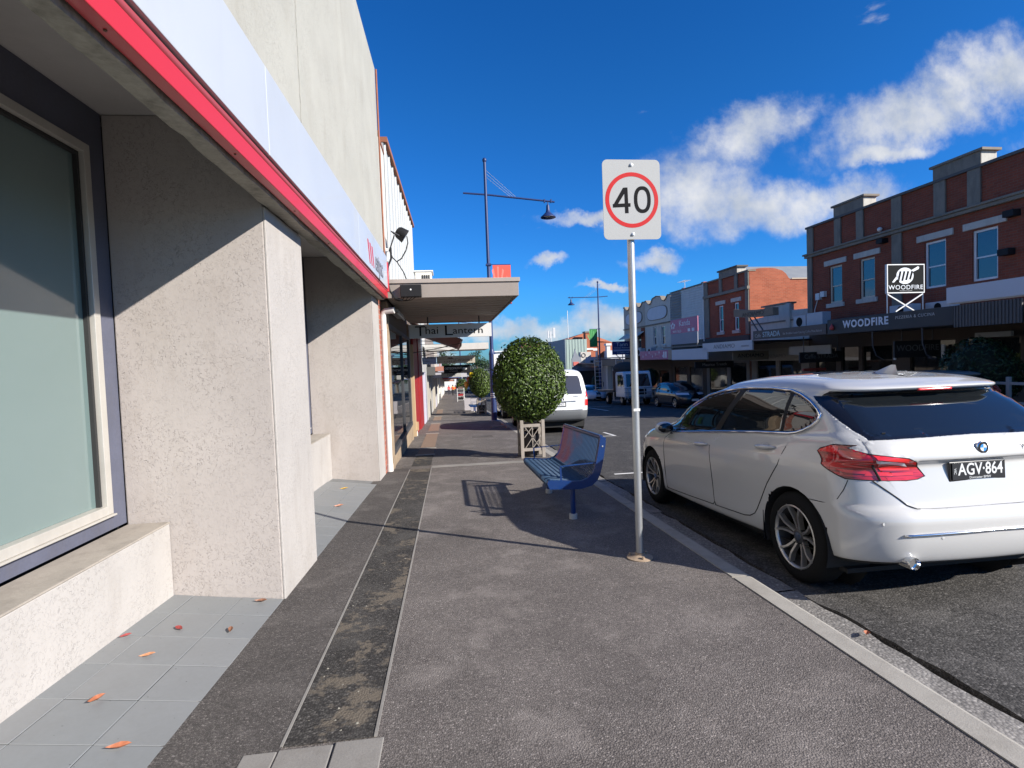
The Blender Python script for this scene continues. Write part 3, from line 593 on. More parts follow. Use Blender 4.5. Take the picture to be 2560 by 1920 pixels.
MB().tube([(-.60, 9.55, 3.62), (-.585, 9.5, 3.5), (-.62, 9.46, 3.36), (-.70, 9.44, 3.22), (-.78, 9.44, 3.17), (-.85, 9.46, 3.24), (-.90, 9.5, 3.38)], .011, 6).build('cable', BLK, cb, smooth=True)
MB().tube([(-.88, 9.5, 3.42), (-.86, 9.3, 3.2), (-.90, 9.06, 3.0), (-.915, 9.03, 2.8), (-.88, 9.02, 2.62), (-.80, 9.03, 2.50), (-.68, 9.05, 2.47)], .017, 6).build('cable', BLK, cb, smooth=True)
MB().tube([(-.78, 9.45, 3.17), (-.70, 9.8, 3.05), (-.66, 10.2, 2.92), (-.62, 10.5, 2.83)], .010, 6).build('cable', BLK, cb, smooth=True)
ac = thing('air_conditioner', 'beige air conditioner with dark slots on the awning roof', 'air conditioner', (-.47, 13, 2.75))
MB().box(-.66, -.28, 12.9, 13.5, 2.76, 3.58).build('casing', mat('ac_beige', (.60,.57,.50), .6), ac, bevel=.01)
for k in range(4): MB().box(-.50+k*.05, -.475+k*.05, 12.885, 12.9, 3.36, 3.5).build('slot', BLK, ac)
MB().box(-.7, -.24, 12.88, 13.52, 3.582, 3.61).build('lid', WHITE, ac)

# generic narrow shop front facing the street (x = front plane)
def lshop(name, label, y0, y1, base, posts, ztop_, parts=()):
    t = thing(name, label, 'shop', (-1.4, (y0+y1)/2, gz((y0+y1)/2)))
    MB().box(-5, -1.05, y0+.02, y1-.02, gz(y1)-.2, ztop_).build('wall', base, t)
    for (a, b, x, m_, zt) in posts: MB().box(-1.06, x, a, b, gz(b)-.05, zt).build('post', m_, t, bevel=.006)
    for (a, b, z0, z1, m_, nm) in parts: MB().box(-1.06, -1.03, a, b, z0, z1).build(nm, m_, t)
    return t
REDW = mat('red_shopfront_paint', (.25,.010,.012), .5, .1, 3, .05, 50, dirt=.1)
LIL = mat('pale_lilac_poster', (.44,.42,.49), .6, .08, 3)
CREAM = mat('cream_paint', (.40,.37,.31), .7, .12, 3, .05, 60, dirt=.2)
t = lshop('red_shop', 'narrow red painted shopfront next to the restaurant window', 15.72, 21.0, mat('dark_interior', (.03,.03,.03), .9), [(15.74, 15.98, -.96, TAN, 2.0), (16.3, 18.4, -.985, REDW, 2.4), (18.4, 20.7, -.95, REDW, 2.4)], 4.4, [(16.0, 16.28, gz(16)+.1, 2.0, SHOPGL, 'side_pane')])
MB().box(-.97, -.90, 15.80, 15.97, gz(16)+.18, gz(16)+.42).build('meter_box', TAN, t)
MB().tube([(-.945, 15.9, gz(16)), (-.945, 15.9, gz(16)+.18)], .015, 6).build('conduit', WHITE, t)
aw = thing('folding_awning', 'brown striped folding-arm awning sloping out over the footpath', 'awning', (-.9, 20, 2.4))
BRN = mat('brown_canvas', (.11,.065,.055), .85, .2, 6, .12, 60)
m = MB(); m.add([(-.95, 15.1, 2.60), (.42, 15.1, 2.09), (.42, 21.0, 1.98), (-.95, 21.0, 2.49), (-.95, 15.1, 2.58), (.42, 15.1, 2.07), (.42, 21.0, 1.96), (-.95, 21.0, 2.47)], [(0,1,2,3),(7,6,5,4),(0,4,5,1),(1,5,6,2),(2,6,7,3),(3,7,4,0)]); m.build('canvas', BRN, aw)
for k in range(24):
    y = 15.12 + k*.24; MB().add([(.425, y, 2.03), (.425, y+.23, 2.03), (.425, y+.23, 1.90-.02*(k % 2)), (.425, y, 1.90-.02*(k % 2))], [(0,1,2,3)]).build('valance', BRN, aw)
m = MB(); m.tube([(.43, 15.08, 2.05), (.43, 21.02, 1.97)], .03, 8); m.build('front_bar', mat('awning_bar', (.32,.22,.19), .5), aw)
for y in (15.5, 20.6): MB().tube([(-.94, y, 1.75), (-.2, y, 1.86), (.40, y, 1.98)], .014, 6).build('arm', DKMET, aw)
m = MB()
q = random.Random(2)
for k in range(9): 
    z = 1.55 + .09*k; m.tube([(-.9, 17.9 + q.uniform(0, 2), z), (-.2, 18.5 + q.uniform(0, 2), z + q.uniform(-.12, .12)), (.35, 19 + q.uniform(0, 1.5), z - q.uniform(0, .15))], .006, 4)
m.build('wire_rack', DKMET, aw)
t = lshop('poster_shop', 'shopfront with pale lilac poster panel and grey posts', 21.05, 26.9, mat('grey_wall_paint', (.42,.42,.40), .8, .15), [(21.1, 23.2, -.93, LIL, 1.1), (23.3, 23.7, -.90, GREYP, 1.5), (24.2, 24.6, -.92, CREAM, 1.7), (25.6, 26.2, -.90, CREAM, 1.7)], 5.0, [(23.7, 24.2, gz(24)+.5, 1.2, SHOPGL, 'pane'), (24.6, 25.6, gz(25)+.5, 1.2, SHOPGL, 'pane')])
MB().box(-.95, -.55, 24.2, 24.75, .93, 1.30).build('wall_unit', mat('dark_slatted_unit', (.08,.08,.075), .7), t)
MB().box(-.95, -.42, 21.3, 22.6, 1.42, 1.68).build('blue_box_light', mat('pale_blue_box', (.35,.47,.58), .4), t)
c3 = MB(); c3.box(-.95, 1.86, 24.0, 26.8, 2.02, 2.30); c3.build('awning_box', mat('off_white_fascia', (.48,.455,.41), .6, .06, 1.5, dirt=.1), t)
def lcanopy(t, y0, y1, x1, zb, zt, mt_, txt=None, tm=None, size=.2, sy=0):
    m = MB(); m.box(-.98, x1, y0, y0+.05, zb, zt); m.box(x1-.05, x1, y0+.05, y1, zb-SL*(y1-y0)*0, zt); m.box(-.98, x1-.05, y0+.05, y1, zt-.08, zt-.02); o = m.build('awning_fascia', mt_, t)
    if txt: text(txt, size, ((x1-.75)/2, y0-.004, (zb+zt)/2+sy), (1,0,0), (0,0,1), tm or BLK, t, sx=1.1)
    return o
t = lshop('ceramics_shop', 'shop with low beige awning box lettered in dark script', 26.95, 35, mat('brown_wall', (.20,.17,.15), .8, .2), [(27.0, 27.5, -.93, mat('grey_post', (.20,.205,.21), .7), 1.5), (28.0, 29.6, -.92, CREAM, .8), (31, 31.8, -.92, GREYP, .8), (33, 33.8, -.92, CREAM, .8)], 4.2, [(29.6, 31, gz(30)+.4, .8, SHOPGL, 'pane'), (31.8, 33, gz(32)+.4, .8, SHOPGL, 'pane')])
lcanopy(t, 27.0, 34.8, 1.39, 1.43, 1.80, mat('tan_fascia', (.40,.36,.29), .7, .1, 2, dirt=.2))
text('KAREN', .13, (.12, 26.99, 1.52), (1,0,0), (0,0,1), mat('brown_lettering', (.10,.06,.04), .6), t, space=1.5); text('Ceramics', .24, (.80, 26.99, 1.60), (1,0,0), (0,0,1), mat('brown_lettering', (.10,.06,.04), .6), t, shear=.35)
MB().prism([(-.05, 1.64), (.06, 1.69), (.10, 1.75), (.16, 1.70), (.24, 1.75), (.28, 1.68), (.36, 1.64)], 26.985, 26.996, 'y').build('emblem', mat('brown_lettering', (.10,.06,.04), .6), t)
os_ = thing('osteopathy_sign', 'black hanging sign lettered Osteopathy under the beige awning', 'sign', (.5, 28, .92))
MB().box(-.19, 1.18, 28.0, 28.06, .92, 1.34).build('sign_board', BLK, os_)
text('OSTEOPATHY', .155, (.30, 27.995, 1.17), (1,0,0), (0,0,1), WHITE, os_, sx=.92, bold=.002); text('& MASSAGE', .08, (.32, 27.995, 1.03), (1,0,0), (0,0,1), GREYP, os_)
MB().box(.78, 1.0, 27.99, 28.0, 1.10, 1.20).build('white_plate', WHITE, os_)
for x in (0, 1.0): MB().box(x, x+.03, 28.01, 28.04, 1.341, 1.45).build('hanger', WHITE, os_)
t = lshop('grey_awning_shop', 'distant shop with shallow grey awning past the black hanging sign', 35.05, 45, mat('brown_wall', (.20,.17,.15), .8, .2), [(36, 37.2, -.88, CREAM, .4), (39, 40, -.88, LIL, .4), (42, 43, -.85, GREYP, .4)], 3.2)
for k, (yy, c_, tx) in enumerate(((30.5, 'dim_white_board', 'HAIR'), (33.2, 'dim_blue_board', 'SHOES'), (38.5, 'dim_red_board', 'SALE'))):
    h_ = thing('hanging_sign', ['small white hanging sign under the far beige awning', 'small blue hanging sign deeper under the far awnings', 'small red hanging sign under the shallow grey awning'][k], 'sign', (.2, yy, gz(yy)+2.0))
    MB().box(-.35, .75, yy, yy+.05, gz(yy)+1.95, gz(yy)+2.22).build('sign_board', mat(c_, [(.36,.36,.34), (.06,.09,.2), (.3,.04,.035)][k], .7), h_); text(tx, .2, (.2, yy-.004, gz(yy)+2.08), (1,0,0), (0,0,1), [BLK, WHITE, WHITE][k], h_)
    for x_ in (-.2, .6): MB().box(x_, x_+.02, yy+.02, yy+.03, gz(yy)+2.22, gz(yy)+2.5).build('hanger', DKMET, h_)
lcanopy(t, 36.0, 44.9, 1.27, .52, .76, mat('grey_fascia', (.40,.385,.39), .7, .1, 2), 'Thrifty', mat('blue_lettering', (.10,.13,.25), .6), .16)
q = random.Random(8); LM = [CREAM, GREYP, mat('brick_paint', (.30,.13,.09), .8), mat('mauve_wall', (.40,.36,.40), .8), WHITE]
for k in range(7):
    y0 = 45.1 + k*14; y1 = y0 + 13.9
    nm = ['cream', 'grey', 'brick red', 'mauve', 'white', 'pale cream', 'stone grey'][k]
    t = lshop('distant_shop', 'far %s shop number %s in the left-hand row past the grey awning' % (nm, ['one', 'two', 'three', 'four', 'five', 'six', 'seven'][k]), y0, y1, LM[k % 5], [(y0+2, y0+3, -.88, WHITE, gz(y0)+2.6), (y0+6, y0+7, -.88, CREAM, gz(y0)+2.6)], gz(y0)+5.0+q.uniform(-.4, .8))
    m = MB(); m.box(-1.0, 1.2, y0+.1, y1-.1, gz(y0)+2.75-.1*(k % 2), gz(y0)+3.1); m.build('awning_box', LM[(k+2) % 5], t)
# ------------------------------------------------------------------ the far side of the street (frame FR, front walls on x = 18, awnings to x = 14.9)
BRW = brickmat('dark_red_brick', (.235,.060,.034), (.180,.048,.029), (.15,.095,.07), 'x', dirt=.18)
BRS = brickmat('orange_side_brick', (.36,.105,.055), (.29,.08,.042), (.26,.15,.10), 'y', dirt=.06)
CEM = mat('grey_cement_trim', (.20,.172,.138), .9, .3, 2.5, .15, 40, .4, 40, dirt=.4, dcol=(.06,.055,.05))
CEML = mat('pale_stone_lintel', (.46,.43,.38), .85, .18, 3, .1, 50, .3, 50, dirt=.25)
SKYGL = glassmat('upper_window_glass', (.02,.028,.04), .02, 1.0)
DARKGL = glassmat('shopfront_glass', (.010,.012,.012), .03, .6)
INT = mat('dark_interior', (.03,.03,.03), .9)
DKF = mat('charcoal_fascia', (.018,.018,.019), .55, .15, 2, .05, 60)
CORR = mat('weathered_corrugated', (.085,.082,.08), .7, .3, 2, .15, 30, dirt=.4)
CREAMW = mat('cream_render', (.50,.47,.42), .85, .15, 2, .08, 50, .25, 50, dirt=.2)
def wallh(m, x0, x1, y0, y1, z0, z1, holes):
    ys = sorted({y0, y1, *[h[0] for h in holes], *[h[1] for h in holes]})
    for a, b in zip(ys, ys[1:]):
        hs_ = sorted([h for h in holes if h[0] <= a+1e-6 and h[1] >= b-1e-6], key=lambda h: h[2]); z = z0
        for h in hs_: m.box(x0, x1, a, b, z, h[2]); z = h[3]
        m.box(x0, x1, a, b, z, z1)
    return m
def rwin(t, y0, y1, z0, z1, fm, x=18.0, sill=True, lint=True, gl=None):
    f = MB(); e_ = .075; f.box(x+.06, x+.14, y0, y0+e_, z0, z1); f.box(x+.06, x+.14, y1-e_, y1, z0, z1); f.box(x+.06, x+.14, y0+e_, y1-e_, z1-e_, z1); f.box(x+.06, x+.14, y0+e_, y1-e_, z0, z0+e_); zm = (z0*.54+z1*.46); f.box(x+.08, x+.13, y0+e_, y1-e_, zm-.025, zm+.025)
    w = f.build('window_frame', fm, t)
    for a, b, d in ((zm+.025, z1-e_, .095), (z0+e_, zm-.025, .115)): MB().box(x+d, x+d+.012, y0+e_, y1-e_, a, b).build('pane', gl or SKYGL, w)
    if lint: MB().box(x-.05, x+.1, y0-.29, y1+.29, z1+.06, z1+.29).build('lintel', CEML, t, bevel=.01)
    if sill: MB().box(x-.08, x+.1, y0-.15, y1+.15, z0-.19, z0-.005).build('sill', CEML, t, bevel=.01)
# ---- two-storey corner pair with the pizzeria
w1 = thing('pizzeria_building', 'two-storey dark red brick shop with pizzeria awning and raised grey parapet blocks', 'building', (19, 19, gz(19)), FR)
wins = [(21.48, 22.23, 3.5, 5.15), (19.7, 20.48, 3.5, 5.15), (16.63, 17.46, 3.5, 5.17), (14.87, 15.70, 3.5, 5.17)]
m = MB(); wallh(m, 18.0, 18.35, 13.75, 23.6, 2.4, 7.18, wins); m.build('brick_wall', BRW, w1)
MB().box(18.35, 27, 13.75, 23.6, gz(23)-.2, 6.2).build('rear_block', brickmat('rear_brick', (.34,.12,.08), (.28,.10,.07), ax='y'), w1)
MB().box(18.2, 18.349, 13.8, 23.55, 2.4, 6.0).build('dark_rooms', INT, w1)
FW_ = [mat('cream_sash', (.50,.45,.36), .6, .1), mat('white_sash', (.66,.66,.66), .6, .06)]
for k, (a, b, c, d) in enumerate(wins): rwin(w1, a, b, c, d, FW_[0 if k < 2 else 1], sill=k < 2)
m = MB(); m.box(17.86, 18.0, 13.75, 23.72, 5.80, 5.92); m.box(17.80, 18.0, 13.75, 23.78, 5.921, 6.0); m.build('cornice', CEM, w1, bevel=.015)
m = MB(); m.box(17.9, 18.4, 13.72, 23.68, 7.18, 7.27); m.build('parapet_cap', mat('dark_capping', (.10,.095,.09), .9), w1)
for a, b in ((23.2, 23.62), (21.47, 21.85), (20.22, 20.6), (18.39, 18.83), (16.6, 17.04), (15.38, 15.82)):
    MB().box(17.93, 18.0, a, b, 6.0, 7.18).build('pilaster', CEM, w1, bevel=.01)
for a, b in ((23.3, 23.62), (18.39, 18.83)): MB().box(17.93, 18.0, a, b, 2.55, 5.8).build('pilaster', CEM, w1, bevel=.01)
for a, b in ((20.2, 21.87), (15.36, 17.06)):
    p = MB().box(17.96, 18.55, a, b, 7.27, 7.70).build('parapet_block', mat('cream_cement', (.44,.42,.37), .9, .2, 3, .1, 40, dirt=.35), w1, bevel=.01)
    MB().box(17.88, 18.62, a-.1, b+.1, 7.70, 7.78).build('block_cap', CEM, p)
    MB().box(17.94, 17.959, a, b, 7.27, 7.70).build('block_face', CEM, p)
for y, z, s in ((19.05, 5.55, .18), (14.2, 5.3, .2), (14.35, 4.15, .2)): MB().box(17.72, 18.0, y, y+s*1.6, z, z+s).build('wall_light', BLK, w1)
MB().ball((17.85, 19.28, 6.12), .09, .09, .09).build('white_lamp', WHITE, w1, smooth='all')
MB().box(17.85, 18.0, 22.72, 22.98, 3.75, 4.05).build('meter_box', WHITE, w1); MB().box(17.85, 18.0, 22.42, 22.66, 3.85, 4.1).build('meter_box', WHITE, w1)
MB().tube([(17.95, 22.95, 3.75), (17.95, 23.15, 3.3), (17.95, 23.15, 2.6)], .02, 5).build('conduit', WHITE, w1)
# awnings of the corner pair
aw1 = MB(); aw1.box(14.9, 14.98, 13.55, 18.56, 1.98, 2.54); aw1 = aw1.build('awning_fascia', DKF, w1, bevel=.02)
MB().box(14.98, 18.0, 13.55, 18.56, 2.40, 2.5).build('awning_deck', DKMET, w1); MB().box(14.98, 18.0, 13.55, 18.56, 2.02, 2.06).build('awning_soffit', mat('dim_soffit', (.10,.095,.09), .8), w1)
text('WOODFIRE', .36, (14.895, 16.77, 2.30), (0,-1,0), (0,0,1), mat('pale_lettering', (.62,.66,.72), .5), w1, sx=.93, space=1.18, bold=.012)
text('PIZZERIA & CUCINA', .135, (14.895, 14.82, 2.36), (0,-1,0), (0,0,1), mat('grey_lettering', (.42,.43,.42), .5), w1, sx=1.0, space=1.15)
MB().lathe([(.0, -.10), (.07, -.06), (.085, 0), (.05, .08), (0, .17)], (14.86, 18.27, 2.22), 'z', 10).build('flame_mark', mat('flame_red', (.45,.06,.05), .5), w1)
m = MB(); 
for k in range(40):
    y = 13.54 - k*.045; m.box(14.9 + .02*(k % 2), 14.96, y-.045, y, 1.92, 2.54)
m.build('corrugated_fascia', CORR, w1); MB().box(14.98, 18, 10.8, 13.54, 2.3, 2.4).build('awning_deck', DKMET, w1)
MB().box(14.86, 14.9, 10.8, 13.72, 2.62, 3.07).build('blank_sign_box', mat('blank_grey_sign', (.52,.53,.56), .5, .05), w1); MB().box(14.9, 15.2, 10.8, 13.72, 2.60, 3.05).build('sign_box_body', mat('blank_grey_sign', (.52,.53,.56), .5, .05), w1)
# shopfront under the awning
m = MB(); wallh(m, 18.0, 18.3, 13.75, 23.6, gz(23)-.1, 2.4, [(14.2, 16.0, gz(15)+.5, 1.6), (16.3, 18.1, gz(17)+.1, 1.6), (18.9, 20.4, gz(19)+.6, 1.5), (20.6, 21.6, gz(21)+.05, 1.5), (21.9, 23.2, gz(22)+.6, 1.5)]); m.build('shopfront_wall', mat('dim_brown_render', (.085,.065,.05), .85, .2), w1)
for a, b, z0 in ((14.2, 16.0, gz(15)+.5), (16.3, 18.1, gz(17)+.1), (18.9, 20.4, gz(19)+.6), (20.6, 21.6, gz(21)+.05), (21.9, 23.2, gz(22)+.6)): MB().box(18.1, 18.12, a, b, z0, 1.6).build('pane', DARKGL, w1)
for y in (14.6, 16.5): MB().tube([(14.95, y, 2.0), (14.96, y, 1.5), (15.05, y-.05, 1.15), (15.3, y-.1, 1.0)], .02, 8).build('awning_strut', DKMET, w1, smooth=True)
for x, y in ((16.9, 15.7), (16.9, 17.6)): MB().box(x, x+.05, y, y+.10, .95, 1.45).build('vertical_sign', WHITE, w1)
for y in (12.6, 12.95): MB().box(17.2, 17.22, y, y+.3, .15, .62).build('menu_board', mat('menu_grey', (.42,.44,.48), .5), w1)
for y0, y1, z in ((14.0, 15.1, 1.62), (11.0, 12.7, 1.66)): MB().box(17.4, 17.5, y0, y1, z, z+.16).build('light_strip', mat('dim_panel', (.30,.31,.30), .5), w1)
hs1 = thing('hanging_sign', 'dark hanging sign lettered Woodfire under the charcoal pizzeria awning', 'sign', (16.4, 16.3, 1.2), FR)
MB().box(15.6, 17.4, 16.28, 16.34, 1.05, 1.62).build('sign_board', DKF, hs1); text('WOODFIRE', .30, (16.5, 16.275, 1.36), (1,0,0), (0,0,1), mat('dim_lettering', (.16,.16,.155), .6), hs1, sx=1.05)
for x in (15.9, 17.1): MB().box(x, x+.03, 16.3, 16.33, 1.62, 2.02).build('hanger', DKMET, hs1)
# square billboard on the awning roof
bb = thing('pizzeria_billboard', 'square black and white pizzeria sign on a white frame on the awning roof', 'sign', (15.5, 15.3, 2.5), FR)
xb0, xb1, yb, zb0, zb1 = 14.45, 15.75, 15.32, 3.16, 4.02
MB().box(xb0, xb1, yb, yb+.06, zb0, zb1).build('sign_board', mat('black_sign_face', (.010,.011,.012), .8, spec=.1), bb)
f = MB(); 
for (a, b, c, d) in ((xb0-.03, xb0, zb0-.03, zb1+.03), (xb1, xb1+.03, zb0-.03, zb1+.03)): f.box(a, b, yb-.01, yb+.07, c, d)
f.box(xb0, xb1, yb-.01, yb+.07, zb1, zb1+.03); f.box(xb0, xb1, yb-.01, yb+.07, zb0-.03, zb0); f.build('sign_frame', WHITE, bb)
WL = mat('white_lettering', (.60,.63,.66), .5)
cxb, czb = (xb0+xb1)/2 - .03, 3.68
m = MB(); m.add([(cxb + .31*math.cos(2*math.pi*k/32), yb-.006, czb + .26*math.sin(2*math.pi*k/32)) for k in range(32)], [tuple(range(32))]); m.add([(cxb+.20, yb-.006, czb+.16), (cxb+.26, yb-.006, czb+.11), (cxb+.50, yb-.006, czb+.21), (cxb+.52, yb-.006, czb+.27), (cxb+.47, yb-.006, czb+.30), (cxb+.42, yb-.006, czb+.27)], [tuple(range(6))]); m.add([(cxb-.47, yb-.006, czb-.20), (cxb-.40, yb-.006, czb-.21), (cxb-.2, yb-.006, czb-.02), (cxb-.28, yb-.006, czb+.02)], [(0,1,2,3)]); m.build('emblem', WL, bb)
m = MB()
for k in range(4): m.prism([(cxb-.27+.14*k, czb-.17+.02*k), (cxb-.21+.14*k, czb-.18+.02*k), (cxb-.13+.14*k, czb+.14), (cxb-.19+.14*k, czb+.15)], yb-.013, yb-.008, 'y')
m.build('emblem_bars', mat('black_sign_face', (.010,.011,.012), .8, spec=.1), bb)
text('WOODFIRE', .20, ((xb0+xb1)/2, yb-.004, 3.31), (1,0,0), (0,0,1), WL, bb, sx=1.12, space=1.1); text('PIZZERIA & CUCINA', .05, ((xb0+xb1)/2, yb-.004, 3.205), (1,0,0), (0,0,1), GREYP, bb)
for a, b in (((xb0, yb+.03, zb0), (xb0, yb+.03, 2.5)), ((xb1, yb+.03, zb0), (xb1, yb+.03, 2.5)), ((xb0, yb+.03, zb0-.05), (xb1-.3, yb+.03, 2.55)), ((xb1, yb+.03, zb0-.05), (xb0+.3, yb+.03, 2.55))): MB().bar(a, b, .035, .035).build('frame_leg', WHITE, bb)
for y0, x0 in ((15.9, 15.9), (15.0, 16.4)):
    t = thing('rooftop_unit', 'grey air conditioner on the awning roof %s the pizzeria billboard' % ('behind' if y0 > 15.5 else 'right of'), 'air conditioner', (x0, y0, 2.5), FR)
    MB().box(x0, x0+.35, y0, y0+.9, 2.52, 2.85).build('casing', mat('ac_grey', (.38,.40,.43), .5), t, bevel=.02); MB().lathe([(.0, x0-.002), (.13, x0-.002)], (0, y0+.45, 2.68), 'x', 16).build('fan', BLK, t)
# ---- single-storey cafe
ca = thing('cafe_building', 'single-storey cream cafe with brown awning between the two brick buildings', 'building', (19, 26, gz(26)), FR)
m = MB(); m.prism([(23.62, 2.0), (28.4, 2.0), (28.4, 3.27), (27.2, 3.33), (27.2, 3.6), (27.05, 3.84), (25.1, 3.84), (25.1, 3.5), (23.62, 3.44)], 18.0, 18.3, 'x'); m.build('parapet_wall', CREAMW, ca)
m = MB(); m.box(17.92, 18.38, 25.0, 27.3, 3.84, 3.92); m.build('parapet_cap', CEM, ca); MB().box(17.95, 18.0, 23.62, 28.4, 2.95, 3.03).build('cornice', CEM, ca); MB().box(17.9, 18.0, 24.9, 25.2, 2.4, 3.84).build('pilaster', CREAMW, ca)
MB().box(18.3, 27, 23.62, 28.4, gz(28)-.2, 3.1).build('rear_block', GREYP, ca)
MB().box(14.9, 14.97, 18.62, 23.33, 2.01, 2.41).build('awning_fascia', mat('brown_fascia', (.075,.058,.05), .6, .15), ca); MB().box(14.97, 18, 18.62, 23.33, 2.3, 2.38).build('awning_deck', DKMET, ca)
text('Caffe', .23, (14.895, 22.95, 2.17), (0,-1,0), (0,0,1), GREYP, ca, sx=.95); text('STRADA', .33, (14.895, 21.98, 2.2), (0,-1,0), (0,0,1), mat('blue_grey_lettering', (.38,.52,.58), .5), ca, sx=1.0); text('Est. Breakfast Lunch Catering Coffee Pizza Bakery', .125, (14.895, 20.0, 2.17), (0,-1,0), (0,0,1), GREYP, ca, sx=.92)
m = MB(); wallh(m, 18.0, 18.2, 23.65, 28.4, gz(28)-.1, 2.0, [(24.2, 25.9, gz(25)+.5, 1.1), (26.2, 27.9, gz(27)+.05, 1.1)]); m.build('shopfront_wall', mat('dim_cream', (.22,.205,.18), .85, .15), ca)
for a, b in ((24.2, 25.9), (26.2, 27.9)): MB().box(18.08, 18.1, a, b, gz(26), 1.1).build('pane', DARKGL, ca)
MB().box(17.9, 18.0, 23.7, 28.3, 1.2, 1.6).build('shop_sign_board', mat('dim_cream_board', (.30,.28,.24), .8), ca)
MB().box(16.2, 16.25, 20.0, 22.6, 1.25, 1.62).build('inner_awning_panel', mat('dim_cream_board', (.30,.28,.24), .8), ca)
hs2 = thing('hanging_sign', 'black hanging sign with cafe name under the brown awning', 'sign', (16.4, 20.8, 1.0), FR)
MB().box(15.4, 17.4, 20.8, 20.86, .9, 1.35).build('sign_board', DKF, hs2); text('Caffe STRADA', .26, (16.4, 20.795, 1.15), (1,0,0), (0,0,1), mat('dim_lettering', (.16,.16,.155), .6), hs2)
for x in (15.6, 17.2): MB().box(x, x+.03, 20.82, 20.85, 1.35, 2.0).build('hanger', DKMET, hs2)
MB().box(16.4, 17.5, 21.9, 22.0, .5, .62).build('red_awning_edge', mat('dull_red', (.35,.06,.045), .6), ca)
t = thing('rooftop_unit', 'white air conditioner with round fan on the cafe awning roof', 'air conditioner', (16.3, 21.5, 2.4), FR)
MB().box(16.0, 16.4, 20.2, 21.15, 2.42, 3.0).build('casing', mat('ac_grey', (.38,.40,.43), .5), t, bevel=.02); MB().box(16.0, 16.4, 21.2, 22.0, 2.42, 2.95).build('casing', mat('ac_grey', (.38,.40,.43), .5), t, bevel=.02); MB().lathe([(0, 15.99), (.2, 15.99)], (0, 21.6, 2.68), 'x', 18).build('fan', BLK, t)
# curved sign on a strut above the cafe
rs = thing('roof_sign', 'old curved tan sign box on struts above the cafe awning', 'sign', (16, 25, 3.0), FR)
m = MB(); m.add([(x, y, z) for x in (15.9, 16.2) for y, z in ((26.6, 3.34), (25.6, 3.22), (24.6, 3.16), (23.3, 3.14), (23.3, 3.5), (23.7, 3.55), (24.0, 3.5), (24.6, 3.52), (25.6, 3.60), (26.6, 3.74))], [tuple(range(10)), tuple(range(10, 20))[::-1]] + [(i, (i+1) % 10, 10+(i+1) % 10, 10+i) for i in range(10)]); m.build('sign_box', mat('faded_tan_sign', (.22,.17,.12), .85, .2, 3), rs)
text('ANDIAMO', .3, (15.89, 24.9, 3.34), (0,-1,0), (0,0,1), mat('faded_lettering', (.10,.08,.06), .8), rs, sx=1.3)
for y in (25.4, 25.0): MB().bar((16.05, y, 3.2), (15.2, y-2.0, 2.4), .05, .05).build('strut', DKMET, rs)
# ---- second brick building with the sunlit side wall
an = thing('brick_building', 'two-storey red brick shop with sunlit orange brick side wall and metal roof', 'building', (19, 31, gz(31)), FR)
wins = [(31.27, 31.81, 2.8, 4.42), (29.56, 30.05, 2.8, 4.42)]
m = MB(); wallh(m, 18.0, 18.35, 28.47, 33.48, 2.0, 6.04, wins); m.build('brick_wall', brickmat('red_front_brick', (.30,.072,.038), (.24,.057,.032), (.18,.11,.08), 'x', dirt=.15), an)
MB().box(18.2, 18.35, 28.6, 33.4, 2.0, 5.5).build('dark_rooms', INT, an)
for k, (a, b, c, d) in enumerate(wins): rwin(an, a, b, c, d, FW_[1])
m = MB(); prof = [(18.0, gz(28)-.3), (30, gz(28)-.3), (30, 5.55), (20.6, 5.55), (20.45, 5.62), (20.3, 5.85), (20.05, 6.05), (19.6, 6.18), (19.0, 6.22), (18.0, 6.14)]
m.prism(prof, 28.452, 28.60, 'y'); m.build('side_wall', BRS, an)
m = MB(); m.add([(19.2, 28.62, 5.5), (30, 28.62, 5.5), (30, 31.2, 6.75), (19.2, 31.2, 6.75)], [(0,1,2,3)])
for k in range(30): m.box(19.3+k*.36, 19.33+k*.36, 28.63, 28.64, 5.5, 5.51)
m.build('roof', mat('grey_roof_sheet', (.22,.23,.23), .5, .15, 2), an)
MB().box(20.6, 30, 28.40, 28.452, 5.55, 5.62).build('gutter', mat('tan_gutter', (.36,.28,.2), .6), an)
MB().box(24.5, 24.85, 31.1, 31.45, 6.5, 7.05).build('chimney', BRS, an)
m = MB(); m.box(17.84, 18.0, 28.42, 33.5, 5.05, 5.22); m.box(17.9, 18.4, 28.42, 33.5, 6.04, 6.13); m.build('cornice', CEM, an)
for a, b in ((33.05, 33.48), (31.3, 31.62), (29.58, 29.9), (28.47, 28.8)): MB().box(17.93, 18.0, a, b, 5.22, 6.04).build('pilaster', CEM, an)
MB().box(17.93, 18.0, 32.9, 33.48, 2.5, 5.05).build('pilaster', CEM, an)
MB().box(17.93, 18.0, 28.47, 28.8, 2.5, 5.05).build('pilaster', CEM, an)
p = MB().box(17.95, 18.5, 29.57, 31.6, 6.13, 6.48).build('parapet_block', mat('cream_cement', (.44,.42,.37), .9, .2, 3, .1, 40, dirt=.35), an); MB().box(17.86, 18.58, 29.45, 31.7, 6.48, 6.57).build('block_cap', mat('dark_capping', (.10,.095,.09), .9), p); MB().box(17.93, 17.949, 29.57, 31.6, 6.13, 6.48).build('block_face', CEM, p)
MB().box(17.9, 18.0, 28.47, 33.48, 2.05, 2.45).build('dark_band', mat('stained_band', (.07,.065,.06), .9), an)
MB().box(14.9, 14.98, 23.44, 28.1, 1.55, 2.02).build('awning_fascia', mat('pale_grey_fascia', (.50,.51,.52), .6, .08), an); MB().box(14.98, 18, 23.44, 33.4, 1.9, 1.98).build('awning_deck', DKMET, an)
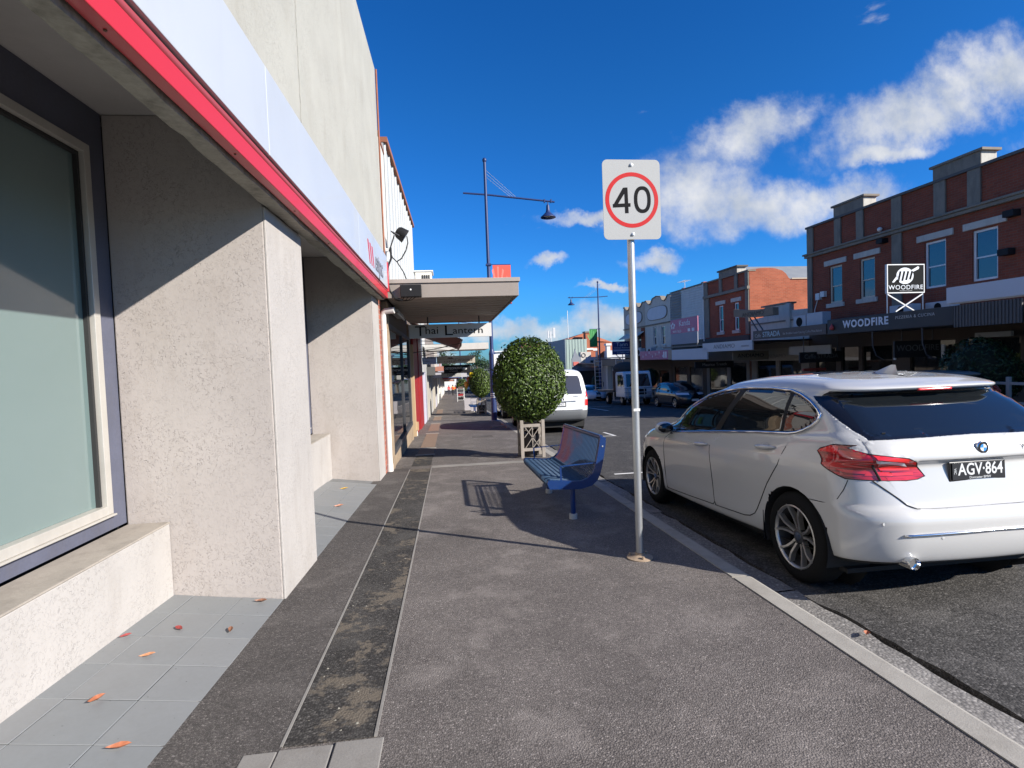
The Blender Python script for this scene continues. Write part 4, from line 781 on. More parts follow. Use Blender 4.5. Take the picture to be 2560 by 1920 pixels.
text('ANDIAMO', .30, (14.895, 25.9, 1.79), (0,-1,0), (0,0,1), mat('grey_sign_lettering', (.18,.18,.18), .6), an, sx=1.35, space=1.1); text('MENSWEAR', .12, (14.895, 24.0, 1.75), (0,-1,0), (0,0,1), GREYP, an)
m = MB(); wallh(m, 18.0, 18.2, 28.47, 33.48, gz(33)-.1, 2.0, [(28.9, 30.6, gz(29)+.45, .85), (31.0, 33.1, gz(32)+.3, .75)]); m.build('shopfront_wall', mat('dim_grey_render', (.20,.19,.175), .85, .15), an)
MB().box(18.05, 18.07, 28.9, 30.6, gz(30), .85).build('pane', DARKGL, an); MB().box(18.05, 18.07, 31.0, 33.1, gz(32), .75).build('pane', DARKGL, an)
MB().box(17.85, 17.95, 24.0, 28.3, .95, 1.45).build('shop_sign_board', mat('dim_cream_board', (.30,.28,.24), .8), an); text('ANDIAMO', .3, (17.84, 26.0, 1.2), (0,-1,0), (0,0,1), mat('dim_lettering', (.16,.16,.155), .6), an, sx=1.2)
hs3 = thing('hanging_sign', 'cream hanging sign of the clothes shop under the pale grey awning', 'sign', (16.3, 25.6, 1.1), FR)
MB().box(15.2, 17.2, 25.6, 25.66, 1.05, 1.5).build('sign_board', mat('dim_tan_board', (.20,.17,.12), .8), hs3); text('ANDIAMO', .26, (16.2, 25.595, 1.27), (1,0,0), (0,0,1), BLK, hs3, sx=1.2)
q = random.Random(31); GARM = [mat('garment_%d' % i, c, .9) for i, c in enumerate([(.03,.03,.035), (.10,.085,.06), (.03,.035,.05), (.06,.05,.03)])]
# ---- white boarded building with the pink sign
ka = thing('boarded_building', 'pale weatherboard fronted building with tall grey louvre strip', 'building', (19, 36, gz(36)), FR)
MB().box(18.05, 27, 33.55, 38.62, gz(38)-.2, 6.0).build('rear_block', GREYP, ka)
WB = mat('pale_weatherboard', (.52,.52,.50), .75, .12, 2, .06, 50, dirt=.2)
for k in range(22): 
    z = 2.45 + k*.165; MB().add([(17.97, 33.6, z), (17.97, 36.88, z), (18.0, 36.88, z+.16), (18.0, 33.6, z+.16), (18.04, 33.6, z), (18.04, 36.88, z)], [(0,1,2,3),(0,4,5,1)]).build('weatherboard', WB, ka)
for k in range(13):
    z = 3.7 + k*.185; MB().add([(17.93, 36.9, z), (17.93, 38.6, z), (18.02, 38.6, z+.15), (18.02, 36.9, z+.15), (18.04, 36.9, z), (18.04, 38.6, z)], [(0,1,2,3),(0,4,5,1)]).build('louvre_slat', mat('grey_louvre', (.25,.25,.24), .7), ka)
MB().box(17.9, 18.05, 33.52, 33.6, 2.3, 6.1).build('corner_board', WHITE, ka); MB().box(17.92, 18.1, 33.55, 38.62, 6.08, 6.16).build('capping', DKMET, ka)
for y in (35.5, 38.5): MB().box(19.0, 19.3, y, y+.35, 6.0, 6.5).build('chimney', BRS, ka)
m = MB(); m.tube([(19.3, 38.9, 6.0), (19.3, 38.9, 7.1)], .02, 5); m.tube([(19.3, 38.4, 7.05), (19.3, 39.6, 7.05)], .015, 4)
for k in range(5): m.tube([(19.0, 38.5+k*.25, 7.05), (19.6, 38.5+k*.25, 7.05)], .01, 4)
m.build('tv_antenna', mat('antenna_metal', (.45,.45,.45), .4), ka)
MB().box(14.9, 14.98, 27.6, 32.0, 1.15, 1.77).build('awning_fascia', mat('pale_blue_grey_fascia', (.48,.50,.53), .6, .08), ka); MB().box(14.98, 18, 33.45, 38.6, 1.5, 1.58).build('awning_deck', DKMET, ka)
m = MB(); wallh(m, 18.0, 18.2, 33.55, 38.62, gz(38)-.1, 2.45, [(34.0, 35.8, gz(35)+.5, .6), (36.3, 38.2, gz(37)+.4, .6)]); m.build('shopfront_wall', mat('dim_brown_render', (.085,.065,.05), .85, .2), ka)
for a, b in ((34.0, 35.8), (36.3, 38.2)): MB().box(18.05, 18.07, a, b, gz(36), .6).build('pane', DARKGL, ka)
pk = thing('pink_billboard', 'pink restaurant billboard with white flower over a blank grey panel', 'sign', (15.4, 30.5, 2.1), FR)
PINK = mat('dusty_pink_sign', (.42,.14,.22), .6, .12, 1.5)
MB().box(14.95, 15.0, 28.7, 32.2, 2.76, 3.62).build('sign_board', PINK, pk); MB().box(14.95, 15.0, 28.74, 32.15, 2.10, 2.75).build('blank_panel', mat('grey_blue_panel', (.26,.27,.31), .7), pk)
text('Kanda', .5, (14.945, 30.3, 3.33), (0,-1,0), (0,0,1), WL, pk, sx=1.15); text('Japanese Restaurant', .17, (14.945, 30.1, 3.05), (0,-1,0), (0,0,1), mat('rose_lettering', (.6,.32,.36), .6), pk, sx=1.2); text('9499 7623', .22, (14.945, 31.3, 2.87), (0,-1,0), (0,0,1), WL, pk, sx=1.2)
for k in range(5):
    a = 2*math.pi*k/5 + .3; MB().add([(14.945, 31.85 - .06*math.cos(a)*1.5 - math.cos(a+2*math.pi*j/8)*0 - (.13*math.cos(a) + .09*math.cos(2*math.pi*j/8)), 3.25 + (.13*math.sin(a) + .09*math.sin(2*math.pi*j/8))) for j in range(8)], [tuple(range(8))]).build('flower_petal', WL, pk)
for y in (29.6, 29.1): MB().box(14.945, 14.95, y, y+.3, 2.80, 2.98).build('white_mark', WL, pk)
for y in (28.9, 32.0): MB().box(15.0, 15.05, y, y+.05, 1.75, 3.5).build('post', DKMET, pk)
hs4 = thing('hanging_sign', 'black hanging sign with pale script left of the clothes shop', 'sign', (16.2, 29.2, .6), FR)
MB().box(15.0, 17.4, 29.2, 29.26, .62, 1.0).build('sign_board', DKF, hs4); text('Maurice Tresch', .24, (16.2, 29.195, .82), (1,0,0), (0,0,1), mat('dim_pale_lettering', (.34,.34,.33), .6), hs4)
# ---- cream building with curved parapets
cr_ = thing('cream_building', 'cream rendered double shop with curved parapets and blank oval panels', 'building', (19, 43, gz(43)), FR)
MB().box(18.3, 27, 38.7, 48.66, gz(48)-.2, 5.0).build('rear_block', GREYP, cr_)
def bay(y0, y1, mt_, holes):
    w = y1-y0; m = MB(); wallh(m, 18.0, 18.3, y0, y1, 1.6, 5.3, holes)
    prof = [(y0, 5.3), (y1, 5.3), (y1, 6.0), (y1-.08*w, 6.04), (y1-.14*w, 5.78), (y1-.2*w, 5.66), (y1-.27*w, 5.72), (y1-.33*w, 6.06), (y0+.5*w, 6.18), (y0+.33*w, 6.06), (y0+.27*w, 5.72), (y0+.2*w, 5.66), (y0+.14*w, 5.78), (y0+.08*w, 6.04), (y0, 6.0)]
    m.prism(prof, 18.0, 18.3, 'x'); m.build('front_wall', mt_, cr_)
    c = MB(); pr = prof[2:]; c.add([(x, y, z+d) for d in (0, .07) for x in (17.93, 18.35) for y, z in pr], [(i, i+1, len(pr)+i+1, len(pr)+i) for i in range(len(pr)-1)] + [(2*len(pr)+i, 2*len(pr)+i+1, 3*len(pr)+i+1, 3*len(pr)+i) for i in range(len(pr)-1)] + [(i, i+1, 2*len(pr)+i+1, 2*len(pr)+i) for i in range(len(pr)-1)]); c.build('parapet_cap', CEM, cr_)
    MB().box(17.9, 18.0, y0, y1, 3.95, 4.05).build('string_course', CEM, cr_)
    a, b = y0+.1*w, y1-.1*w; ov = [(a + (b-a)*(.5 + .5*math.copysign(abs(math.cos(t_))**.5, math.cos(t_))), 4.87 + .55*math.copysign(abs(math.sin(t_))**.8, math.sin(t_))) for t_ in [2*math.pi*k/24 for k in range(24)]]
    MB().prism([(y, z) for y, z in ov], 17.955, 18.0, 'x').build('oval_rim', CEM, cr_); MB().prism([(y0+w/2+(y-y0-w/2)*.95, 4.87+(z-4.87)*.92) for y, z in ov], 17.94, 17.956, 'x').build('oval_panel', mat('pale_oval', (.50,.52,.56), .7), cr_)
bay(38.72, 43.6, CREAMW, [(39.72, 40.43, 2.3, 3.78), (41.42, 41.98, 2.3, 3.78)]); bay(43.65, 48.66, mat('greyed_cream_render', (.40,.37,.32), .85, .2, 2, dirt=.3), [(44.6, 45.4, 2.2, 3.6), (46.6, 47.4, 2.2, 3.6)])
for a, b in ((39.72, 40.43), (41.42, 41.98)): rwin(cr_, a, b, 2.3, 3.78, WHITE, lint=False)
for a, b in ((44.6, 45.4), (46.6, 47.4)): rwin(cr_, a, b, 2.2, 3.6, CREAM, lint=False)
MB().box(17.97, 18.0, 43.7, 44.5, 1.6, 3.9).build('brick_infill', BRW, cr_)
m = MB(); m.add([(17.95, 43.8, 3.6), (17.95, 48, 3.6), (17.2, 48, 3.1), (17.2, 43.8, 3.1), (17.95, 43.8, 3.55), (17.95, 48, 3.55), (17.2, 48, 3.05), (17.2, 43.8, 3.05)], [(0,1,2,3),(7,6,5,4),(0,3,7,4),(3,2,6,7)]); m.build('window_hood', CREAMW, cr_)
MB().box(14.9, 14.98, 32.55, 37.2, 1.2, 1.80).build('pink_fascia', PINK, cr_); MB().box(14.9, 14.98, 32.02, 32.53, 1.18, 1.80).build('tan_fascia', mat('faded_tan_fascia', (.38,.30,.22), .8), cr_); MB().box(14.98, 18, 38.7, 48.6, 1.4, 1.48).build('awning_deck', DKMET, cr_); MB().box(14.95, 15.0, 38.7, 48.6, .75, 1.3).build('far_fascia', mat('tan_brown_fascia', (.20,.15,.10), .8), cr_)
text('Sweet Blossom', .22, (14.895, 34.6, 1.55), (0,-1,0), (0,0,1), mat('rose_lettering', (.6,.32,.36), .6), cr_, sx=1.2); text('Florist', .16, (14.895, 34.2, 1.32), (0,-1,0), (0,0,1), mat('rose_lettering', (.6,.32,.36), .6), cr_)
for k in range(7): MB().box(14.893, 14.899, 33.3+k*.55, 33.38+k*.55, 1.35+.25*((k*5) % 3)/2, 1.5+.25*((k*5) % 3)/2).build('white_mark', WL, cr_)
for k in range(2): MB().box(14.893, 14.899, 32.75+k*.3, 32.95+k*.3, 1.3, 1.7).build('white_mark', WL, cr_)
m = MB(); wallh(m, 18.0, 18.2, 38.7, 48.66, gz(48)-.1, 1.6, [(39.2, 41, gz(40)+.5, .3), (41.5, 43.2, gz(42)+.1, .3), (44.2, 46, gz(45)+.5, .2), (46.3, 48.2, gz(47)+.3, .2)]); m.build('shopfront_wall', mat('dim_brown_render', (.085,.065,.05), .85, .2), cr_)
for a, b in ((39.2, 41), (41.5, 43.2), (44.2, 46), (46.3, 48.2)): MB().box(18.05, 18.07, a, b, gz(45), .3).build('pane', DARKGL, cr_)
for y in (41.1, 39.0): 
    t = thing('rooftop_unit', 'grey air conditioner on the pink-fronted awning roof, %s of two' % ('further' if y > 40 else 'nearer'), 'air conditioner', (16.6, y, 1.8), FR); MB().box(16.5, 16.9, y, y+.7, 1.5, 2.1).build('casing', mat('ac_grey', (.38,.40,.43), .5), t, bevel=.02); MB().lathe([(0, 16.49), (.22, 16.49)], (0, y+.35, 1.8), 'x', 14).build('fan', BLK, t)
# ---- blue restaurant sign and what lies beyond
tn = thing('blue_sign', 'dark blue restaurant sign board lettered Tann on a frame', 'sign', (15.5, 50, 1.2), FR)
NAV = mat('navy_sign', (.035,.045,.17), .5, .08)
MB().box(16.05, 18.1, 46.5, 46.56, 1.70, 2.88).build('sign_board', NAV, tn); text('Tann', .5, (16.95, 46.49, 2.60), (1,0,0), (0,0,1), WL, tn, sx=1.1); text('Chinese Restaurant', .18, (17.05, 46.49, 2.31), (1,0,0), (0,0,1), WL, tn, sx=1.15); MB().box(16.15, 18.0, 46.48, 46.49, 2.00, 2.16).build('white_stripe', mat('pale_stripe', (.4,.42,.55), .6), tn); text('Tel 9499 5489', .18, (17.05, 46.49, 1.86), (1,0,0), (0,0,1), WL, tn, sx=1.1)
for a, b in (((16.4, 46.53, 1.70), (17.0, 46.53, 1.1)), ((17.7, 46.53, 1.70), (17.0, 46.53, 1.1)), ((17.0, 46.53, 1.70), (17.0, 46.53, 1.0))): MB().bar(a, b, .05, .05).build('leg', DKMET, tn)
fb = thing('far_brick_house', 'distant orange brick building with hipped tile roof and tall chimney', 'building', (21, 66, gz(66)), FR)
OBR = mat('orange_brick_far', (.32,.10,.05), .85, .2, 2, .15, 12)
MB().box(19.8, 30, 64.7, 68, gz(64)-.3, 3.4).build('wall', OBR, fb); MB().box(19.8, 30, 64.6, 64.7, 2.42, 2.7).build('white_band', WHITE, fb); MB().box(19.8, 30, 64.6, 64.7, .85, 1.25).build('white_band', WHITE, fb)
m = MB(); m.add([(17.1, 66, 4.0), (22.8, 66, 3.44), (22.8, 73, 3.44), (17.1, 73, 4.0), (19.5, 66.6, 4.78), (20.0, 71, 4.78)], [(0,1,4),(1,2,5,4),(2,3,5),(3,0,4,5),(0,3,2,1)]); m.build('roof', mat('terracotta_tiles', (.30,.095,.045), .8, .25, 4, .2, 20), fb)
MB().box(18.87, 19.79, 64.4, 65.4, -.5, 4.64).build('chimney', OBR, fb); MB().box(18.78, 19.9, 64.3, 65.5, 4.64, 4.82).build('chimney_cap', CEM, fb); MB().box(18.78, 19.79, 64.3, 64.4, 2.53, 2.74).build('chimney_band', WHITE, fb)
for a in (20.6, 22.1): MB().box(a, a+.9, 64.62, 64.7, 1.3, 2.35).build('window', SKYGL, fb)
wp = thing('white_pilaster_shop', 'low white fronted shop with capped pilaster beside the blue sign', 'building', (18, 52, gz(52)), FR)
MB().box(18.05, 26, 53.2, 58, gz(53)-.2, 2.2).build('wall', mat('blue_white_render', (.46,.48,.52), .8, .1), wp); MB().box(17.68, 18.05, 52.9, 53.4, gz(52), 2.7).build('pilaster', WHITE, wp); MB().box(17.58, 18.15, 52.8, 53.5, 2.7, 2.92).build('pilaster_cap', WHITE, wp); MB().box(16.05, 18.1, 49.9, 50.0, .95, 1.36).build('mauve_fascia', mat('mauve_fascia', (.26,.10,.16), .7), wp); MB().box(16.05, 20, 50.0, 58, .9, 1.0).build('awning_deck', DKMET, wp); MB().box(17.4, 19.2, 55.0, 55.2, 1.2, 2.7).build('brick_infill', OBR, wp)
text('GIFTS  HOMEWARES', .2, (17.1, 49.89, 1.15), (1,0,0), (0,0,1), mat('rose_lettering', (.6,.32,.36), .6), wp, sx=.85)
sg = thing('gabled_shop', 'small grey shopfront with pointed gable and white sign boards', 'building', (16.5, 58, gz(58)), FR)
m = MB(); m.prism([(15.35, -1.0), (16.42, -1.0), (16.42, 1.5), (16.15, 1.75), (15.9, 2.1), (15.72, 2.6), (15.6, 2.1), (15.45, 1.6), (15.35, 1.5)], 58.0, 58.2, 'y'); m.build('gable_front', mat('slate_grey_front', (.20,.22,.25), .8, .1), sg); MB().box(15.5, 16.1, 57.95, 58.0, .75, 1.15).build('red_letter_panel', mat('dull_red_panel', (.5,.12,.10), .6), sg); MB().box(16.34, 17.72, 56.0, 56.06, .54, 1.62).build('white_sign_board', mat('white_board', (.50,.49,.54), .6), sg); MB().box(16.85, 17.15, 55.97, 56.0, .95, 1.25).build('dark_logo', DKF, sg)
MB().box(15.3, 17.75, 55.9, 55.99, .16, .53).build('slate_fascia', mat('slate_fascia', (.16,.17,.21), .7), sg); MB().box(16.42, 17.6, 58.2, 59, .3, 2.2).build('cream_wall', CREAMW, sg); MB().tube([(16.75 - .22*math.sin(2*math.pi*k/12), 58.15, 1.85+.22*math.cos(2*math.pi*k/12)) for k in range(13)], .03, 5).build('ring_emblem', DKMET, sg)
MB().box(15.4, 18, 56.2, 63, gz(60)-.3, .16).build('shopfront', INT, sg)
gs = thing('green_shed', 'tall pale green metal clad building with phone antennas on its roof', 'building', (18, 68, gz(66)), FR)
MB().box(16.2, 18.86, 64.0, 79, gz(78)-.3, 3.86).build('clad_wall', mat('pale_green_cladding', (.28,.35,.31), .7, .08, 2), gs)
m = MB()
for k in range(7): m.box(16.3+k*.37, 16.38+k*.37, 63.96, 64.0, -2, 3.85)
m.build('ribs', mat('pale_green_cladding', (.28,.35,.31), .7, .08, 2), gs); MB().box(16.12, 16.2, 64.0, 79, -4, 3.92).build('slate_end', mat('slate_end_wall', (.16,.20,.23), .7), gs)
m = MB(); m.tube([(16.9, 75, 3.9), (16.9, 75, 5.5)], .06, 6); m.box(16.4, 16.6, 74.8, 75.0, 4.6, 5.6); m.box(17.2, 17.5, 74.8, 75.0, 4.6, 6.0); m.box(16.75, 16.95, 74.8, 75, 4.5, 5.5); m.tube([(16.4, 75, 5.0), (17.5, 75, 5.0)], .05, 5); m.build('phone_antenna', mat('antenna_grey', (.5,.5,.5), .5), gs); MB().tube([(17.2, 66.5, 3.9), (17.2, 66.5, 7.6)], .04, 6).build('whip_antenna', WHITE, gs)
# ---- low shop that carries the awnings on past the right edge of the picture
lo = thing('low_corner_shop', 'low single-storey shop under the corrugated awning at the right edge', 'building', (19, 9, gz(9)), FR)
MB().box(18.0, 27, 4.0, 13.7, gz(13)-.3, 2.95).build('wall', CREAMW, lo); m = MB()
for k in range(84):
    y = 10.78 - k*.09; m.box(14.9 + .02*(k % 2), 14.96, y-.09, y, 1.92, 2.54)
m.build('corrugated_fascia', CORR, lo); MB().box(14.97, 18, 3.3, 10.79, 2.3, 2.4).build('awning_deck', DKMET, lo)
MB().box(17.95, 18.0, 4.5, 13.5, gz(9), 1.6).build('pane', DARKGL, lo)
# further buildings on the right-hand side down to the end of the street
FM = [WHITE, CREAM, mat('brick_paint', (.30,.13,.09), .8), mat('mauve_wall', (.40,.36,.40), .8), GREYP]
fl_ = ['tall white', 'cream', 'brick red', 'mauve', 'grey']
q = random.Random(12)
for k in range(5):
    y0 = 79 + k*14; y1 = y0+13.6; h = gz(y0) + (9.5 if k == 2 else q.uniform(4.8, 6.5))
    t = thing('distant_building', 'far %s building in the right-hand row beyond the green clad shed' % fl_[k], 'building', (19, y0+7, gz(y0+7)), FR)
    MB().box(18, 30, y0, y1, gz(y1)-.3, h).build('wall', FM[k], t); MB().box(17.9, 30.1, y0-.05, y1+.05, h, h+.2).build('roof', DKMET, t)
    for j in range(4): MB().box(17.95, 18, y0+1+j*3.2, y0+2.6+j*3.2, h-2.2, h-.9).build('window', SKYGL, t)
    MB().box(15, 18, y0+.2, y1-.2, gz(y0)+2.7, gz(y0)+3.2).build('awning_box', FM[(k+3) % 5], t)
# ------------------------------------------------------------------ vehicles
def pchip(K, per):
    "smooth monotone interpolation through key curves K (nk, nc, 3)"
    nk = K.shape[0]; d = K[1:] - K[:-1]; m = np.zeros_like(K)
    a, b = d[:-1], d[1:]; s = a*b
    with np.errstate(divide='ignore', invalid='ignore'): m[1:-1] = np.where(s > 0, 2*s/(a+b), 0)
    m[0] = d[0]; m[-1] = d[-1]; rows = []
    for i in range(nk-1):
        for j in range(per[i]):
            t = j/per[i]; h = (2*t**3-3*t**2+1, t**3-2*t**2+t, -2*t**3+3*t**2, t**3-t**2)
            rows.append(h[0]*K[i] + h[1]*m[i] + h[2]*K[i+1] + h[3]*m[i+1])
    rows.append(K[-1]); return np.array(rows)
class Shell:
    "car skin lofted through level curves; lateral t (left negative), length s (rear 0), height z"
    def __init__(S, levels, per, sc_=(1,1,1), n=(20, 14, 120, 10, 12), cr=.07, cf=.16, taper=.05):
        nr, nc, ns, nc2, nf = n; cols = []
        for (zr, zs, zf, sr, sf, w, rr, rf) in levels:
            rr2 = min(rr, w*.9); rf2 = min(rf, w*.8); P_ = []
            for i in range(nr): P_.append((sr, (w-rr2)*i/nr))
            for i in range(nc): a = math.pi/2*i/nc; P_.append((sr+rr*.75*(1-math.cos(a)), w-rr2+rr2*math.sin(a)))
            for i in range(ns): P_.append((sr+rr*.75 + (sf-rf-sr-rr*.75)*i/ns, w))
            for i in range(nc2): a = math.pi/2*i/nc2; P_.append((sf-rf*(1-math.sin(a)), w-rf2*(1-math.cos(a))))
            for i in range(nf+1): P_.append((sf, (w-rf2)*(1-i/nf)))
            sm, hl = (sr+sf)/2, (sf-sr)/2; out = []
            for s, t in P_:
                f = (s-sr)/(sf-sr); z = zr*(1-f)*(1-2*f) + zs*4*f*(1-f) + zf*f*(2*f-1)
                k = (s-sm)/hl; t2 = t*(1-taper*abs(k)**2.5); wr = max(0, 1-(s-sr)/.9)**2; wf = max(0, 1-(sf-s)/.9)**2
                s2 = s + cr*(t/max(w, .3))**2*wr - cf*(t/max(w, .3))**2*wf
                out.append((-t2*sc_[0], s2*sc_[1], z*sc_[2]))
            cols.append(out)
        S.ki = np.cumsum([0]+list(per)); S.G = pchip(np.array(cols), per); S.nrow, S.ncol = S.G.shape[:2]
        S.c_side0 = nr; S.c_side1 = nr+nc+ns+nc2; S.nr = nr; S.nc = nc; S.cfront = nr+nc+ns
        d = np.linalg.norm(np.diff(S.G, axis=1), axis=2); S.Q = np.concatenate([np.zeros((S.nrow, 1)), np.cumsum(d, axis=1)], axis=1)
        S.cls = np.full((S.nrow-1, S.ncol-1), 0, dtype=int); S.names = ['body']
    def uv(S, mode):
        G = S.G; return {'s': np.stack([G[..., 1], G[..., 2]], -1), 't': np.stack([-G[..., 0], G[..., 2]], -1), 'q': np.stack([S.Q, G[..., 2]], -1), 'p': np.stack([G[..., 1], -G[..., 0]], -1)}[mode]
    @staticmethod
    def inside(pts, poly):
        x, y = pts[..., 0], pts[..., 1]; c = np.zeros(x.shape, bool); n = len(poly)
        for i in range(n):
            (x0, y0), (x1, y1) = poly[i], poly[(i+1) % n]
            if y0 == y1: continue
            m = ((y0 > y) != (y1 > y)) & (x < (x1-x0)*(y-y0)/(y1-y0)+x0); c ^= m
        return c
    def region(S, name, poly, mode='s', rows=None, cols=None, snap=True, cell=.012):
        r0, r1 = rows or (0, S.nrow-1); c0, c1 = cols or ((S.nr, S.c_side1) if mode == 's' else (0, S.nr+S.nc) if mode in 't' else (0, S.ncol-1))
        if snap:
            U = S.uv(mode)[r0:r1+1, c0:c1+1]; best = np.full(U.shape[:2], 9.0); tgt = U.copy(); n = len(poly)
            for i in range(n):
                a, b = np.array(poly[i]), np.array(poly[(i+1) % n]); ab = b-a; L2 = (ab**2).sum()
                if L2 < 1e-12: continue
                t = np.clip(((U-a)@ab)/L2, 0, 1); pr = a + t[..., None]*ab; d = np.linalg.norm(U-pr, axis=-1); m = d < best; best[m] = d[m]; tgt[m] = pr[m]
            m = best < cell; dl = tgt-U; sub = S.G[r0:r1+1, c0:c1+1]
            if mode == 's': sub[..., 1][m] += dl[..., 0][m]; sub[..., 2][m] += dl[..., 1][m]
            elif mode == 't': sub[..., 0][m] -= dl[..., 0][m]; sub[..., 2][m] += dl[..., 1][m]
            elif mode == 'p': sub[..., 1][m] += dl[..., 0][m]; sub[..., 0][m] -= dl[..., 1][m]
            else:
                T_ = np.gradient(S.G, axis=1)[r0:r1+1, c0:c1+1]; T_ = T_/(np.linalg.norm(T_, axis=-1, keepdims=True)+1e-9); sub += np.where(m[..., None], T_*dl[..., :1], 0); sub[..., 2][m] += dl[..., 1][m]
        U = S.uv(mode); cen = (U[:-1, :-1]+U[1:, :-1]+U[:-1, 1:]+U[1:, 1:])/4; ins = S.inside(cen, poly)
        mk = np.zeros_like(ins); mk[r0:r1, c0:c1] = True
        if name not in S.names: S.names.append(name)
        S.cls[ins & mk] = S.names.index(name)
    def block(S, name, rows, cols):
        if name not in S.names: S.names.append(name)
        S.cls[rows[0]:rows[1], cols[0]:cols[1]] = S.names.index(name)
    def nearest(S, a, b, mode='s', cols=None):
        U = S.uv(mode); c0, c1 = cols or ((S.nr, S.c_side1) if mode == 's' else (0, S.nr+S.nc)); V = U[:, c0:c1]; d = ((V-np.array([a, b]))**2).sum(-1).ravel(); k = np.argsort(d)[:4]; w = 1/(d[k]+1e-7); w /= w.sum()
        p = (S.G[:, c0:c1].reshape(-1, 3)[k]*w[:, None]).sum(0); p = p.copy()
        if mode == 's': p[1], p[2] = a, b
        else: p[0], p[2] = -a, b
        return Vector(p)
    def nearq(S, q_, z):
        V = S.uv('q')[:, :S.nr+S.nc+70]; d = ((V-np.array([q_, z]))**2).sum(-1); k = np.argsort(d.ravel())[:4]; w = 1/(d.ravel()[k]+1e-7); w /= w.sum(); p = (S.G[:, :S.nr+S.nc+70].reshape(-1, 3)[k]*w[:, None]).sum(0); p[2] = z; return Vector(p)
    def build(S, parent, mats, both=(), skip=()):
        G = S.G; du = np.gradient(G, axis=1); dv = np.gradient(G, axis=0); Nn = np.cross(dv, du); Nn /= (np.linalg.norm(Nn, axis=-1, keepdims=True)+1e-12)
        ctr = G.mean((0, 1)); s_ = np.sign((Nn*(G-np.array([0, ctr[1], .6]))).sum(-1).mean()); Nn *= s_ or 1; res = {}
        for ci, nm in enumerate(S.names):
            if nm in skip: continue
            for side in ((1, -1) if nm in both else (0,)):
                vs = []; fs = []; nn = []; idx = {}
                for sg in ((1, -1) if side == 0 else (side,)):
                    for r, c in zip(*np.where(S.cls == ci)):
                        f = []
                        for (i, j) in ((r, c), (r, c+1), (r+1, c+1), (r+1, c)):
                            k = (sg, i, j)
                            if j in (0, S.ncol-1): k = (1, i, j)
                            if k not in idx:
                                idx[k] = len(vs); p = G[i, j]; q_ = Nn[i, j]; x = p[0] if j not in (0, S.ncol-1) else 0.0
                                vs.append((x*sg, p[1], p[2])); nn.append((q_[0]*sg, q_[1], q_[2]))
                            f.append(idx[k])
                        f = [f[i] for i in range(4) if f[i] != f[i-1]]
                        if len(set(f)) > 2: fs.append(f if sg == 1 else f[::-1])
                if not fs: continue
                me = bpy.data.meshes.new(nm); me.from_pydata(vs, [], fs); me.polygons.foreach_set('use_smooth', [True]*len(me.polygons))
                p0 = me.polygons[0]; ok = sum(1 for p in me.polygons if p.normal.dot(Vector(nn[p.vertices[0]])) > 0) > len(me.polygons)/2
                if not ok: me.flip_normals()
                me.normals_split_custom_set_from_vertices(nn)
                ob = bpy.data.objects.new(nm, me); COL.objects.link(ob); ob.parent = parent; ORG[ob.name] = ORG.get(parent.name, (0,0,0)); me.materials.append(mats[nm] if nm in mats else mats['body']); res.setdefault(nm, []).append(ob)
        return res
CARW = paint('pearl_white_paint', (.50,.492,.472), .22, 1.0, flake=.01)
CGL = glassmat('car_glass', (.008,.010,.012), .01, 1.0); RUB = mat('tyre_rubber', (.009,.009,.009), .85, .2, 20, .2, 90, spec=.15); CHR = mat('chrome_trim', (.72,.72,.72), .12, .02, 3, .01, 50, metal=1.0); GBLK = paint('gloss_black_trim', (.008,.008,.009), .1, .6)
SEAM = mat('panel_gap', (.012,.012,.012), .9); TAILR = NT('tail_lamp_red'); TAILR.set(col=TAILR.mix(TAILR.ramp(TAILR.noise(26, 2, .5, TAILR.map((.2, .2, 2.4))), [(.42, 0.0), (.58, 1.0)]), (.20,.008,.008), (.55,.02,.02)), rough=.12, coat=1.0, crough=.02); TAILR = TAILR.m
TAILB = paint('tail_lamp_bright_red', (.75,.03,.03), .15, 1.0); TAILD = paint('tail_lamp_dark_red', (.10,.012,.012), .12, 1.0); LAMPW = paint('clear_lamp_white', (.62,.62,.64), .15, 1.0); RIMS = mat('rim_silver', (.46,.44,.41), .35, .1, 10, .05, 80, metal=.8); RIMD = paint('rim_dark', (.03,.03,.032), .4, .3)
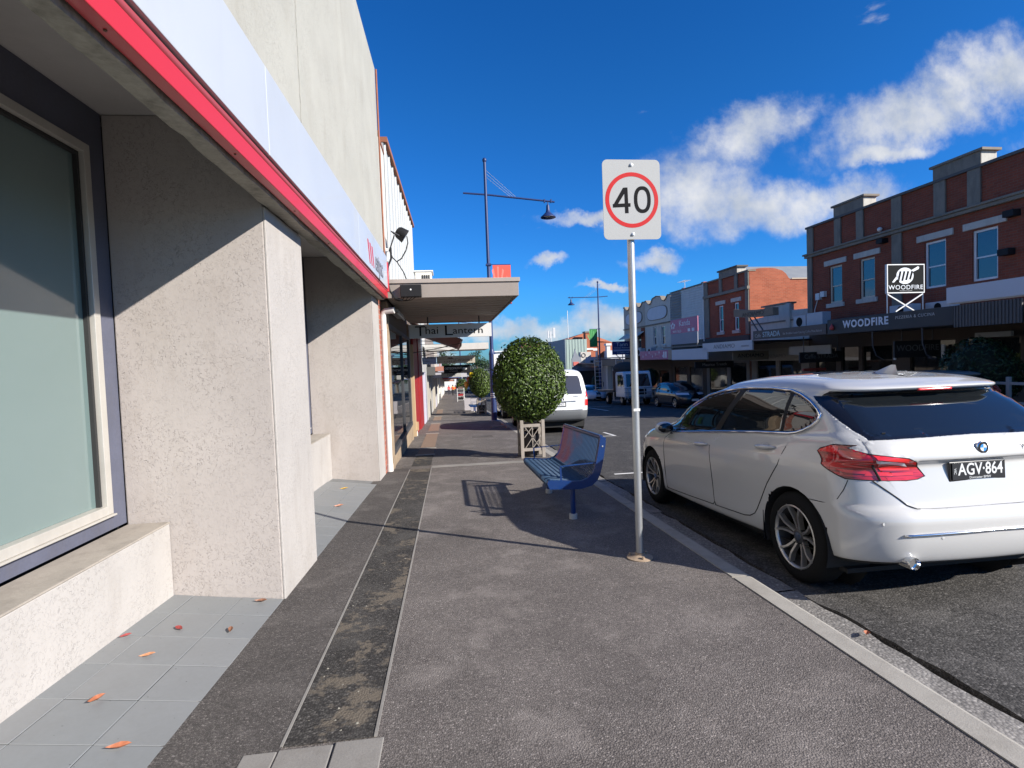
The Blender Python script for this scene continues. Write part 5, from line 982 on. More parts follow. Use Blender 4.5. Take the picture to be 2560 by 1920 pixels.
def wheel(parent, x, y, z, side, r=.325, w=.21, spokes=5, rimr=.228, detail=True):
    "side -1: outer face towards -x"
    o = ORG.get(parent.name, (0,0,0)); W_ = MB(); h = w/2
    prof = [(rimr-.006, -h*.86), (rimr+.01, -h*.97), (r-.045, -h), (r-.014, -h*.86), (r, -h*.62), (r, h*.62), (r-.014, h*.86), (r-.045, h), (rimr+.01, h*.97), (rimr-.006, h*.86)]
    ty = W_.lathe(prof, (x, y, z), 'x', 44, False).build('tyre', RUB, parent, smooth=True)
    W2 = MB(); W2.lathe([(rimr+.002, side*h*.95), (rimr-.006, side*h*.99), (rimr-.014, side*h*.93), (rimr-.018, side*h*.80)], (x, y, z), 'x', 44, False); rim = W2.build('rim', RIMS, ty, smooth=True); MB().lathe([(rimr-.016, side*h*.82), (rimr-.03, side*h*.3), (rimr-.04, -side*h*.5), (0, -side*h*.5)], (x, y, z), 'x', 44, False).build('rim_barrel', RIMD, rim, smooth=True)
    MB().lathe([(.0, side*h*.05), (.19, side*h*.05)], (x, y, z), 'x', 24).build('brake_disc', mat('brake_disc', (.03,.029,.028), .5, metal=.5), rim)
    if detail:
        for k in range(spokes):
            a0 = 2*math.pi*k/spokes + .32
            for sgn in (-1, 1):
                m = MB(); secs = []
                for rr_, off, wd, dep in ((.045, .012, .020, .60), (.10, .020, .017, .72), (.145, .030, .017, .84), (.185, .052, .021, .92), (rimr-.008, .070, .024, .96)):
                    c_, s2 = math.cos(a0), math.sin(a0); cy, cz = rr_*c_ - sgn*off*s2, rr_*s2 + sgn*off*c_
                    ty_, tz_ = -s2, c_; secs.append([(x+side*h*dep, y+cy-ty_*wd/2, z+cz-tz_*wd/2), (x+side*h*dep, y+cy+ty_*wd/2, z+cz+tz_*wd/2), (x+side*h*(dep-.35), y+cy+ty_*wd*.6, z+cz+tz_*wd*.6), (x+side*h*(dep-.35), y+cy-ty_*wd*.6, z+cz-tz_*wd*.6)])
                m.add([p for s3 in secs for p in s3], [(i*4+k2, i*4+(k2+1) % 4, (i+1)*4+(k2+1) % 4, (i+1)*4+k2) for i in range(4) for k2 in range(4)] + [(0,1,2,3), (16,17,18,19)]); m.build('spoke', RIMS, rim)
        MB().lathe([(.055, side*h*.2), (.055, side*h*.62), (.045, side*h*.66), (0, side*h*.66)], (x, y, z), 'x', 18).build('hub', RIMD, rim, smooth=True); MB().lathe([(.03, side*h*.66), (.03, side*h*.69), (0, side*h*.69)], (x, y, z), 'x', 16).build('hub_cap', CHR, rim)
    else:
        for k in range(spokes): a0 = 2*math.pi*k/spokes; MB().bar((x+side*h*.7, y+.02*math.cos(a0), z+.02*math.sin(a0)), (x+side*h*.85, y+(rimr-.01)*math.cos(a0), z+(rimr-.01)*math.sin(a0)), .05, .03, (1,0,0)).build('spoke', RIMS, rim)
    return ty
def road_z(x, y): 
    a = 2.365; b = xr(y); mm = a*.6+b*.4
    return gz(y) + (-.13 + .01*(x-a)/(mm-a) if x < mm else -.12 + (FZ-.01)*(x-mm)/(b-mm))
def vehicle(name, label, x, y, heading=0.0, cat='car', group='parked vehicles'):
    t = bpy.data.objects.new(name, None); COL.objects.link(t); t.location = (x, y, road_z(x, y)); ORG[t.name] = (0,0,0)
    pit = -math.atan(SL)*math.cos(heading); t.rotation_euler = (pit, 0, heading); t.empty_display_size = .3
    return tag(t, label, cat, group)
LV = [(.265,.20,.22,.16,4.18,.80,.28,.4), (.31,.235,.25,.065,4.27,.865,.30,.5), (.45,.34,.40,.012,4.33,.89,.33,.6), (.57,.50,.55,0,4.34,.895,.34,.62), (.63,.60,.62,.028,4.32,.90,.33,.62), (.66,.66,.64,.058,4.31,.902,.32,.62), (.78,.74,.70,.088,4.27,.905,.30,.62), (.895,.845,.76,.108,4.20,.902,.28,.6), (.945,.90,.82,.072,4.12,.888,.27,.6), (1.03,.95,.88,.105,4.0,.866,.26,.6),
      (1.085,.985,.90,.15,3.85,.846,.25,.6), (1.115,1.02,.975,.19,3.38,.826,.24,.5), (1.25,1.22,1.22,.345,2.87,.778,.21,.4), (1.340,1.372,1.355,.475,2.45,.715,.22,.36), (1.355,1.388,1.370,.43,2.4,.695,.24,.35), (1.383,1.408,1.385,.39,2.35,.675,.24,.35), (1.398,1.425,1.40,.41,2.3,.658,.24,.33), (1.420,1.450,1.42,.48,2.25,.625,.22,.3), (1.445,1.490,1.445,.55,2.15,.50,.18,.25), (1.455,1.512,1.457,.60,2.1,.25,.1,.1), (1.457,1.518,1.46,.62,2.1,.02,.01,.01)]
PER = [4, 6, 5, 3, 3, 7, 9, 6, 7, 6, 3, 12, 10, 3, 4, 3, 4, 5, 4, 3]
def arch(cx, cz, r, n=28): return [(cx+r*math.cos(math.pi*2*k/n), cz+r*math.sin(math.pi*2*k/n)) for k in range(n)]
# ---- the parked white car
car = vehicle('parked_car', 'white five-door hatchback parked at the near kerb, red tail lamps towards the camera', 3.33, 2.89)
S = Shell(LV, PER, n=(40, 30, 190, 10, 12))
S.region('wheel_opening', arch(.716, .33, .36), 's', rows=(0, 60)); S.region('wheel_opening', arch(3.44, .33, .365), 's', rows=(0, 60))
d1 = [(2.78, .93), (2.97, .84), (3.01, .775), (3.02, .5), (2.995, .265), (2.7, .275), (1.9, .31), (1.866, .34), (1.885, .6), (1.905, .80), (1.90, .87), (1.72, 1.005)]
d2 = [(1.715, 1.005), (1.895, .87), (1.90, .80), (1.88, .6), (1.861, .34), (1.85, .312), (1.36, .333), (1.275, .349), (1.2, .385), (1.16, .43), (1.0, .665), (.86, .83), (.815, .919), (.775, 1.0), (.745, 1.07)]
S.region('front_door', d1, 's'); S.region('rear_door', d2, 's')
dlo = [(3.26, .895), (3.05, .985), (2.75, 1.12), (2.42, 1.262), (2.2, 1.325), (1.95, 1.368), (1.7, 1.392), (1.49, 1.401), (1.2, 1.398), (.93, 1.382), (.80, 1.352), (.67, 1.306), (.56, 1.25), (.525, 1.212), (.535, 1.175), (.58, 1.135), (.65, 1.102), (.72, 1.08), (.80, 1.068), (1.2, 1.045), (1.81, 1.0), (2.3, .958), (2.8, .915), (3.1, .892)]
S.region('window_surround', dlo, 's'); cin = np.array([1.7, 1.2])
def inset(poly, d):
    out = []; n = len(poly)
    for i in range(n):
        a, b, c = np.array(poly[i-1]), np.array(poly[i]), np.array(poly[(i+1) % n]); e1, e2 = (b-a)/np.linalg.norm(b-a), (c-b)/np.linalg.norm(c-b); nrm = np.array([-(e1+e2)[1], (e1+e2)[0]]); nrm /= np.linalg.norm(nrm)+1e-9; out.append(tuple(b+nrm*d))
    return out
di = inset(dlo, .016)
if not Shell.inside(np.array([[di[7][0], di[7][1]]]), dlo)[0]: di = inset(dlo, -.016)
def clip(poly, f):
    out = []; n = len(poly)
    for i in range(n):
        a, b = poly[i], poly[(i+1) % n]; fa, fb = f(a), f(b)
        if fa >= 0: out.append(a)
        if fa*fb < 0: t = fa/(fa-fb); out.append((a[0]+(b[0]-a[0])*t, a[1]+(b[1]-a[1])*t))
    return out
def bl(off): return lambda p: p[0] - (1.89 + (p[1]-.994)*(1.57-1.89)/.395) + off
S.region('front_window', clip(clip(di, bl(-.05)), lambda p: 2.72-(p[1]-.93)*.45-p[0]), 's'); S.region('rear_window', clip(clip(di, lambda p: -bl(.045)(p)), lambda p: p[0]-.925), 's'); S.region('quarter_window', clip(di, lambda p: .885-p[0]), 's'); S.region('mirror_window', clip(di, lambda p: p[0]-2.78+(p[1]-.93)*.45), 's')
k10, k13 = S.ki[10], S.ki[13]
S.block('windscreen', (S.ki[11], S.ki[14]), (S.cfront+4, S.ncol-1))
rg = [(-.02, 1.092), (.40, 1.088), (.62, 1.078), (.665, 1.095), (.675, 1.16), (.645, 1.28), (.615, 1.345), (-.02, 1.346)]
QC = (0, S.nr+S.nc+8); QR = (S.ki[9], S.ki[13]+1); S.region('rear_window_surround', [(-.02, 1.080), (.64, 1.066), (.69, 1.072), (.725, 1.12), (.775, 1.22), (.795, 1.30), (.785, 1.343), (-.02, 1.343)], 'q', QR, QC); S.region('rear_glass', [(-.02, 1.094), (.40, 1.090), (.61, 1.080), (.655, 1.092), (.67, 1.13), (.665, 1.26), (.64, 1.325), (-.02, 1.328)], 'q', QR, QC); S.block('spoiler_underside', (S.ki[13], S.ki[14]+2), (0, S.nr+S.nc-6))
S.region('tailgate', [(-.02, .645), (.40, .642), (.49, .648), (.535, .68), (.57, .74), (.64, .86), (.70, .96), (.715, 1.06), (.66, 1.064), (-.02, 1.078)], 't', snap=True)
def qs(s, z): 
    U = S.uv('s'); i = ((U[:, S.nr:]-np.array([s, z]))**2).sum(-1); r, c = np.unravel_index(i.argmin(), i.shape); return (S.Q[r, c+S.nr], z)
def qt(t, z):
    U = S.uv('t')[:, :S.nr+S.nc]; i = ((U-np.array([t, z]))**2).sum(-1); r, c = np.unravel_index(i.argmin(), i.shape); return (S.Q[r, c], z)
tlp = [qt(.385, .835), qt(.44, .925), qt(.50, .952), qt(.72, .985), qt(.80, 1.02), qs(.22, 1.035), qs(.33, 1.035), qs(.44, 1.0), qs(.455, .98), qs(.40, .90), qs(.25, .822), qs(.16, .818), qt(.66, .815), qt(.5, .812), qt(.43, .816)]
S.region('tail_lamp', tlp, 'q', rows=(S.ki[4], S.ki[11]), cols=(0, S.nr+S.nc+70), snap=True, cell=.01)
S.region('roof_glass', [(1.05, -.02), (1.05, .40), (1.12, .46), (2.05, .46), (2.12, .40), (2.12, -.02)], 'p', rows=(S.ki[13], S.nrow-1), cols=(0, S.ncol-1), cell=.02)
S.block('underbody', (0, S.ki[1]), (0, S.ncol-1))
mats = dict(body=CARW, front_door=CARW, rear_door=CARW, tailgate=CARW, window_surround=mat('satin_black_pillar', (.006,.006,.007), .55, spec=.25), front_window=CGL, rear_window=CGL, quarter_window=CGL, mirror_window=CGL, windscreen=CGL, rear_window_surround=GBLK, rear_glass=CGL, spoiler_underside=GBLK, tail_lamp=TAILR, tail_lamp_strip=TAILB, tail_lamp_smoke=TAILD, reversing_lamp=LAMPW, roof_glass=CGL, underbody=SEAM)
res = S.build(car, mats, both=('front_door', 'rear_door', 'window_surround', 'front_window', 'rear_window', 'quarter_window', 'mirror_window', 'tail_lamp'), skip=('wheel_opening',))
body = res['body'][0]
def onskin(pts, mode='s', out=.0015):
    r_ = []
    for a, b in pts: p = S.nearest(a, b, mode); r_.append(p + (Vector((-out, 0, 0)) if mode == 's' else Vector((0, -out, 0))))
    for _ in range(4):
        if len(r_) > 8: r_ = [r_[0]] + [Vector(((r_[i-1].x+r_[i].x+r_[i+1].x)/3, r_[i].y, r_[i].z)) for i in range(1, len(r_)-1)] + [r_[-1]]
    return r_
def dens(poly, step=.03, closed=True):
    out = []; n = len(poly)
    for i in range(n if closed else n-1):
        a, b = np.array(poly[i]), np.array(poly[(i+1) % n]); k = max(1, int(np.linalg.norm(b-a)/step))
        for j in range(k): out.append(tuple(a+(b-a)*j/k))
    if not closed: out.append(poly[-1])
    return out
def mir(pts): return [Vector((-p.x, p.y, p.z)) for p in pts]
for sg in (1, -1):
    f = (lambda p: p) if sg == 1 else mir
    MB().tube(f(onskin(dens(dlo), 's', .009)), .0125, 8, True).build('window_chrome', CHR, car, smooth='all')
    for nm_, mt_, A_, B_ in (('tail_lamp_strip', TAILB, [qt(.425, .905), qt(.52, .928), qt(.68, .948)], [qt(.445, .926), qt(.51, .951), qt(.70, .978)]), ('reversing_lamp', LAMPW, [qt(.49, .898), qt(.58, .914), qt(.68, .926)], [qt(.515, .922), qt(.59, .934), qt(.68, .943)]),
                             ('tail_lamp_strip', TAILB, [qs(.29, .985), qs(.36, .985), qs(.43, .985)], [qs(.29, 1.030), qs(.335, 1.030), qs(.425, 1.0)]),
                             ('tail_lamp_bar', TAILB, [qt(.46, .846), qt(.55, .846), qt(.655, .846)], [qt(.46, .862), qt(.55, .862), qt(.655, .862)]), ('tail_lamp_bar', TAILB, [qt(.47, .874), qt(.55, .876), qt(.66, .88)], [qt(.47, .886), qt(.55, .89), qt(.66, .895)]), ('tail_lamp_bar', TAILB, [qt(.73, .846), qs(.12, .846), qs(.26, .865)], [qt(.73, .866), qs(.12, .866), qs(.29, .885)])):
        g_ = []; nn_ = 14
        def lp(L_, t_): k_ = min(int(t_*2), 1); u_ = t_*2-k_; return (L_[k_][0]+(L_[k_+1][0]-L_[k_][0])*u_, L_[k_][1]+(L_[k_+1][1]-L_[k_][1])*u_)
        for j_ in range(3):
            for i_ in range(nn_+1):
                a_, b_ = lp(A_, i_/nn_), lp(B_, i_/nn_); p_ = S.nearq(a_[0]+(b_[0]-a_[0])*j_/2, a_[1]+(b_[1]-a_[1])*j_/2); d_ = Vector((p_.x*.9, p_.y-1.0, 0)).normalized()*.003; g_.append(p_ + d_)
        g_ = f(g_); MB().add(g_, [(j_*(nn_+1)+i_, j_*(nn_+1)+i_+1, (j_+1)*(nn_+1)+i_+1, (j_+1)*(nn_+1)+i_) for j_ in range(2) for i_ in range(nn_)]).build(nm_, mt_, car, smooth='all')
    MB().tube(f(onskin(dens(d1[:-1], closed=False), 's', 0)), .0042, 6).build('door_gap', SEAM, car); MB().tube(f(onskin(dens(d2[4:], closed=False), 's', 0)), .0042, 6).build('door_gap', SEAM, car)
    MB().tube(f(onskin(dens([(.235, .815), (.25, .75), (.28, .69), (.325, .655), (.40, .643), (.53, .638)], .03, False), 's', 0)), .003, 5).build('bumper_gap', SEAM, car)
    MB().tube(f([S.nearest(a, b, 't') + Vector((0, -.001, 0)) for a, b in dens([(.70, .813), (.64, .76), (.57, .70), (.535, .665), (.49, .645), (.40, .640), (0, .642)], .05, False)]), .0045, 5).build('tailgate_gap', SEAM, car)
    MB().tube(f([S.nearq(a, b) for a, b in dens(tlp, .03)]), .0035, 5, True).build('lamp_gasket', SEAM, car)
    MB().tube(f([S.nearest(a, b, 't') + Vector((0, -.002, 0)) for a, b in ((.66, .815), (.69, .90), (.72, .985))]), .007, 6).build('lamp_divider', SEAM, car)
    for yy0, yy1, zz0, zz1 in ((1.93, 2.22, .872, .852), (.90, 1.16, .955, .938)):
        a = S.nearest(yy0, zz0, 's'); b = S.nearest(yy1, zz1, 's'); pts = [a + (b-a)*t + Vector((-.008 - .022*math.sin(math.pi*t), 0, 0)) for t in [k/8 for k in range(9)]]
        MB().tube(f(pts), [.006, .012, .016, .018, .018, .018, .016, .013, .008], 10).build('door_handle', CARW, car, smooth='all')
        c = (a+b)/2; MB().lathe2([(math.sin(math.pi*i/8), -math.cos(math.pi*i/8)) for i in range(9)], tuple(f([c])[0]), .006, .055, .032, 14).build('handle_recess', mat('handle_shade', (.42,.41,.40), .4), car, smooth='all')
    # mirror
    c = Vector((-.955, 2.83, .965)); c = f([c])[0]; m = MB(); m.ball(tuple(c), .105, .065, .068, 16, 10); mm_ = m.build('door_mirror', CARW, car, smooth='all'); MB().ball((c.x, c.y-.028, c.z), .09, .045, .055, 14, 8).build('mirror_glass', CGL, mm_, smooth='all'); MB().bar((c.x+.06*sg, c.y, c.z-.05), (c.x+.13*sg, c.y-.02, c.z-.06), .05, .03).build('mirror_foot', GBLK, mm_)
    for yy0, zz in ((.716, .325), (3.44, .325)):
        wheel(car, -.775*sg, yy0, zz, -sg)
        n_ = 22; r0, r1 = .36 if yy0 < 1 else .365, .352; m = MB(); ring = [k for k in range(n_+1)]
        x0 = -.878*sg; x1 = -.56*sg; vs = [(x0, yy0+(r0-.002)*math.cos(-.35+(math.pi+.7)*k/n_), zz+.005+(r0-.002)*math.sin(-.35+(math.pi+.7)*k/n_)) for k in ring] + [(x1, yy0+r0*math.cos(-.35+(math.pi+.7)*k/n_), zz+.005+r0*math.sin(-.35+(math.pi+.7)*k/n_)) for k in ring]
        m.add(vs, [(i, i+1, n_+2+i, n_+1+i) for i in range(n_)]); m.add([(x1, yy0, zz)] + [(x1, yy0+r0*math.cos(2*math.pi*k/n_), zz+r0*math.sin(2*math.pi*k/n_)) for k in ring], [(0, i+1, i+2) for i in range(n_)]); m.build('wheel_liner', SEAM, car)
    # mud flap of the rear wheel
    MB().box(min(-.885*sg, -.80*sg), max(-.885*sg, -.80*sg), 1.075, 1.085, .21, .44).build('mud_flap', GBLK, car)
# high brake lamp under the spoiler lip
r_ = S.ki[14]+2; pts = [(sg*S.G[r_, c][0], S.G[r_, c][1]-.004, S.G[r_, c][2]-.002) for sg, cs in ((1, range(12, 0, -1)), (-1, range(0, 13))) for c in cs]
MB().tube(pts, .009, 6).build('brake_lamp', TAILB, car, smooth='all')
# antenna fin
m = MB(); m.add([(0, .70, 1.455), (-.03, .80, 1.46), (-.035, .95, 1.47), (-.005, .99, 1.472), (.035, .95, 1.47), (.03, .80, 1.46), (0, .72, 1.545), (0, .76, 1.548), (0, .88, 1.51)], [(0,1,6),(1,7,6),(1,2,8,7),(2,3,8),(3,4,8),(4,5,7,8),(5,6,7),(5,0,6)]); m.build('antenna_fin', CARW, car, smooth=True)
# plate, recess, badge, lettering
def rpt(t, z, d=0): p = S.nearest(abs(t), z, 't'); return Vector((t, p.y-d, z))
y_p = rpt(0, .86).y
MB().box(-.23, .17, y_p-.012, y_p-.001, .79, .915).build('plate_surround', GBLK, car, bevel=.006); pl = MB().box(-.212, .152, y_p-.018, y_p-.0125, .802, .905).build('number_plate', mat('black_plate', (.018,.018,.02), .35), car)
PLT = mat('plate_lettering', (.62,.63,.62), .4); text('AGV·864', .105, (-.015, y_p-.0185, .862), (1,0,0), (0,0,1), PLT, pl, ext=.0012, sx=.80, bold=.0015); text('VIC', .024, (-.195, y_p-.0185, .855), (0,0,-1), (1,0,0), PLT, pl, ext=.0008); text('Doncaster BMW', .022, (-.02, y_p-.0185, .812), (1,0,0), (0,0,1), PLT, pl, ext=.0008)
m = MB(); pts = [(-.46+.92*k/16, .925 + (.004 if 2 < k < 14 else -.006)) for k in range(17)]; m.add([rpt(a, .935, .004) for a, b in pts] + [rpt(a, .918, -.006) for a, b in pts], [(i, i+1, 18+i, 17+i) for i in range(16)]); m.build('handle_shadow_lip', mat('lip_grey', (.16,.155,.15), .4), car)
yb_ = rpt(0, .995).y
b = MB(); b.lathe([(.041, yb_-.001), (.041, yb_-.008), (.036, yb_-.011), (0, yb_-.011)], (.0, 0, .997), 'y', 28); b = b.build('round_badge', CHR, car, smooth=True); MB().lathe([(.037, yb_-.0115), (.0, yb_-.0118)], (.0, 0, .997), 'y', 28).build('badge_ring', GBLK, b)
for k in range(4):
    a0 = math.pi/2*k; m = MB(); m.add([(0, yb_-.0125, .997)] + [(.023*math.cos(a0+math.pi/2*j/6), yb_-.0125, .997+.023*math.sin(a0+math.pi/2*j/6)) for j in range(7)], [(0, j+1, j+2) for j in range(6)]); m.build('badge_quarter', mat('badge_blue', (.05,.25,.6), .3) if k % 2 else WHITE, b)
text('220i', .055, (.33, rpt(.33, .98).y-.004, .985), (1,0,0), (0,0,1), CHR, car, ext=.002, sx=1.1)
# rear bumper details
for a, b_, mt_, nm in ((-.60, .60, CHR, 'bumper_chrome_strip'),):
    pts = [(a+(b_-a)*k/24, .49 + .012*(1-abs(2*k/24-1))) for k in range(25)]; MB().tube([Vector((t, S.nearest(abs(t), z, 't').y-.004, z)) for t, z in pts], .009, 6).build(nm, mt_, car, smooth='all')
for t, z in ((-.70, .56), (-.36, .47), (.36, .47), (.70, .56)): MB().lathe([(.010, S.nearest(abs(t), z, 't').y-.0005), (0, S.nearest(abs(t), z, 't').y-.001)], (t, 0, z), 'y', 12).build('parking_sensor', mat('sensor_grey', (.45,.45,.44), .4), car)
MB().lathe([(.030, .055), (.037, .035), (.040, .055), (.038, .2)], (-.545, 0, .318), 'y', 20).build('exhaust_tip', CHR, car, smooth=True); MB().lathe([(.030, .06), (0, .07)], (-.545, 0, .318), 'y', 20).build('exhaust_bore', SEAM, car)
MB().tube([rpt(-.58+.02*k, 1.105+.0*k, .004) for k in range(2)], .004, 5).build('glass_clip', SEAM, car)
MB().tube([(.02, .20, 1.115), (-.35, .215, 1.118)], .007, 6).build('rear_wiper', GBLK, car)
MB().box(-.75, .75, .35, 3.9, .17, .20).build('floor_pan', SEAM, car)
# ---- other vehicles, same way of building
PER2 = [2, 3, 3, 2, 2, 3, 3, 3, 3, 3, 2, 6, 5, 1, 2, 2, 2, 3, 2, 2]
def simple_car(name, label, x, y, heading, paint_, sc_, seen='front', L=4.34, plate=None):
    t = vehicle(name, label, x, y, heading); S = Shell(LV, PER2, sc_, n=(12, 8, 60, 8, 12)); sx, sy, sz = sc_
    Z = lambda p: [(a*sy, b*sz) for a, b in p]
    S.region('wheel_opening', Z(arch(.716, .33, .36)), 's', rows=(0, 30), cell=.03); S.region('wheel_opening', Z(arch(3.44, .33, .365)), 's', rows=(0, 30), cell=.03)
    S.region('side_windows', Z([(3.1, .93), (2.42, 1.25), (1.95, 1.36), (1.49, 1.39), (.93, 1.37), (.67, 1.29), (.56, 1.2), (.72, 1.09), (1.81, 1.01)]), 's', cell=.03)
    S.block('windscreen', (S.ki[11], S.ki[13]), (S.cfront+3, S.ncol-1)); S.region('rear_glass', [(a*sx, b*sz) for a, b in [(-.02, 1.09), (.63, 1.08), (.68, 1.15), (.6, 1.34), (-.02, 1.34)]], 't', cell=.03)
    S.block('headlamp', (S.ki[7], S.ki[9]), (S.cfront+1, S.cfront+8)); S.block('grille', (S.ki[3]+1, S.ki[8]), (S.ncol-9, S.ncol-1)); S.block('lower_grille', (S.ki[1], S.ki[3]), (S.ncol-10, S.ncol-1)); S.block('tail_lamp', (S.ki[6], S.ki[10]), (9, 18))
    r_ = S.build(t, dict(body=paint_, side_windows=CGL, windscreen=CGL, rear_glass=CGL, headlamp=LAMPW, grille=GBLK, lower_grille=GBLK, tail_lamp=TAILR), both=('side_windows', 'headlamp', 'tail_lamp'), skip=('wheel_opening',))
    for sg in (1, -1):
        for yy0 in (.716, 3.44): wheel(t, -.775*sg*sx, yy0*sy, .325*sz, -sg, .325*sz, .2, 5, .225*sz, False)
        MB().ball((-.97*sg*sx, 2.8*sy, 1.0*sz), .09, .06, .06, 10, 7).build('door_mirror', paint_, t, smooth='all')
    MB().box(-.7*sx, .7*sx, .3, 3.9*sy, .16, .3).build('floor_pan', SEAM, t)
    if plate: p = MB().box(-.19, .19, L*sy-.03, L*sy+.012, .42*sz, .53*sz).build('number_plate', WHITE, t)
    return t
NAVYP = paint('dark_navy_paint', (.006,.008,.013), .25, 1.0); BWP = paint('cool_white_paint', (.62,.66,.72), .28, 1.0); SILV = paint('silver_paint', (.42,.42,.43), .3, 1.0, .3)
PI = math.pi
hx = xr(29.5, XR) - .95
simple_car('parked_hatchback', 'small dark navy hatchback parked nose towards the camera before the clothes shop', hx, 31.2, PI+R(1.65), NAVYP, (.92, .88, .98), plate=True)
simple_car('parked_sedan', 'distant white car parked nose towards the camera behind the tray truck', xr(46.5, XR)-1.1, 48.2, PI+R(1.65), BWP, (1.0, 1.02, .92), plate=True)
simple_car('parked_wagon', 'silver wagon parked by the pizzeria, its roof showing above the white hatchback', xr(11, XR)-1.1, 12.0, R(1.65), SILV, (1.02, 1.1, 1.06))
simple_car('parked_dark_car', 'dark car parked on the left beyond the white van by the second round tree', 3.25, 23.5, 0, NAVYP, (1, 1, .98))
# ---- white van beyond the round tree
VL = [(.36,.30,.32,.14,4.95,.84,.25,.4), (.42,.36,.36,.05,5.02,.90,.26,.5), (.56,.46,.5,.0,5.08,.93,.26,.5), (.66,.55,.6,.0,5.1,.945,.25,.5), (.68,.60,.64,.05,5.09,.95,.22,.5), (.95,.95,.85,.065,4.95,.96,.17,.5), (1.12,1.08,.98,.08,4.8,.955,.16,.5), (1.18,1.13,1.02,.10,4.6,.945,.16,.5), (1.45,1.42,1.3,.17,4.2,.905,.16,.45), (1.72,1.72,1.66,.28,3.6,.85,.16,.4), (1.84,1.86,1.80,.36,3.3,.76,.16,.35), (1.90,1.93,1.86,.45,3.1,.55,.15,.2), (1.92,1.95,1.88,.5,3.0,.02,.01,.01)]
van = vehicle('parked_van', 'white van with grey bumper parked ahead, half hidden by the round tree', 3.22, 15.55, 0, 'van')
S = Shell(VL, [3, 3, 3, 2, 6, 5, 3, 7, 8, 6, 4, 4], n=(22, 14, 70, 8, 10), cr=.05)
S.region('wheel_opening', arch(.95, .35, .37), 's', rows=(0, 26), cell=.03); S.region('wheel_opening', arch(4.1, .35, .37), 's', rows=(0, 26), cell=.03)
S.region('rear_window', [(-.02, 1.17), (.70, 1.15), (.745, 1.19), (.70, 1.60), (.66, 1.70), (-.02, 1.73)], 't', cell=.02)
S.region('side_windows', [(.6, 1.2), (.5, 1.62), (3.4, 1.62), (3.95, 1.2)], 's', cell=.03); S.region('tailgate', [(-.02, .70), (.70, .69), (.76, .75), (.80, 1.0), (.79, 1.15), (.70, 1.15), (-.02, 1.17)], 't', cell=.02)
S.region('tail_lamp', [(.80, .80), (.99, .80), (.99, 1.28), (.90, 1.28), (.85, 1.2), (.82, 1.0)], 't', cell=.015); S.region('lamp_clear_band', [(.80, .98), (.99, .98), (.99, 1.05), (.80, 1.05)], 't', snap=False)
S.block('bumper', (0, S.ki[4]), (0, S.nr+S.nc+16)); S.block('windscreen', (S.ki[7], S.ki[9]), (S.cfront+3, S.ncol-1))
VW = paint('van_white_paint', (.60,.60,.59), .3, 1.0); GB_ = mat('grey_bumper_plastic', (.085,.09,.095), .6, .1)
S.build(van, dict(body=VW, tailgate=VW, rear_window=glassmat('van_glass', (.05,.05,.06), .02, .8), side_windows=CGL, windscreen=CGL, tail_lamp=TAILB, lamp_clear_band=LAMPW, bumper=GB_), both=('side_windows', 'tail_lamp', 'lamp_clear_band'), skip=('wheel_opening',))
for sg in (1, -1):
    for yy0 in (.95, 4.1): wheel(van, -.80*sg, yy0, .34, -sg, .34, .22, 5, .21, False)
    MB().tube([Vector((-sg*a, S.nearest(a, b, 't').y-.001, b)) for a, b in ((.795, 1.15), (.805, 1.0), (.77, .75), (.71, .69), (0, .695))], .006, 5).build('tailgate_gap', SEAM, van)
yv = S.nearest(.2, .9, 't').y
MB().box(-.22, .22, yv-.02, yv-.006, .80, .93).build('plate_frame', BLK, van); pv_ = MB().box(-.195, .195, yv-.026, yv-.021, .82, .915).build('number_plate', WHITE, van); text('1IQ·3NO', .095, (0, yv-.0265, .866), (1,0,0), (0,0,1), mat('plate_navy', (.03,.04,.10), .5), pv_, ext=.001, sx=.82)
MB().box(-.55, .55, yv-.03, yv, .955, .985).build('handle_strip', VW, van); text('iMAX', .07, (.52, S.nearest(.5, 1.09, 't').y-.004, 1.085), (1,0,0), (0,0,1), GREYP, van, ext=.002)
MB().box(-.8, .8, .3, 4.7, .18, .34).build('floor_pan', SEAM, van)
# ---- tray truck on the far side
tk = vehicle('tray_truck', 'white cab tray truck with steel bull bar and ladder racks across the street', xr(34, XR)-1.7, 33.2, PI+R(1.65), 'truck'); tk.location.z = road_z(tk.location.x, 33.2)
TW = paint('truck_white_paint', (.62,.64,.66), .4, .5); BAR = mat('galvanised_steel', (.40,.40,.40), .45, .15, 5, metal=.6)
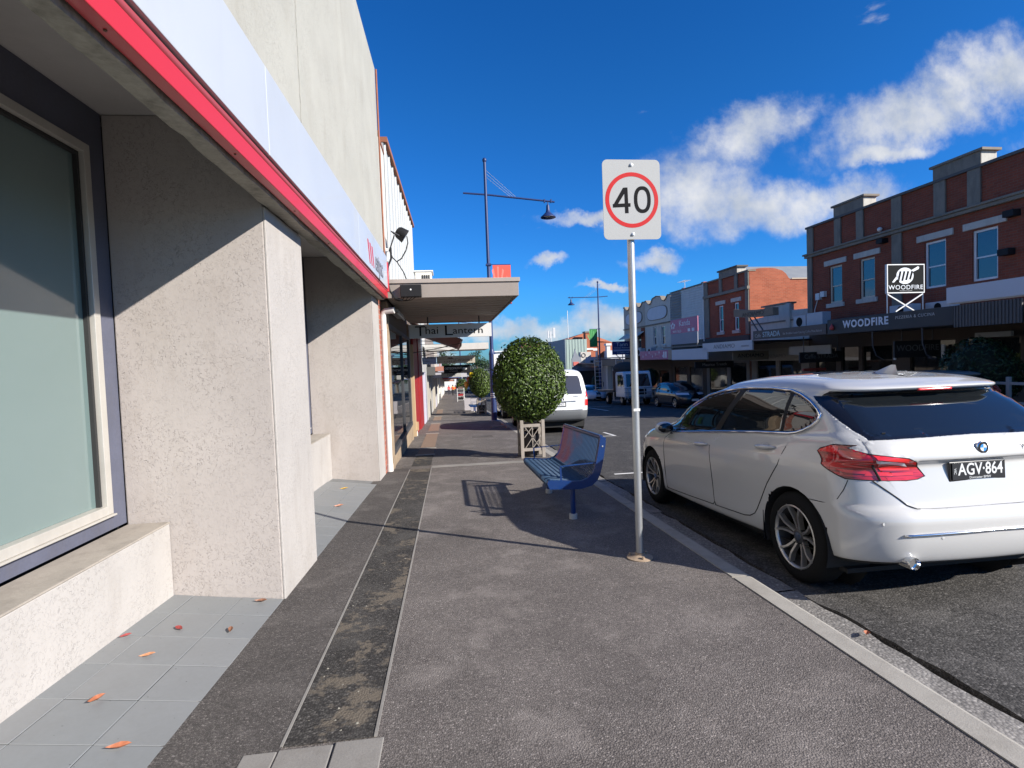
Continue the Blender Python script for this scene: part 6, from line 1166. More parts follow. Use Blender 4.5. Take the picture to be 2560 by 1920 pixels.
# truck points along +s from its nose at s=0 backwards (the vehicle is turned, so use negative s for the tail)
m = MB(); m.prism([(-1.75, .55), (-.05, .55), (.0, 1.0), (-.02, 1.15), (-.28, 2.12), (-.45, 2.2), (-1.6, 2.2), (-1.75, 2.05)], -.93, .93, 'x'); cabb = m.build('cab', TW, tk, bevel=.05)
m = MB(); m.add([(-.80, .0, 1.22), (.80, .0, 1.22), (.74, -.235, 2.02), (-.74, -.235, 2.02)], [(0,1,2,3)]); o = m.build('windscreen', CGL, tk); 
for sg in (1, -1):
    MB().add([(.935*sg, -.2, 1.25), (.935*sg, -1.3, 1.25), (.935*sg, -1.3, 2.0), (.935*sg, -.42, 2.0)], [(0,1,2,3)]).build('door_window', CGL, tk)
    MB().bar((1.0*sg, -.05, 1.9), (1.05*sg, -.05, 1.35), .04, .04).build('mirror_arm', BLK, tk); MB().box(min(1.0*sg, 1.15*sg), max(1.0*sg, 1.15*sg), -.08, -.03, 1.35, 1.75).build('mirror', BLK, tk)
    MB().box(min(.5*sg, .85*sg), max(.5*sg, .85*sg), -.01, .012, .72, .9).build('headlamp', LAMPW, tk)
    for yy0, r_ in ((-.75, .38), (-3.6, .38)): wheel(tk, .80*sg, yy0, .38, sg, .38, .24, 6, .2, False)
MB().box(-.5, .5, .0, .015, .7, 1.05).build('grille', BLK, tk); MB().box(-.93, .93, -.1, .06, .42, .6).build('front_bumper', GB_, tk)
for z in (.55, .85, 1.12): MB().tube([(-.98, .06, z), (-.95, .18, z), (.95, .18, z), (.98, .06, z)], .03, 6).build('bull_bar', BAR, tk)
for x in (-.8, -.3, .3, .8): MB().tube([(x, .18, .45), (x, .18, 1.14)], .028, 6).build('bull_bar', BAR, tk)
MB().box(-1.05, 1.05, -5.4, -1.85, .88, 1.0).build('tray', mat('dark_tray', (.05,.045,.04), .7), tk); MB().box(-1.05, 1.05, -1.9, -1.84, 1.0, 2.3).build('headboard', mat('rust_mesh', (.14,.07,.05), .8), tk); MB().box(-.35, .35, -5.3, -.5, .5, .8).build('chassis', SEAM, tk)
def ladder(x, y, z0, z1, w):
    for d in (0, w): MB().bar((x+d, y, z0), (x+d, y, z1), .05, .05).build('ladder_rail', BAR, tk)
    k = 0; z = z0+.2
    while z < z1: MB().bar((x, y, z), (x+w, y, z), .035, .03).build('ladder_rung', BAR, tk); z += .26
ladder(1.35, -3.2, 1.0, 3.1, .5); ladder(.1, -2.4, 1.0, 3.1, .5)
MB().bar((1.0, -1.95, .3), (1.0, -1.95, 2.4), .07, .07).build('upright', BAR, tk); MB().bar((1.0, -1.9, 1.05), (1.9, -3.4, 1.05), .06, .06).build('side_rail', BAR, tk)
MB().ball((0, -2.2, 2.45), .9, .5, .45, 12, 7).build('tarpaulin', mat('dark_tarpaulin', (.05,.045,.04), .8), tk, smooth='all')
# ------------------------------------------------------------------ street furniture, trees, people
GALV = mat('galvanised_pole', (.46,.47,.47), .38, .12, 4, .08, 60, metal=.75, dirt=.1)
# speed sign
sp_ = thing('speed_sign', 'white 40 speed limit sign with red ring on a galvanised post', 'sign', (1.425, 4.0, gz(4)))
MB().tube([(1.425, 4.0, gz(4)), (1.420, 4.0, 2.86)], .028, 18).build('post', GALV, sp_, smooth=True)
m = MB(); m.lathe([(.10, 0), (.10, .008), (.06, .018), (.034, .03), (.034, .045)], (1.425, 4.0, gz(4)+.002), 'z', 22); m.build('base_flange', mat('rusty_flange', (.30,.22,.15), .8, .35, 12, .2), sp_, smooth=True)
for a in range(3): MB().lathe([(.011, .02), (.011, .035), (0, .036)], (1.425+.075*math.cos(2.1*a+.5), 4.0+.075*math.sin(2.1*a+.5), gz(4)), 'z', 8).build('anchor_bolt', mat('rusty_flange', (.30,.22,.15), .8), sp_)
MB().box(1.398, 1.449, 3.971, 3.973, .98, 1.0).build('sticker', WHITE, sp_)
def rrect(x0, x1, z0, z1, r, n=6):
    out = []
    for cx, cz, a0 in ((x1-r, z1-r, 0), (x0+r, z1-r, 90), (x0+r, z0+r, 180), (x1-r, z0+r, 270)): out += [(cx+r*math.cos(R(a0+90*k/n)), cz+r*math.sin(R(a0+90*k/n))) for k in range(n+1)]
    return out
ys = 3.952; cx, cz = 1.422, 2.57
pl = MB().prism(rrect(cx-.222, cx+.222, cz-.295, cz+.295, .038), ys, ys+.004, 'y').build('sign_plate', mat('retroreflective_white', (.335,.34,.335), .6, .03, 3, .02, 200, spec=.2), sp_)
MB().prism(rrect(cx-.215, cx+.215, cz-.288, cz+.288, .034), ys+.005, ys+.018, 'y').build('sign_backing', GALV, pl)
n_ = 64; m = MB(); vs = []
for r_ in (.205, .175): vs += [(cx+r_*math.cos(2*math.pi*k/n_), ys-.0012, cz-.003+r_*math.sin(2*math.pi*k/n_)) for k in range(n_)]
m.add(vs, [(k, (k+1) % n_, n_+(k+1) % n_, n_+k) for k in range(n_)]); m.build('red_ring', mat('sign_red', (.42,.012,.014), .6, .03, spec=.2), pl)
SB_ = mat('sign_black', (.010,.010,.011), .8, spec=.1); U_ = lambda px, pz: (cx + (px-840)*.000432, cz-.003 - (pz-815)*.000432)
m = MB()
for i, poly in enumerate(([(708, 602), (765, 600), (776, 1038), (713, 1040)], [(500, 942), (499, 882), (812, 868), (812, 928)], [(688, 605), (744, 602), (744, 650), (590, 880), (499, 910)])): m.prism([U_(*p) for p in poly], ys-.0016-.0003*i, ys-.0004, 'y')
m.build('digit_four', SB_, pl)
n_ = 48; m = MB(); vs = []
for rx, rz in ((150, 230), (90, 168)): vs += [(U_(1028 + rx*math.copysign(abs(math.cos(2*math.pi*k/n_))**.85, math.cos(2*math.pi*k/n_)), 0)[0], ys-.0016, U_(0, 808 + rz*math.copysign(abs(math.sin(2*math.pi*k/n_))**.85, math.sin(2*math.pi*k/n_)))[1]) for k in range(n_)]
m.add(vs, [(k, (k+1) % n_, n_+(k+1) % n_, n_+k) for k in range(n_)]); m.build('digit_zero', SB_, pl)
for z in (cz+.255, cz-.258): MB().lathe([(.0, ys-.012), (.008, ys-.011), (.010, ys-.004), (.014, ys-.003), (.014, ys)], (cx, 0, z), 'y', 12).build('bolt', GALV, pl, smooth=True)
for z in (cz+.2, cz-.2): MB().box(cx-.04, cx+.04, 3.972, 4.035, z-.012, z+.012).build('bracket', GALV, sp_)
# bench
BLU = NT('blue_bench_enamel'); yb = BLU.n('ShaderNodeSeparateXYZ'); BLU.l(BLU.tc.outputs['Object'], yb.inputs[0]); BLU.set(col=BLU.mix(BLU.ramp(BLU.noise(60, 5, .7), [(.55, 0.0), (.75, 1.0)]), (.006,.030,.125), (.018,.045,.12)), rough=.3, coat=.4); BLU = BLU.m
WORN = NT('worn_bench_rod'); wy = WORN.n('ShaderNodeSeparateXYZ'); WORN.l(WORN.tc.outputs['Object'], wy.inputs[0]); wf = WORN.ramp(WORN.mt('ADD', WORN.mt('MULTIPLY', wy.outputs['Y'], .45), WORN.noise(3.2, 4, .65)), [(.48, 0.0), (.80, 1.0)]); WORN.set(col=WORN.mix(wf, (.016,.045,.105), (.075,.026,.045)), rough=.4, coat=.2); WORN = WORN.m  # back rods: blue blending to dull red towards the far end
SEATR = mat('blue_grey_seat_rod', (.025,.055,.10), .4, .35, 9, .2, 60)
prof = [(.955, .105), (.945, .135), (.955, .158), (.985, .163), (1.10, .152), (1.22, .140), (1.30, .142), (1.36, .165), (1.405, .205), (1.435, .26), (1.455, .34), (1.475, .43), (1.495, .53), (1.503, .575)]
def bench(name, label, x0, y0, length, grp, nrod=33):
    t = thing(name, label, 'bench', (x0+1.2, y0+length/2, gz(y0+length/2)), group=grp); z0 = gz(y0+length/2)-gz(6.1) ; dz = -.015
    for k in range(nrod):
        y = y0 + .05 + (length-.1)*k/(nrod-1); zz = z0 - SL*(y-y0-length/2) + dz
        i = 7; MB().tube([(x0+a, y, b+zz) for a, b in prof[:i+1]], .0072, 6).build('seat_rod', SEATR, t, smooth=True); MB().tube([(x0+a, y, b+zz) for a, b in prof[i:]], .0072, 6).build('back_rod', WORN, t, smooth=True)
    for y in (y0, y0+length):
        zz = z0 - SL*(y-y0-length/2) + dz; m = MB(); out = [(a-.004, b+.012) for a, b in prof]; inn = [(a+.035 if i > 6 else a+.004, b-.055 if i < 9 else b-.02) for i, (a, b) in enumerate(prof)]; inn[-1] = (1.555, .56); inn[-2] = (1.548, .50)
        inn = [(.965, .085), (.99, .085), (1.05, .082), (1.10, .078), (1.16, .075), (1.22, .072), (1.30, .074), (1.40, .10), (1.455, .15), (1.485, .21), (1.51, .30), (1.53, .40), (1.548, .50), (1.555, .575)]
        k = len(prof); m.add([(x0+a, y+d, b+zz) for d in (-.02, .02) for a, b in out] + [(x0+a, y+d, b+zz) for d in (-.02, .02) for a, b in inn], [(i, i+1, 2*k+i+1, 2*k+i) for i in range(k-1)] + [(k+i, k+i+1, 3*k+i+1, 3*k+i) for i in range(k-1)] + [(i, i+1, k+i+1, k+i) for i in range(k-1)] + [(2*k+i, 2*k+i+1, 3*k+i+1, 3*k+i) for i in range(k-1)] + [(0, k, 3*k, 2*k), (k-1, 2*k-1, 4*k-1, 3*k-1)]); m.build('end_frame', BLU, t)
        MB().lathe([(.008, y-.024), (0, y-.026)], (x0+1.515, 0, .49+zz), 'y', 10).build('bolt', GALV, t)
        yi = y + (.012 if y == y0 else -.012)
        MB().bar((x0+1.47, yi, .325+zz), (x0+1.08, yi, .305+zz), .022, .009).build('armrest', BLU, t); MB().bar((x0+1.085, yi, .305+zz), (x0+1.09, yi, .085+zz), .009, .018).build('arm_post', BLU, t)
    a, b = y0, y0+length; za, zb_ = z0+SL*length/2+dz, z0-SL*length/2+dz
    MB().tube([(x0+1.512, a, .583+za), (x0+1.512, b, .583+zb_)], .019, 10).build('top_rail', BLU, t, smooth=True); MB().tube([(x0+.965, a, .12+za), (x0+.965, b, .12+zb_)], .012, 8).build('front_rail', BLU, t, smooth=True); MB().bar((x0+1.2, a, .09+za), (x0+1.2, b, .09+zb_), .06, .05).build('bearer', BLU, t)
    for y in (y0+.03 if length < 1 else y0+.05, y0+length-.33):
        z = gz(y); MB().tube([(x0+1.21, y, z+.02), (x0+1.21, y, z+.32)], .027, 12).build('leg', BLU, t, smooth=True); MB().lathe([(.042, 0), (.042, .05), (.03, .055)], (x0+1.21, y, z), 'z', 12).build('foot', mat('pale_footing', (.42,.41,.38), .9), t)
    return t
bench('street_bench', 'blue metal rod bench behind the speed sign, back to the road', 0, 5.28, 1.72, 'street benches')
bench('street_bench', 'distant blue bench beside the second planter box', .12, 27.6, 1.7, 'street benches', 20)
# round trees in timber planter boxes
BOXW = mat('weathered_planter_timber', (.27,.235,.20), .85, .2, 5, .12, 40, .3, 30, dirt=.25)
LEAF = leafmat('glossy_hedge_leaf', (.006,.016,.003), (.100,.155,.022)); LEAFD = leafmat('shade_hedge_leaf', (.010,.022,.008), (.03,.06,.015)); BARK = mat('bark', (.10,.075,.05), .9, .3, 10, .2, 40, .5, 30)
def crown_mesh(rh, rv, n, size, seed, name):
    q = random.Random(seed); vs = []; fs = []
    bumps = [(Vector((q.gauss(0,1), q.gauss(0,1), q.gauss(0,1))).normalized(), q.uniform(-.09, .07)) for _ in range(30)]
    for i in range(n):
        d = Vector((q.gauss(0,1), q.gauss(0,1), q.gauss(0,1))).normalized()
        b = 1 + sum(a*max(0, d.dot(v)-.6)/.4 for v, a in bumps); rr_ = b*(1 - .20*q.random()**2.2 + (.09*q.random() if q.random() < .07 else 0)); p = Vector((d.x*rh, d.y*rh, d.z*rv))*rr_
        nrm = (d*1.0 + Vector((q.gauss(0,.55), q.gauss(0,.55), q.gauss(0,.55)+.25))).normalized(); ax = nrm.orthogonal(); ax.rotate(Matrix.Rotation(q.uniform(0, 6.28), 3, nrm)); s = size*q.uniform(.7, 1.25); sd_ = nrm.cross(ax); o = len(vs)
        vs += [p - ax*s*.5, p + sd_*s*.22 - nrm*s*.03 + ax*s*.02, p + ax*s*.55 - nrm*s*.10, p - sd_*s*.22 - nrm*s*.03 + ax*s*.02, p + nrm*s*.05]; fs += [(o, o+1, o+4), (o+1, o+2, o+4), (o+2, o+3, o+4), (o+3, o, o+4)]
    return vs, fs
def planter_tree(label, x, y, rh, rv, zc, n, size, seed, leafm=None, group='round trees in planter boxes', boxh=.72, w=.40):
    t = thing('ball_tree', label, 'tree', (x, y, gz(y)), group=group); g = gz(y)
    MB().tube([(x, y, g+.25), (x+.01, y, g+.6), (x, y+.01, zc)], [.035, .03, .024], 8).build('trunk', BARK, t, smooth=True)
    vs, fs = crown_mesh(rh, rv, n, size, seed, 'crown'); m = MB(); m.add([(v.x+x, v.y+y, v.z+zc) for v in vs], fs); 
    me_ = bpy.data.meshes.new('crown'); me_.from_pydata([(p[0]-x, p[1]-y, p[2]-g) for p in m.v], [], m.f); cr2 = bpy.data.objects.new('crown', me_); COL.objects.link(cr2); cr2.parent = t; me_.materials.append(leafm or LEAF); ORG[cr2.name] = (x, y, g)
    MB().ball((x, y, zc), rh*.80, rh*.80, rv*.80, 18, 12).build('inner_twigs', mat('dark_twigs', (.012,.018,.008), .95), cr2, smooth='all')  # solid dark ball added for the shade deep between the leaves
    b = thing('planter_box', label.replace('tree', 'planter box').replace('round clipped', 'timber').replace('dark green', 'timber') , 'planter', (x, y, g), group='timber planter boxes'); h = w/2
    for sx in (-1, 1):
        for sy in (-1, 1): MB().box(x+sx*h-.03, x+sx*h+.03, y+sy*h-.03, y+sy*h+.03, gz(y), g+boxh).build('corner_post', BOXW, b, bevel=.004)
    for z in (.14, boxh-.13):
        for s in (-1, 1): MB().box(x-h+.032, x+h-.032, y+s*h-.015, y+s*h+.015, g+z, g+z+.055).build('rail', BOXW, b); MB().box(x+s*h-.015, x+s*h+.015, y-h+.032, y+h-.032, g+z, g+z+.055).build('rail', BOXW, b)
    z0, z1 = g+.195, g+boxh-.13
    for s in (-1, 1):
        for a, c in (((-.14, z0), (.14, z1)), ((.14, z0), (-.14, z1)), ((0, z0), (0, z1)), ((-.155, (z0+z1)/2), (0, z1)), ((.155, (z0+z1)/2), (0, z0))):
            MB().bar((x+a[0], y+s*h, a[1]), (x+c[0], y+s*h, c[1]), .012, .022, (0,1,0)).build('lattice_slat', BOXW, b); MB().bar((x+s*h, y+a[0], a[1]), (x+s*h, y+c[0], c[1]), .012, .022, (1,0,0)).build('lattice_slat', BOXW, b)
    MB().lathe([(.13, .03), (.155, .3), (.17, .42), (.155, .43), (.15, .38), (0, .38)], (x, y, g), 'z', 14).build('pot', mat('dark_pot', (.035,.03,.028), .7), b, smooth=True)
    return t
planter_tree('round clipped tree nearest the camera, beside the white van', 1.53, 10.15, .69, .78, 1.02, 15000, .052, 1)
planter_tree('round clipped tree left of the blue lamp post further along', 1.60, 26.6, .60, .70, .42, 4500, .07, 2)
planter_tree('round clipped tree far down the left footpath near the people', 1.5, 60, .7, .8, gz(60)+1.5, 900, .14, 3)
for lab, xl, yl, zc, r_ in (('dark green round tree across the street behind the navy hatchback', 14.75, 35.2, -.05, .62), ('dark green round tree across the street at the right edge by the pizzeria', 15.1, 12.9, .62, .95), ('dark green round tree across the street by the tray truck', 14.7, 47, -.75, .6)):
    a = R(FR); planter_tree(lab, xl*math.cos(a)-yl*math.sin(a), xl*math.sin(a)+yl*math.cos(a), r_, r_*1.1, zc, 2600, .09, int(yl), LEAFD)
# low timber fence by the pizzeria tables
a = R(FR)
fe = thing('dining_fence', 'low grey timber fence by the pizzeria tables at the right edge', 'fence', (14.6, 13.5, gz(13.5)), FR)
for k in range(5): MB().box(14.55, 14.63, 11.0+k*.75, 11.08+k*.75, gz(12)-.05, gz(12)+1.05).build('fence_post', GREYP, fe)
for z in (.35, .85): MB().box(14.57, 14.61, 11.0, 14.1, gz(12)+z, gz(12)+z+.07).build('fence_rail', GREYP, fe)
# street lamps
LB = paint('blue_lamp_paint', (.012,.028,.105), .5, .15); 
def lamp(label, x, y, side, banner, ang=0.0, tilt=-.105, h=10.1, hid=False):
    t = thing('street_lamp', label, 'street lamp', (x, y, gz(y)), ang, 'street lamps'); g = gz(y)
    MB().tube([(x, y, g), (x, y, g+2.6)], .115, 16).build('lower_post', LB, t, smooth=True); MB().lathe([(.12, 2.58), (.125, 2.6), (.10, 2.72), (.075, 2.8)], (x, y, g), 'z', 16).build('collar', LB, t, smooth=True)
    MB().tube([(x, y, g+2.75), (x, y, g+h-.1)], [.075, .055], 12).build('upper_post', LB, t, smooth=True); MB().ball((x, y, g+h-.06), .085, .085, .10, 10, 7).build('finial', LB, t, smooth='all'); MB().lathe([(.19, 0), (.19, .025), (.13, .04)], (x, y, g), 'z', 16).build('base_plate', GALV, t)
    za = g+h-1.36; L_, S_ = 2.68, .87; xa, xb = x+side*L_, x-side*S_
    MB().tube([(xb, y, za+.06), (x, y, za), (xa, y, za+tilt*L_)], .035, 10).build('cross_arm', LB, t)
    for k in range(3): MB().tube([(x+side*.05, y, g+h-.45-.13*k), (x+side*(1.75-.17*k)*.66, y, za+tilt*(1.75-.17*k)*.66+.03)], .007, 5).build('stay_wire', GALV, t)
    xl = x+side*(L_-.27); zl = za+tilt*(L_-.27)
    for d in (-.13, .13): MB().box(xl+d-.02, xl+d+.02, y-.05, y+.05, zl-.06, zl+.07).build('clamp', LB, t)
    MB().tube([(xl, y, zl), (xl, y, zl-.22)], .018, 6).build('drop_rod', LB, t)
    hd = MB().lathe([(.045, -.14), (.06, -.18), (.07, -.32), (.09, -.42), (.2, -.53), (.29, -.60), (.30, -.635), (.285, -.64), (.2, -.56), (0, -.55)], (xl, y, zl), 'z', 20).build('lamp_shade', LB, t, smooth=True)
    MB().lathe([(0, -.60), (.1, -.60), (.17, -.575), (.19, -.56)], (xl, y, zl), 'z', 16).build('lamp_lens', mat('lamp_lens', (.35,.36,.36), .15), hd, smooth=True)
    if banner:
        bm, zt, hb, sd_ = banner; x0 = x+sd_*.16; x1 = x0+sd_*.70; lo, hi = min(x0, x1), max(x0, x1)
        MB().tube([(x, y, zt+.02), (x1, y, zt+.02)], .015, 6).build('banner_arm', LB, t); MB().tube([(x, y, zt-hb), (x1, y, zt-hb)], .015, 6).build('banner_arm', LB, t)
        bn = MB().box(lo, hi, y-.006, y+.006, zt-hb, zt).build('banner', bm, t)
        for k in range(5): 
            a0 = R(35+25*k); cx0, cz0 = lo+.2, zt-hb+.25
            MB().add([(cx0, y-.008, cz0), (cx0+.95*math.cos(a0)*.5, y-.008, cz0+(hb-.3)*math.sin(a0)), (cx0+.95*math.cos(a0+.16)*.5, y-.008, cz0+(hb-.3)*math.sin(a0+.16))], [(0,1,2)]).build('ray', mat('banner_ray_'+bm.name[:5], tuple(min(1, c*1.5+.05) for c in (bm['c0'], bm['c1'], bm['c2'])), .7), bn)
        MB().box(x-.1, x+.1, y-.1, y+.1, zt-.02, zt+.05).build('banner_clamp', LB, t)
    return t
def bmat(n, c): m = mat(n, c, .75, .08, 3); m['c0'], m['c1'], m['c2'] = c; return m
t = lamp('tall blue street lamp with red banner beyond the beige awning', 1.74, 21.0, 1, (bmat('coral_banner', (.62,.085,.055)), 5.16, 1.5, 1))
g = gz(21)
for z, w_ in ((1.05, .006), (.98, .006), (.91, .006)): MB().lathe([(.118, z), (.121, z+.01), (.121, z+.025), (.118, z+.035)], (1.74, 21, g), 'z', 16).build('silver_band', GALV, t)
for z, a, c in ((2.2, .25, WHITE), (1.75, -.3, WHITE), (1.55, .3, GREYP), (1.45, -.2, WHITE), (.72, 0, WHITE)): MB().lathe([(.035, 0), (.035, .003), (0, .003)], (0,0,0), 'y', 10).build('sticker', c, t).location = (a*.12, -.122, z)
MB().box(1.80, 1.92, 20.87, 20.88, g+2.0, g+2.6).build('notice', WHITE, t)
lamp('blue street lamp with green banner on the far side behind the speed post', 13.34, 46.3, -1, (bmat('green_banner', (.03,.20,.045)), 4.0, 1.55, -1), 0, .0)
lamp('distant blue street lamp on the left footpath past the first one', 1.5, 62, 1, None)
lamp('most distant blue street lamp on the right-hand side', 15.2, 110, -1, None)
# party balloons on the second tree
for lab, p, c in (('yellow balloon at the top left of the second round tree', (1.18, 27.3, .78), (.75,.55,.02)), ('dark red balloon below the yellow one', (1.06, 27.4, .58), (.40,.05,.03)), ('orange balloon lowest of the three by the second tree', (.93, 27.5, .32), (.80,.30,.02))):
    t = thing('balloon', lab, 'balloon', p, group='balloons'); bm = paint('balloon_%d' % int(c[1]*100), c, .25, .5); m = MB(); m.lathe([(0, .17), (.06, .16), (.11, .11), (.128, .04), (.12, -.03), (.08, -.11), (.03, -.16), (.012, -.175), (.02, -.19)], p, 'z', 16); m.build('skin', bm, t, smooth=True); MB().tube([(p[0], p[1], p[2]-.18), (p[0]+.15, p[1]-.1, p[2]-.55), (p[0]+.4, p[1]-.3, p[2]-.7)], .003, 4).build('string', WHITE, t)
# goods stand and A-boards on the far footpath
gs_ = thing('goods_stand', 'white wire goods stand with crates on the left footpath ahead', 'stand', (1.1, 50, gz(50)))
for x in (.82, 1.45):
    for y in (50.0, 50.6): MB().box(x-.02, x+.02, y-.02, y+.02, gz(50), gz(50)+1.25).build('upright', WHITE, gs_)
for k, z in enumerate((.15, .5, .85, 1.15)):
    MB().box(.82, 1.45, 50, 50.6, gz(50)+z, gz(50)+z+.03).build('shelf', WHITE, gs_); MB().box(.9, 1.35, 49.99, 50.5, gz(50)+z+.03, gz(50)+z+.22).build('crate', [BLK, REDW, DKMET, BRN][k], gs_)
for lab, x, y, c in (('white folding notice board beside the second bench', 1.08, 31.5, WHITE), ('pink and white notice board by the second planter', 1.4, 30.2, mat('pink_white', (.62,.50,.48), .7))):
    t = thing('notice_board', lab, 'sign', (x, y, gz(y)), group='notice boards'); c = mat('dull_' + c.name, (.30,.28,.29), .7)
    for s in (-1, 1): MB().add([(x-.18, y+s*.22, gz(y)), (x+.18, y+s*.22, gz(y)), (x+.18, y+s*.02, gz(y)+.7), (x-.18, y+s*.02, gz(y)+.7), (x-.18, y+s*.2, gz(y)), (x+.18, y+s*.2, gz(y)), (x+.18, y, gz(y)+.7), (x-.18, y, gz(y)+.7)], [(0,1,2,3),(7,6,5,4),(0,4,5,1),(1,5,6,2),(2,6,7,3),(3,7,4,0)]).build('panel', c, t)
# people far down the footpath: one continuous skin each
def person(label, x, y, shirt, pants, h=1.72, stride=.12, pack=None, face=1):
    t = thing('person', label, 'person', (x, y, gz(y)), group='people on the far footpath'); k = h/1.72
    J = dict(pel=(0,0,.95,.13), wai=(0,0,1.12,.125), chs=(0,0,1.32,.155), nek=(0,0,1.47,.06), hed=(0,.01,1.60,.095), top=(0,.01,1.68,.07), hl=(-.09,0,.90,.09), kl=(-.10,stride*.8,.50,.06), al=(-.10,stride*.3,.08,.04), fl=(-.10,stride*.3+.16*face,.04,.035), hr=(.09,0,.90,.09), kr=(.10,-stride*.2,.50,.06), ar=(.10,-stride*1.6,.10,.04), fr=(.10,-stride*1.6+.15*face,.04,.035), sl=(-.19,0,1.40,.06), el=(-.24,-.03,1.14,.045), wl=(-.23,.08,.92,.035), dl=(-.22,.10,.84,.03), sr=(.19,0,1.40,.06), er=(.24,.03,1.14,.045), wr=(.23,.12,.94,.035), dr=(.22,.15,.86,.03))
    E_ = [('pel','wai'),('wai','chs'),('chs','nek'),('nek','hed'),('hed','top'),('pel','hl'),('hl','kl'),('kl','al'),('al','fl'),('pel','hr'),('hr','kr'),('kr','ar'),('ar','fr'),('chs','sl'),('sl','el'),('el','wl'),('wl','dl'),('chs','sr'),('sr','er'),('er','wr'),('wr','dr')]
    nm = list(J); me_ = bpy.data.meshes.new('body'); me_.from_pydata([(J[n][0]*k, J[n][1]*k, J[n][2]*k) for n in nm], [(nm.index(a), nm.index(b)) for a, b in E_], []); ob = bpy.data.objects.new('body', me_); COL.objects.link(ob); ob.parent = t
    sm = ob.modifiers.new('skin', 'SKIN'); me_.skin_vertices or ob.modifiers.update() if False else None
    if not me_.skin_vertices:
        bm = bmesh.new(); bm.from_mesh(me_); bm.verts.layers.skin.verify(); bm.to_mesh(me_); bm.free()
    for i, n in enumerate(nm): sv = me_.skin_vertices[0].data[i]; sv.radius = (J[n][3]*k, J[n][3]*k); sv.use_root = n == 'pel'
    ob.modifiers.new('sub', 'SUBSURF').render_levels = 1
    M_ = NT('person_cloth_'+label[:14]); sx = M_.n('ShaderNodeSeparateXYZ'); M_.l(M_.tc.outputs['Object'], sx.inputs[0]); c = M_.mix(M_.ramp(M_.mt('DIVIDE', sx.outputs['Z'], 2.0), [(.475, 0.0), (.48, 1.0)]), pants, shirt); c = M_.mix(M_.ramp(M_.mt('DIVIDE', sx.outputs['Z'], 2.0), [(.735, 0.0), (.74, 1.0)]), c, (.42,.26,.19)); c = M_.mix(M_.ramp(M_.mt('DIVIDE', sx.outputs['Z'], 2.0), [(.03, 1.0), (.035, 0.0)]), c, (.5,.5,.5)); M_.set(col=c, rough=.8); me_.materials.append(M_.m)
    MB().ball((x, y+(.0 if face > 0 else .02)*0-.02*face, gz(y)+1.63*k), .105*k, .11*k, .105*k, 12, 8).build('hair', mat('dark_hair', (.03,.02,.015), .8), t, smooth='all')
    if pack: MB().box(x-.16, x+.16, y-.30*face, y-.14*face, gz(y)+1.02, gz(y)+1.42).build('backpack', mat('pack_'+label[:8], pack, .6), t, bevel=.05)
    return t
person('person in yellow shirt and dark trousers walking away with an orange backpack', .71, 84, (.70,.50,.04), (.02,.02,.025), pack=(.75,.08,.03))
person('person in red top standing ahead under the awnings on the left', .12, 92, (.62,.05,.05), (.03,.03,.04), 1.68, .05)
person('person in blue top carrying a pale bag on the kerb side', 1.25, 95, (.10,.12,.40), (.04,.04,.05), 1.7, .1, pack=(.45,.45,.5))
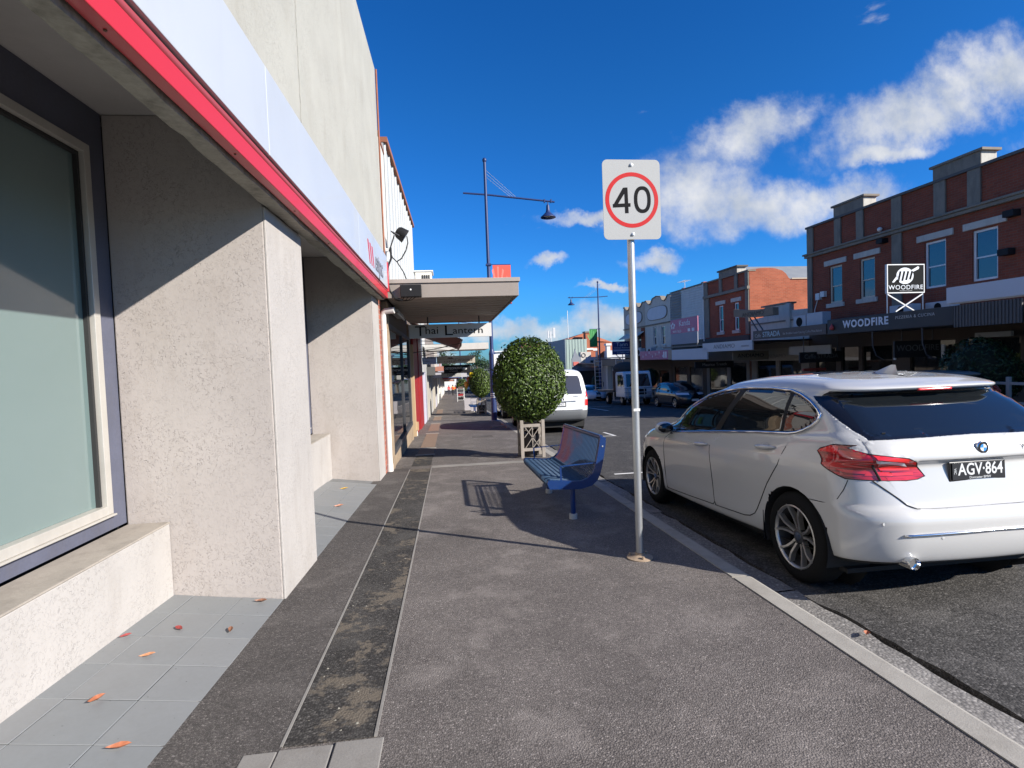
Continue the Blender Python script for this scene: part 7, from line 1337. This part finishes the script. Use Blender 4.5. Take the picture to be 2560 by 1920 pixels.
# trees and roofs closing the end of the street
def big_tree(label, x, y, z0, h, w, n, seed, leafm):
    t = thing('broadleaf_tree', label, 'tree', (x, y, z0), group='trees at the end of the street'); q = random.Random(seed)
    MB().tube([(x, y, z0), (x+.2, y, z0+h*.3), (x, y, z0+h*.6)], [.45, .32, .15], 8).build('trunk', BARK, t)
    for k in range(4): a = 6.28*k/4+q.random(); MB().tube([(x, y, z0+h*.3), (x+math.cos(a)*w*.35, y+math.sin(a)*w*.35, z0+h*.6)], [.2, .06], 6).build('limb', BARK, t)
    cl = [(q.gauss(0, .33)*w, q.gauss(0, .33)*w, h*(.45+.5*q.random()), q.uniform(.14, .26)*w) for _ in range(16)]; vs = []; fs = []
    for i in range(n):
        c = q.choice(cl); d = Vector((q.gauss(0,1), q.gauss(0,1), q.gauss(0,1))).normalized()*c[3]*q.random()**.4; p = Vector((c[0], c[1], c[2]))+d; s = .55*q.uniform(.6, 1.4); a = Vector((q.gauss(0,1), q.gauss(0,1), q.gauss(0,1))).normalized(); b = a.orthogonal().normalized(); o = len(vs); vs += [p-a*s*.5, p+b*s*.3, p+a*s*.5, p-b*s*.3]; fs.append((o, o+1, o+2, o+3))
    me_ = bpy.data.meshes.new('crown'); me_.from_pydata([tuple(v) for v in vs], [], fs); ob = bpy.data.objects.new('crown', me_); COL.objects.link(ob); ob.parent = t; me_.materials.append(leafm); return t
q = random.Random(77); FARL = leafmat('far_tree_leaf', (.012,.026,.012), (.035,.065,.025))
zc = gz(150)-.6
side = ['leftmost', 'second from left', 'third from left', 'middle', 'right of middle', 'third from right', 'second from right', 'rightmost']
for k in range(8): big_tree('dark tree closing the street, %s in the far line' % side[k], -18+k*5.4+q.uniform(-1, 1), 172+q.uniform(-4, 14), zc-.5, 11+q.uniform(-2, 3), 8, 1500, 50+k, FARL)
for k, (x, y, w_, h, lab) in enumerate(((16.4, 152, 5.6, 11.2, 'white modern house with flat roof closing the street end'), (-9, 165, 10, 6.5, 'low cream house at the far left end of the street'), (2.5, 176, 9, 5.0, 'low white house in the middle of the far street end'))):
    t = thing('distant_house', lab, 'house', (x, y, zc)); MB().box(x-w_/2, x+w_/2, y, y+9, zc-1, zc+h).build('wall', WHITE if k != 1 else CREAM, t); MB().box(x-w_/2-.5, x+w_/2+.5, y-.5, y+9.5, zc+h, zc+h+.35).build('roof', mat('slate_roof', (.12,.12,.13), .8) if k else WHITE, t)
    for j in range(4):
        for zz in (h-2.2, h-5.0):
            if zz > .5: MB().box(x-w_/2+.8+j*2, x-w_/2+2.1+j*2, y-.06, y, zc+zz, zc+zz+1.3).build('window', SKYGL, t)
tk2 = vehicle('delivery_truck', 'distant white box truck at the far end of the street', 5.5, 128, 0, 'truck'); MB().box(-1.2, 1.2, 0, 5.5, .8, 3.4).build('box_body', WHITE, tk2); MB().box(-1.1, 1.1, 5.6, 7.4, .6, 2.6).build('cab', WHITE, tk2); MB().box(-1.0, 1.0, .2, 7, .45, .8).build('chassis', SEAM, tk2)
for sx in (-1, 1):
    for yy in (1.2, 6.2): wheel(tk2, sx*1.0, yy, .45, sx, .45, .26, 6, .25, False)
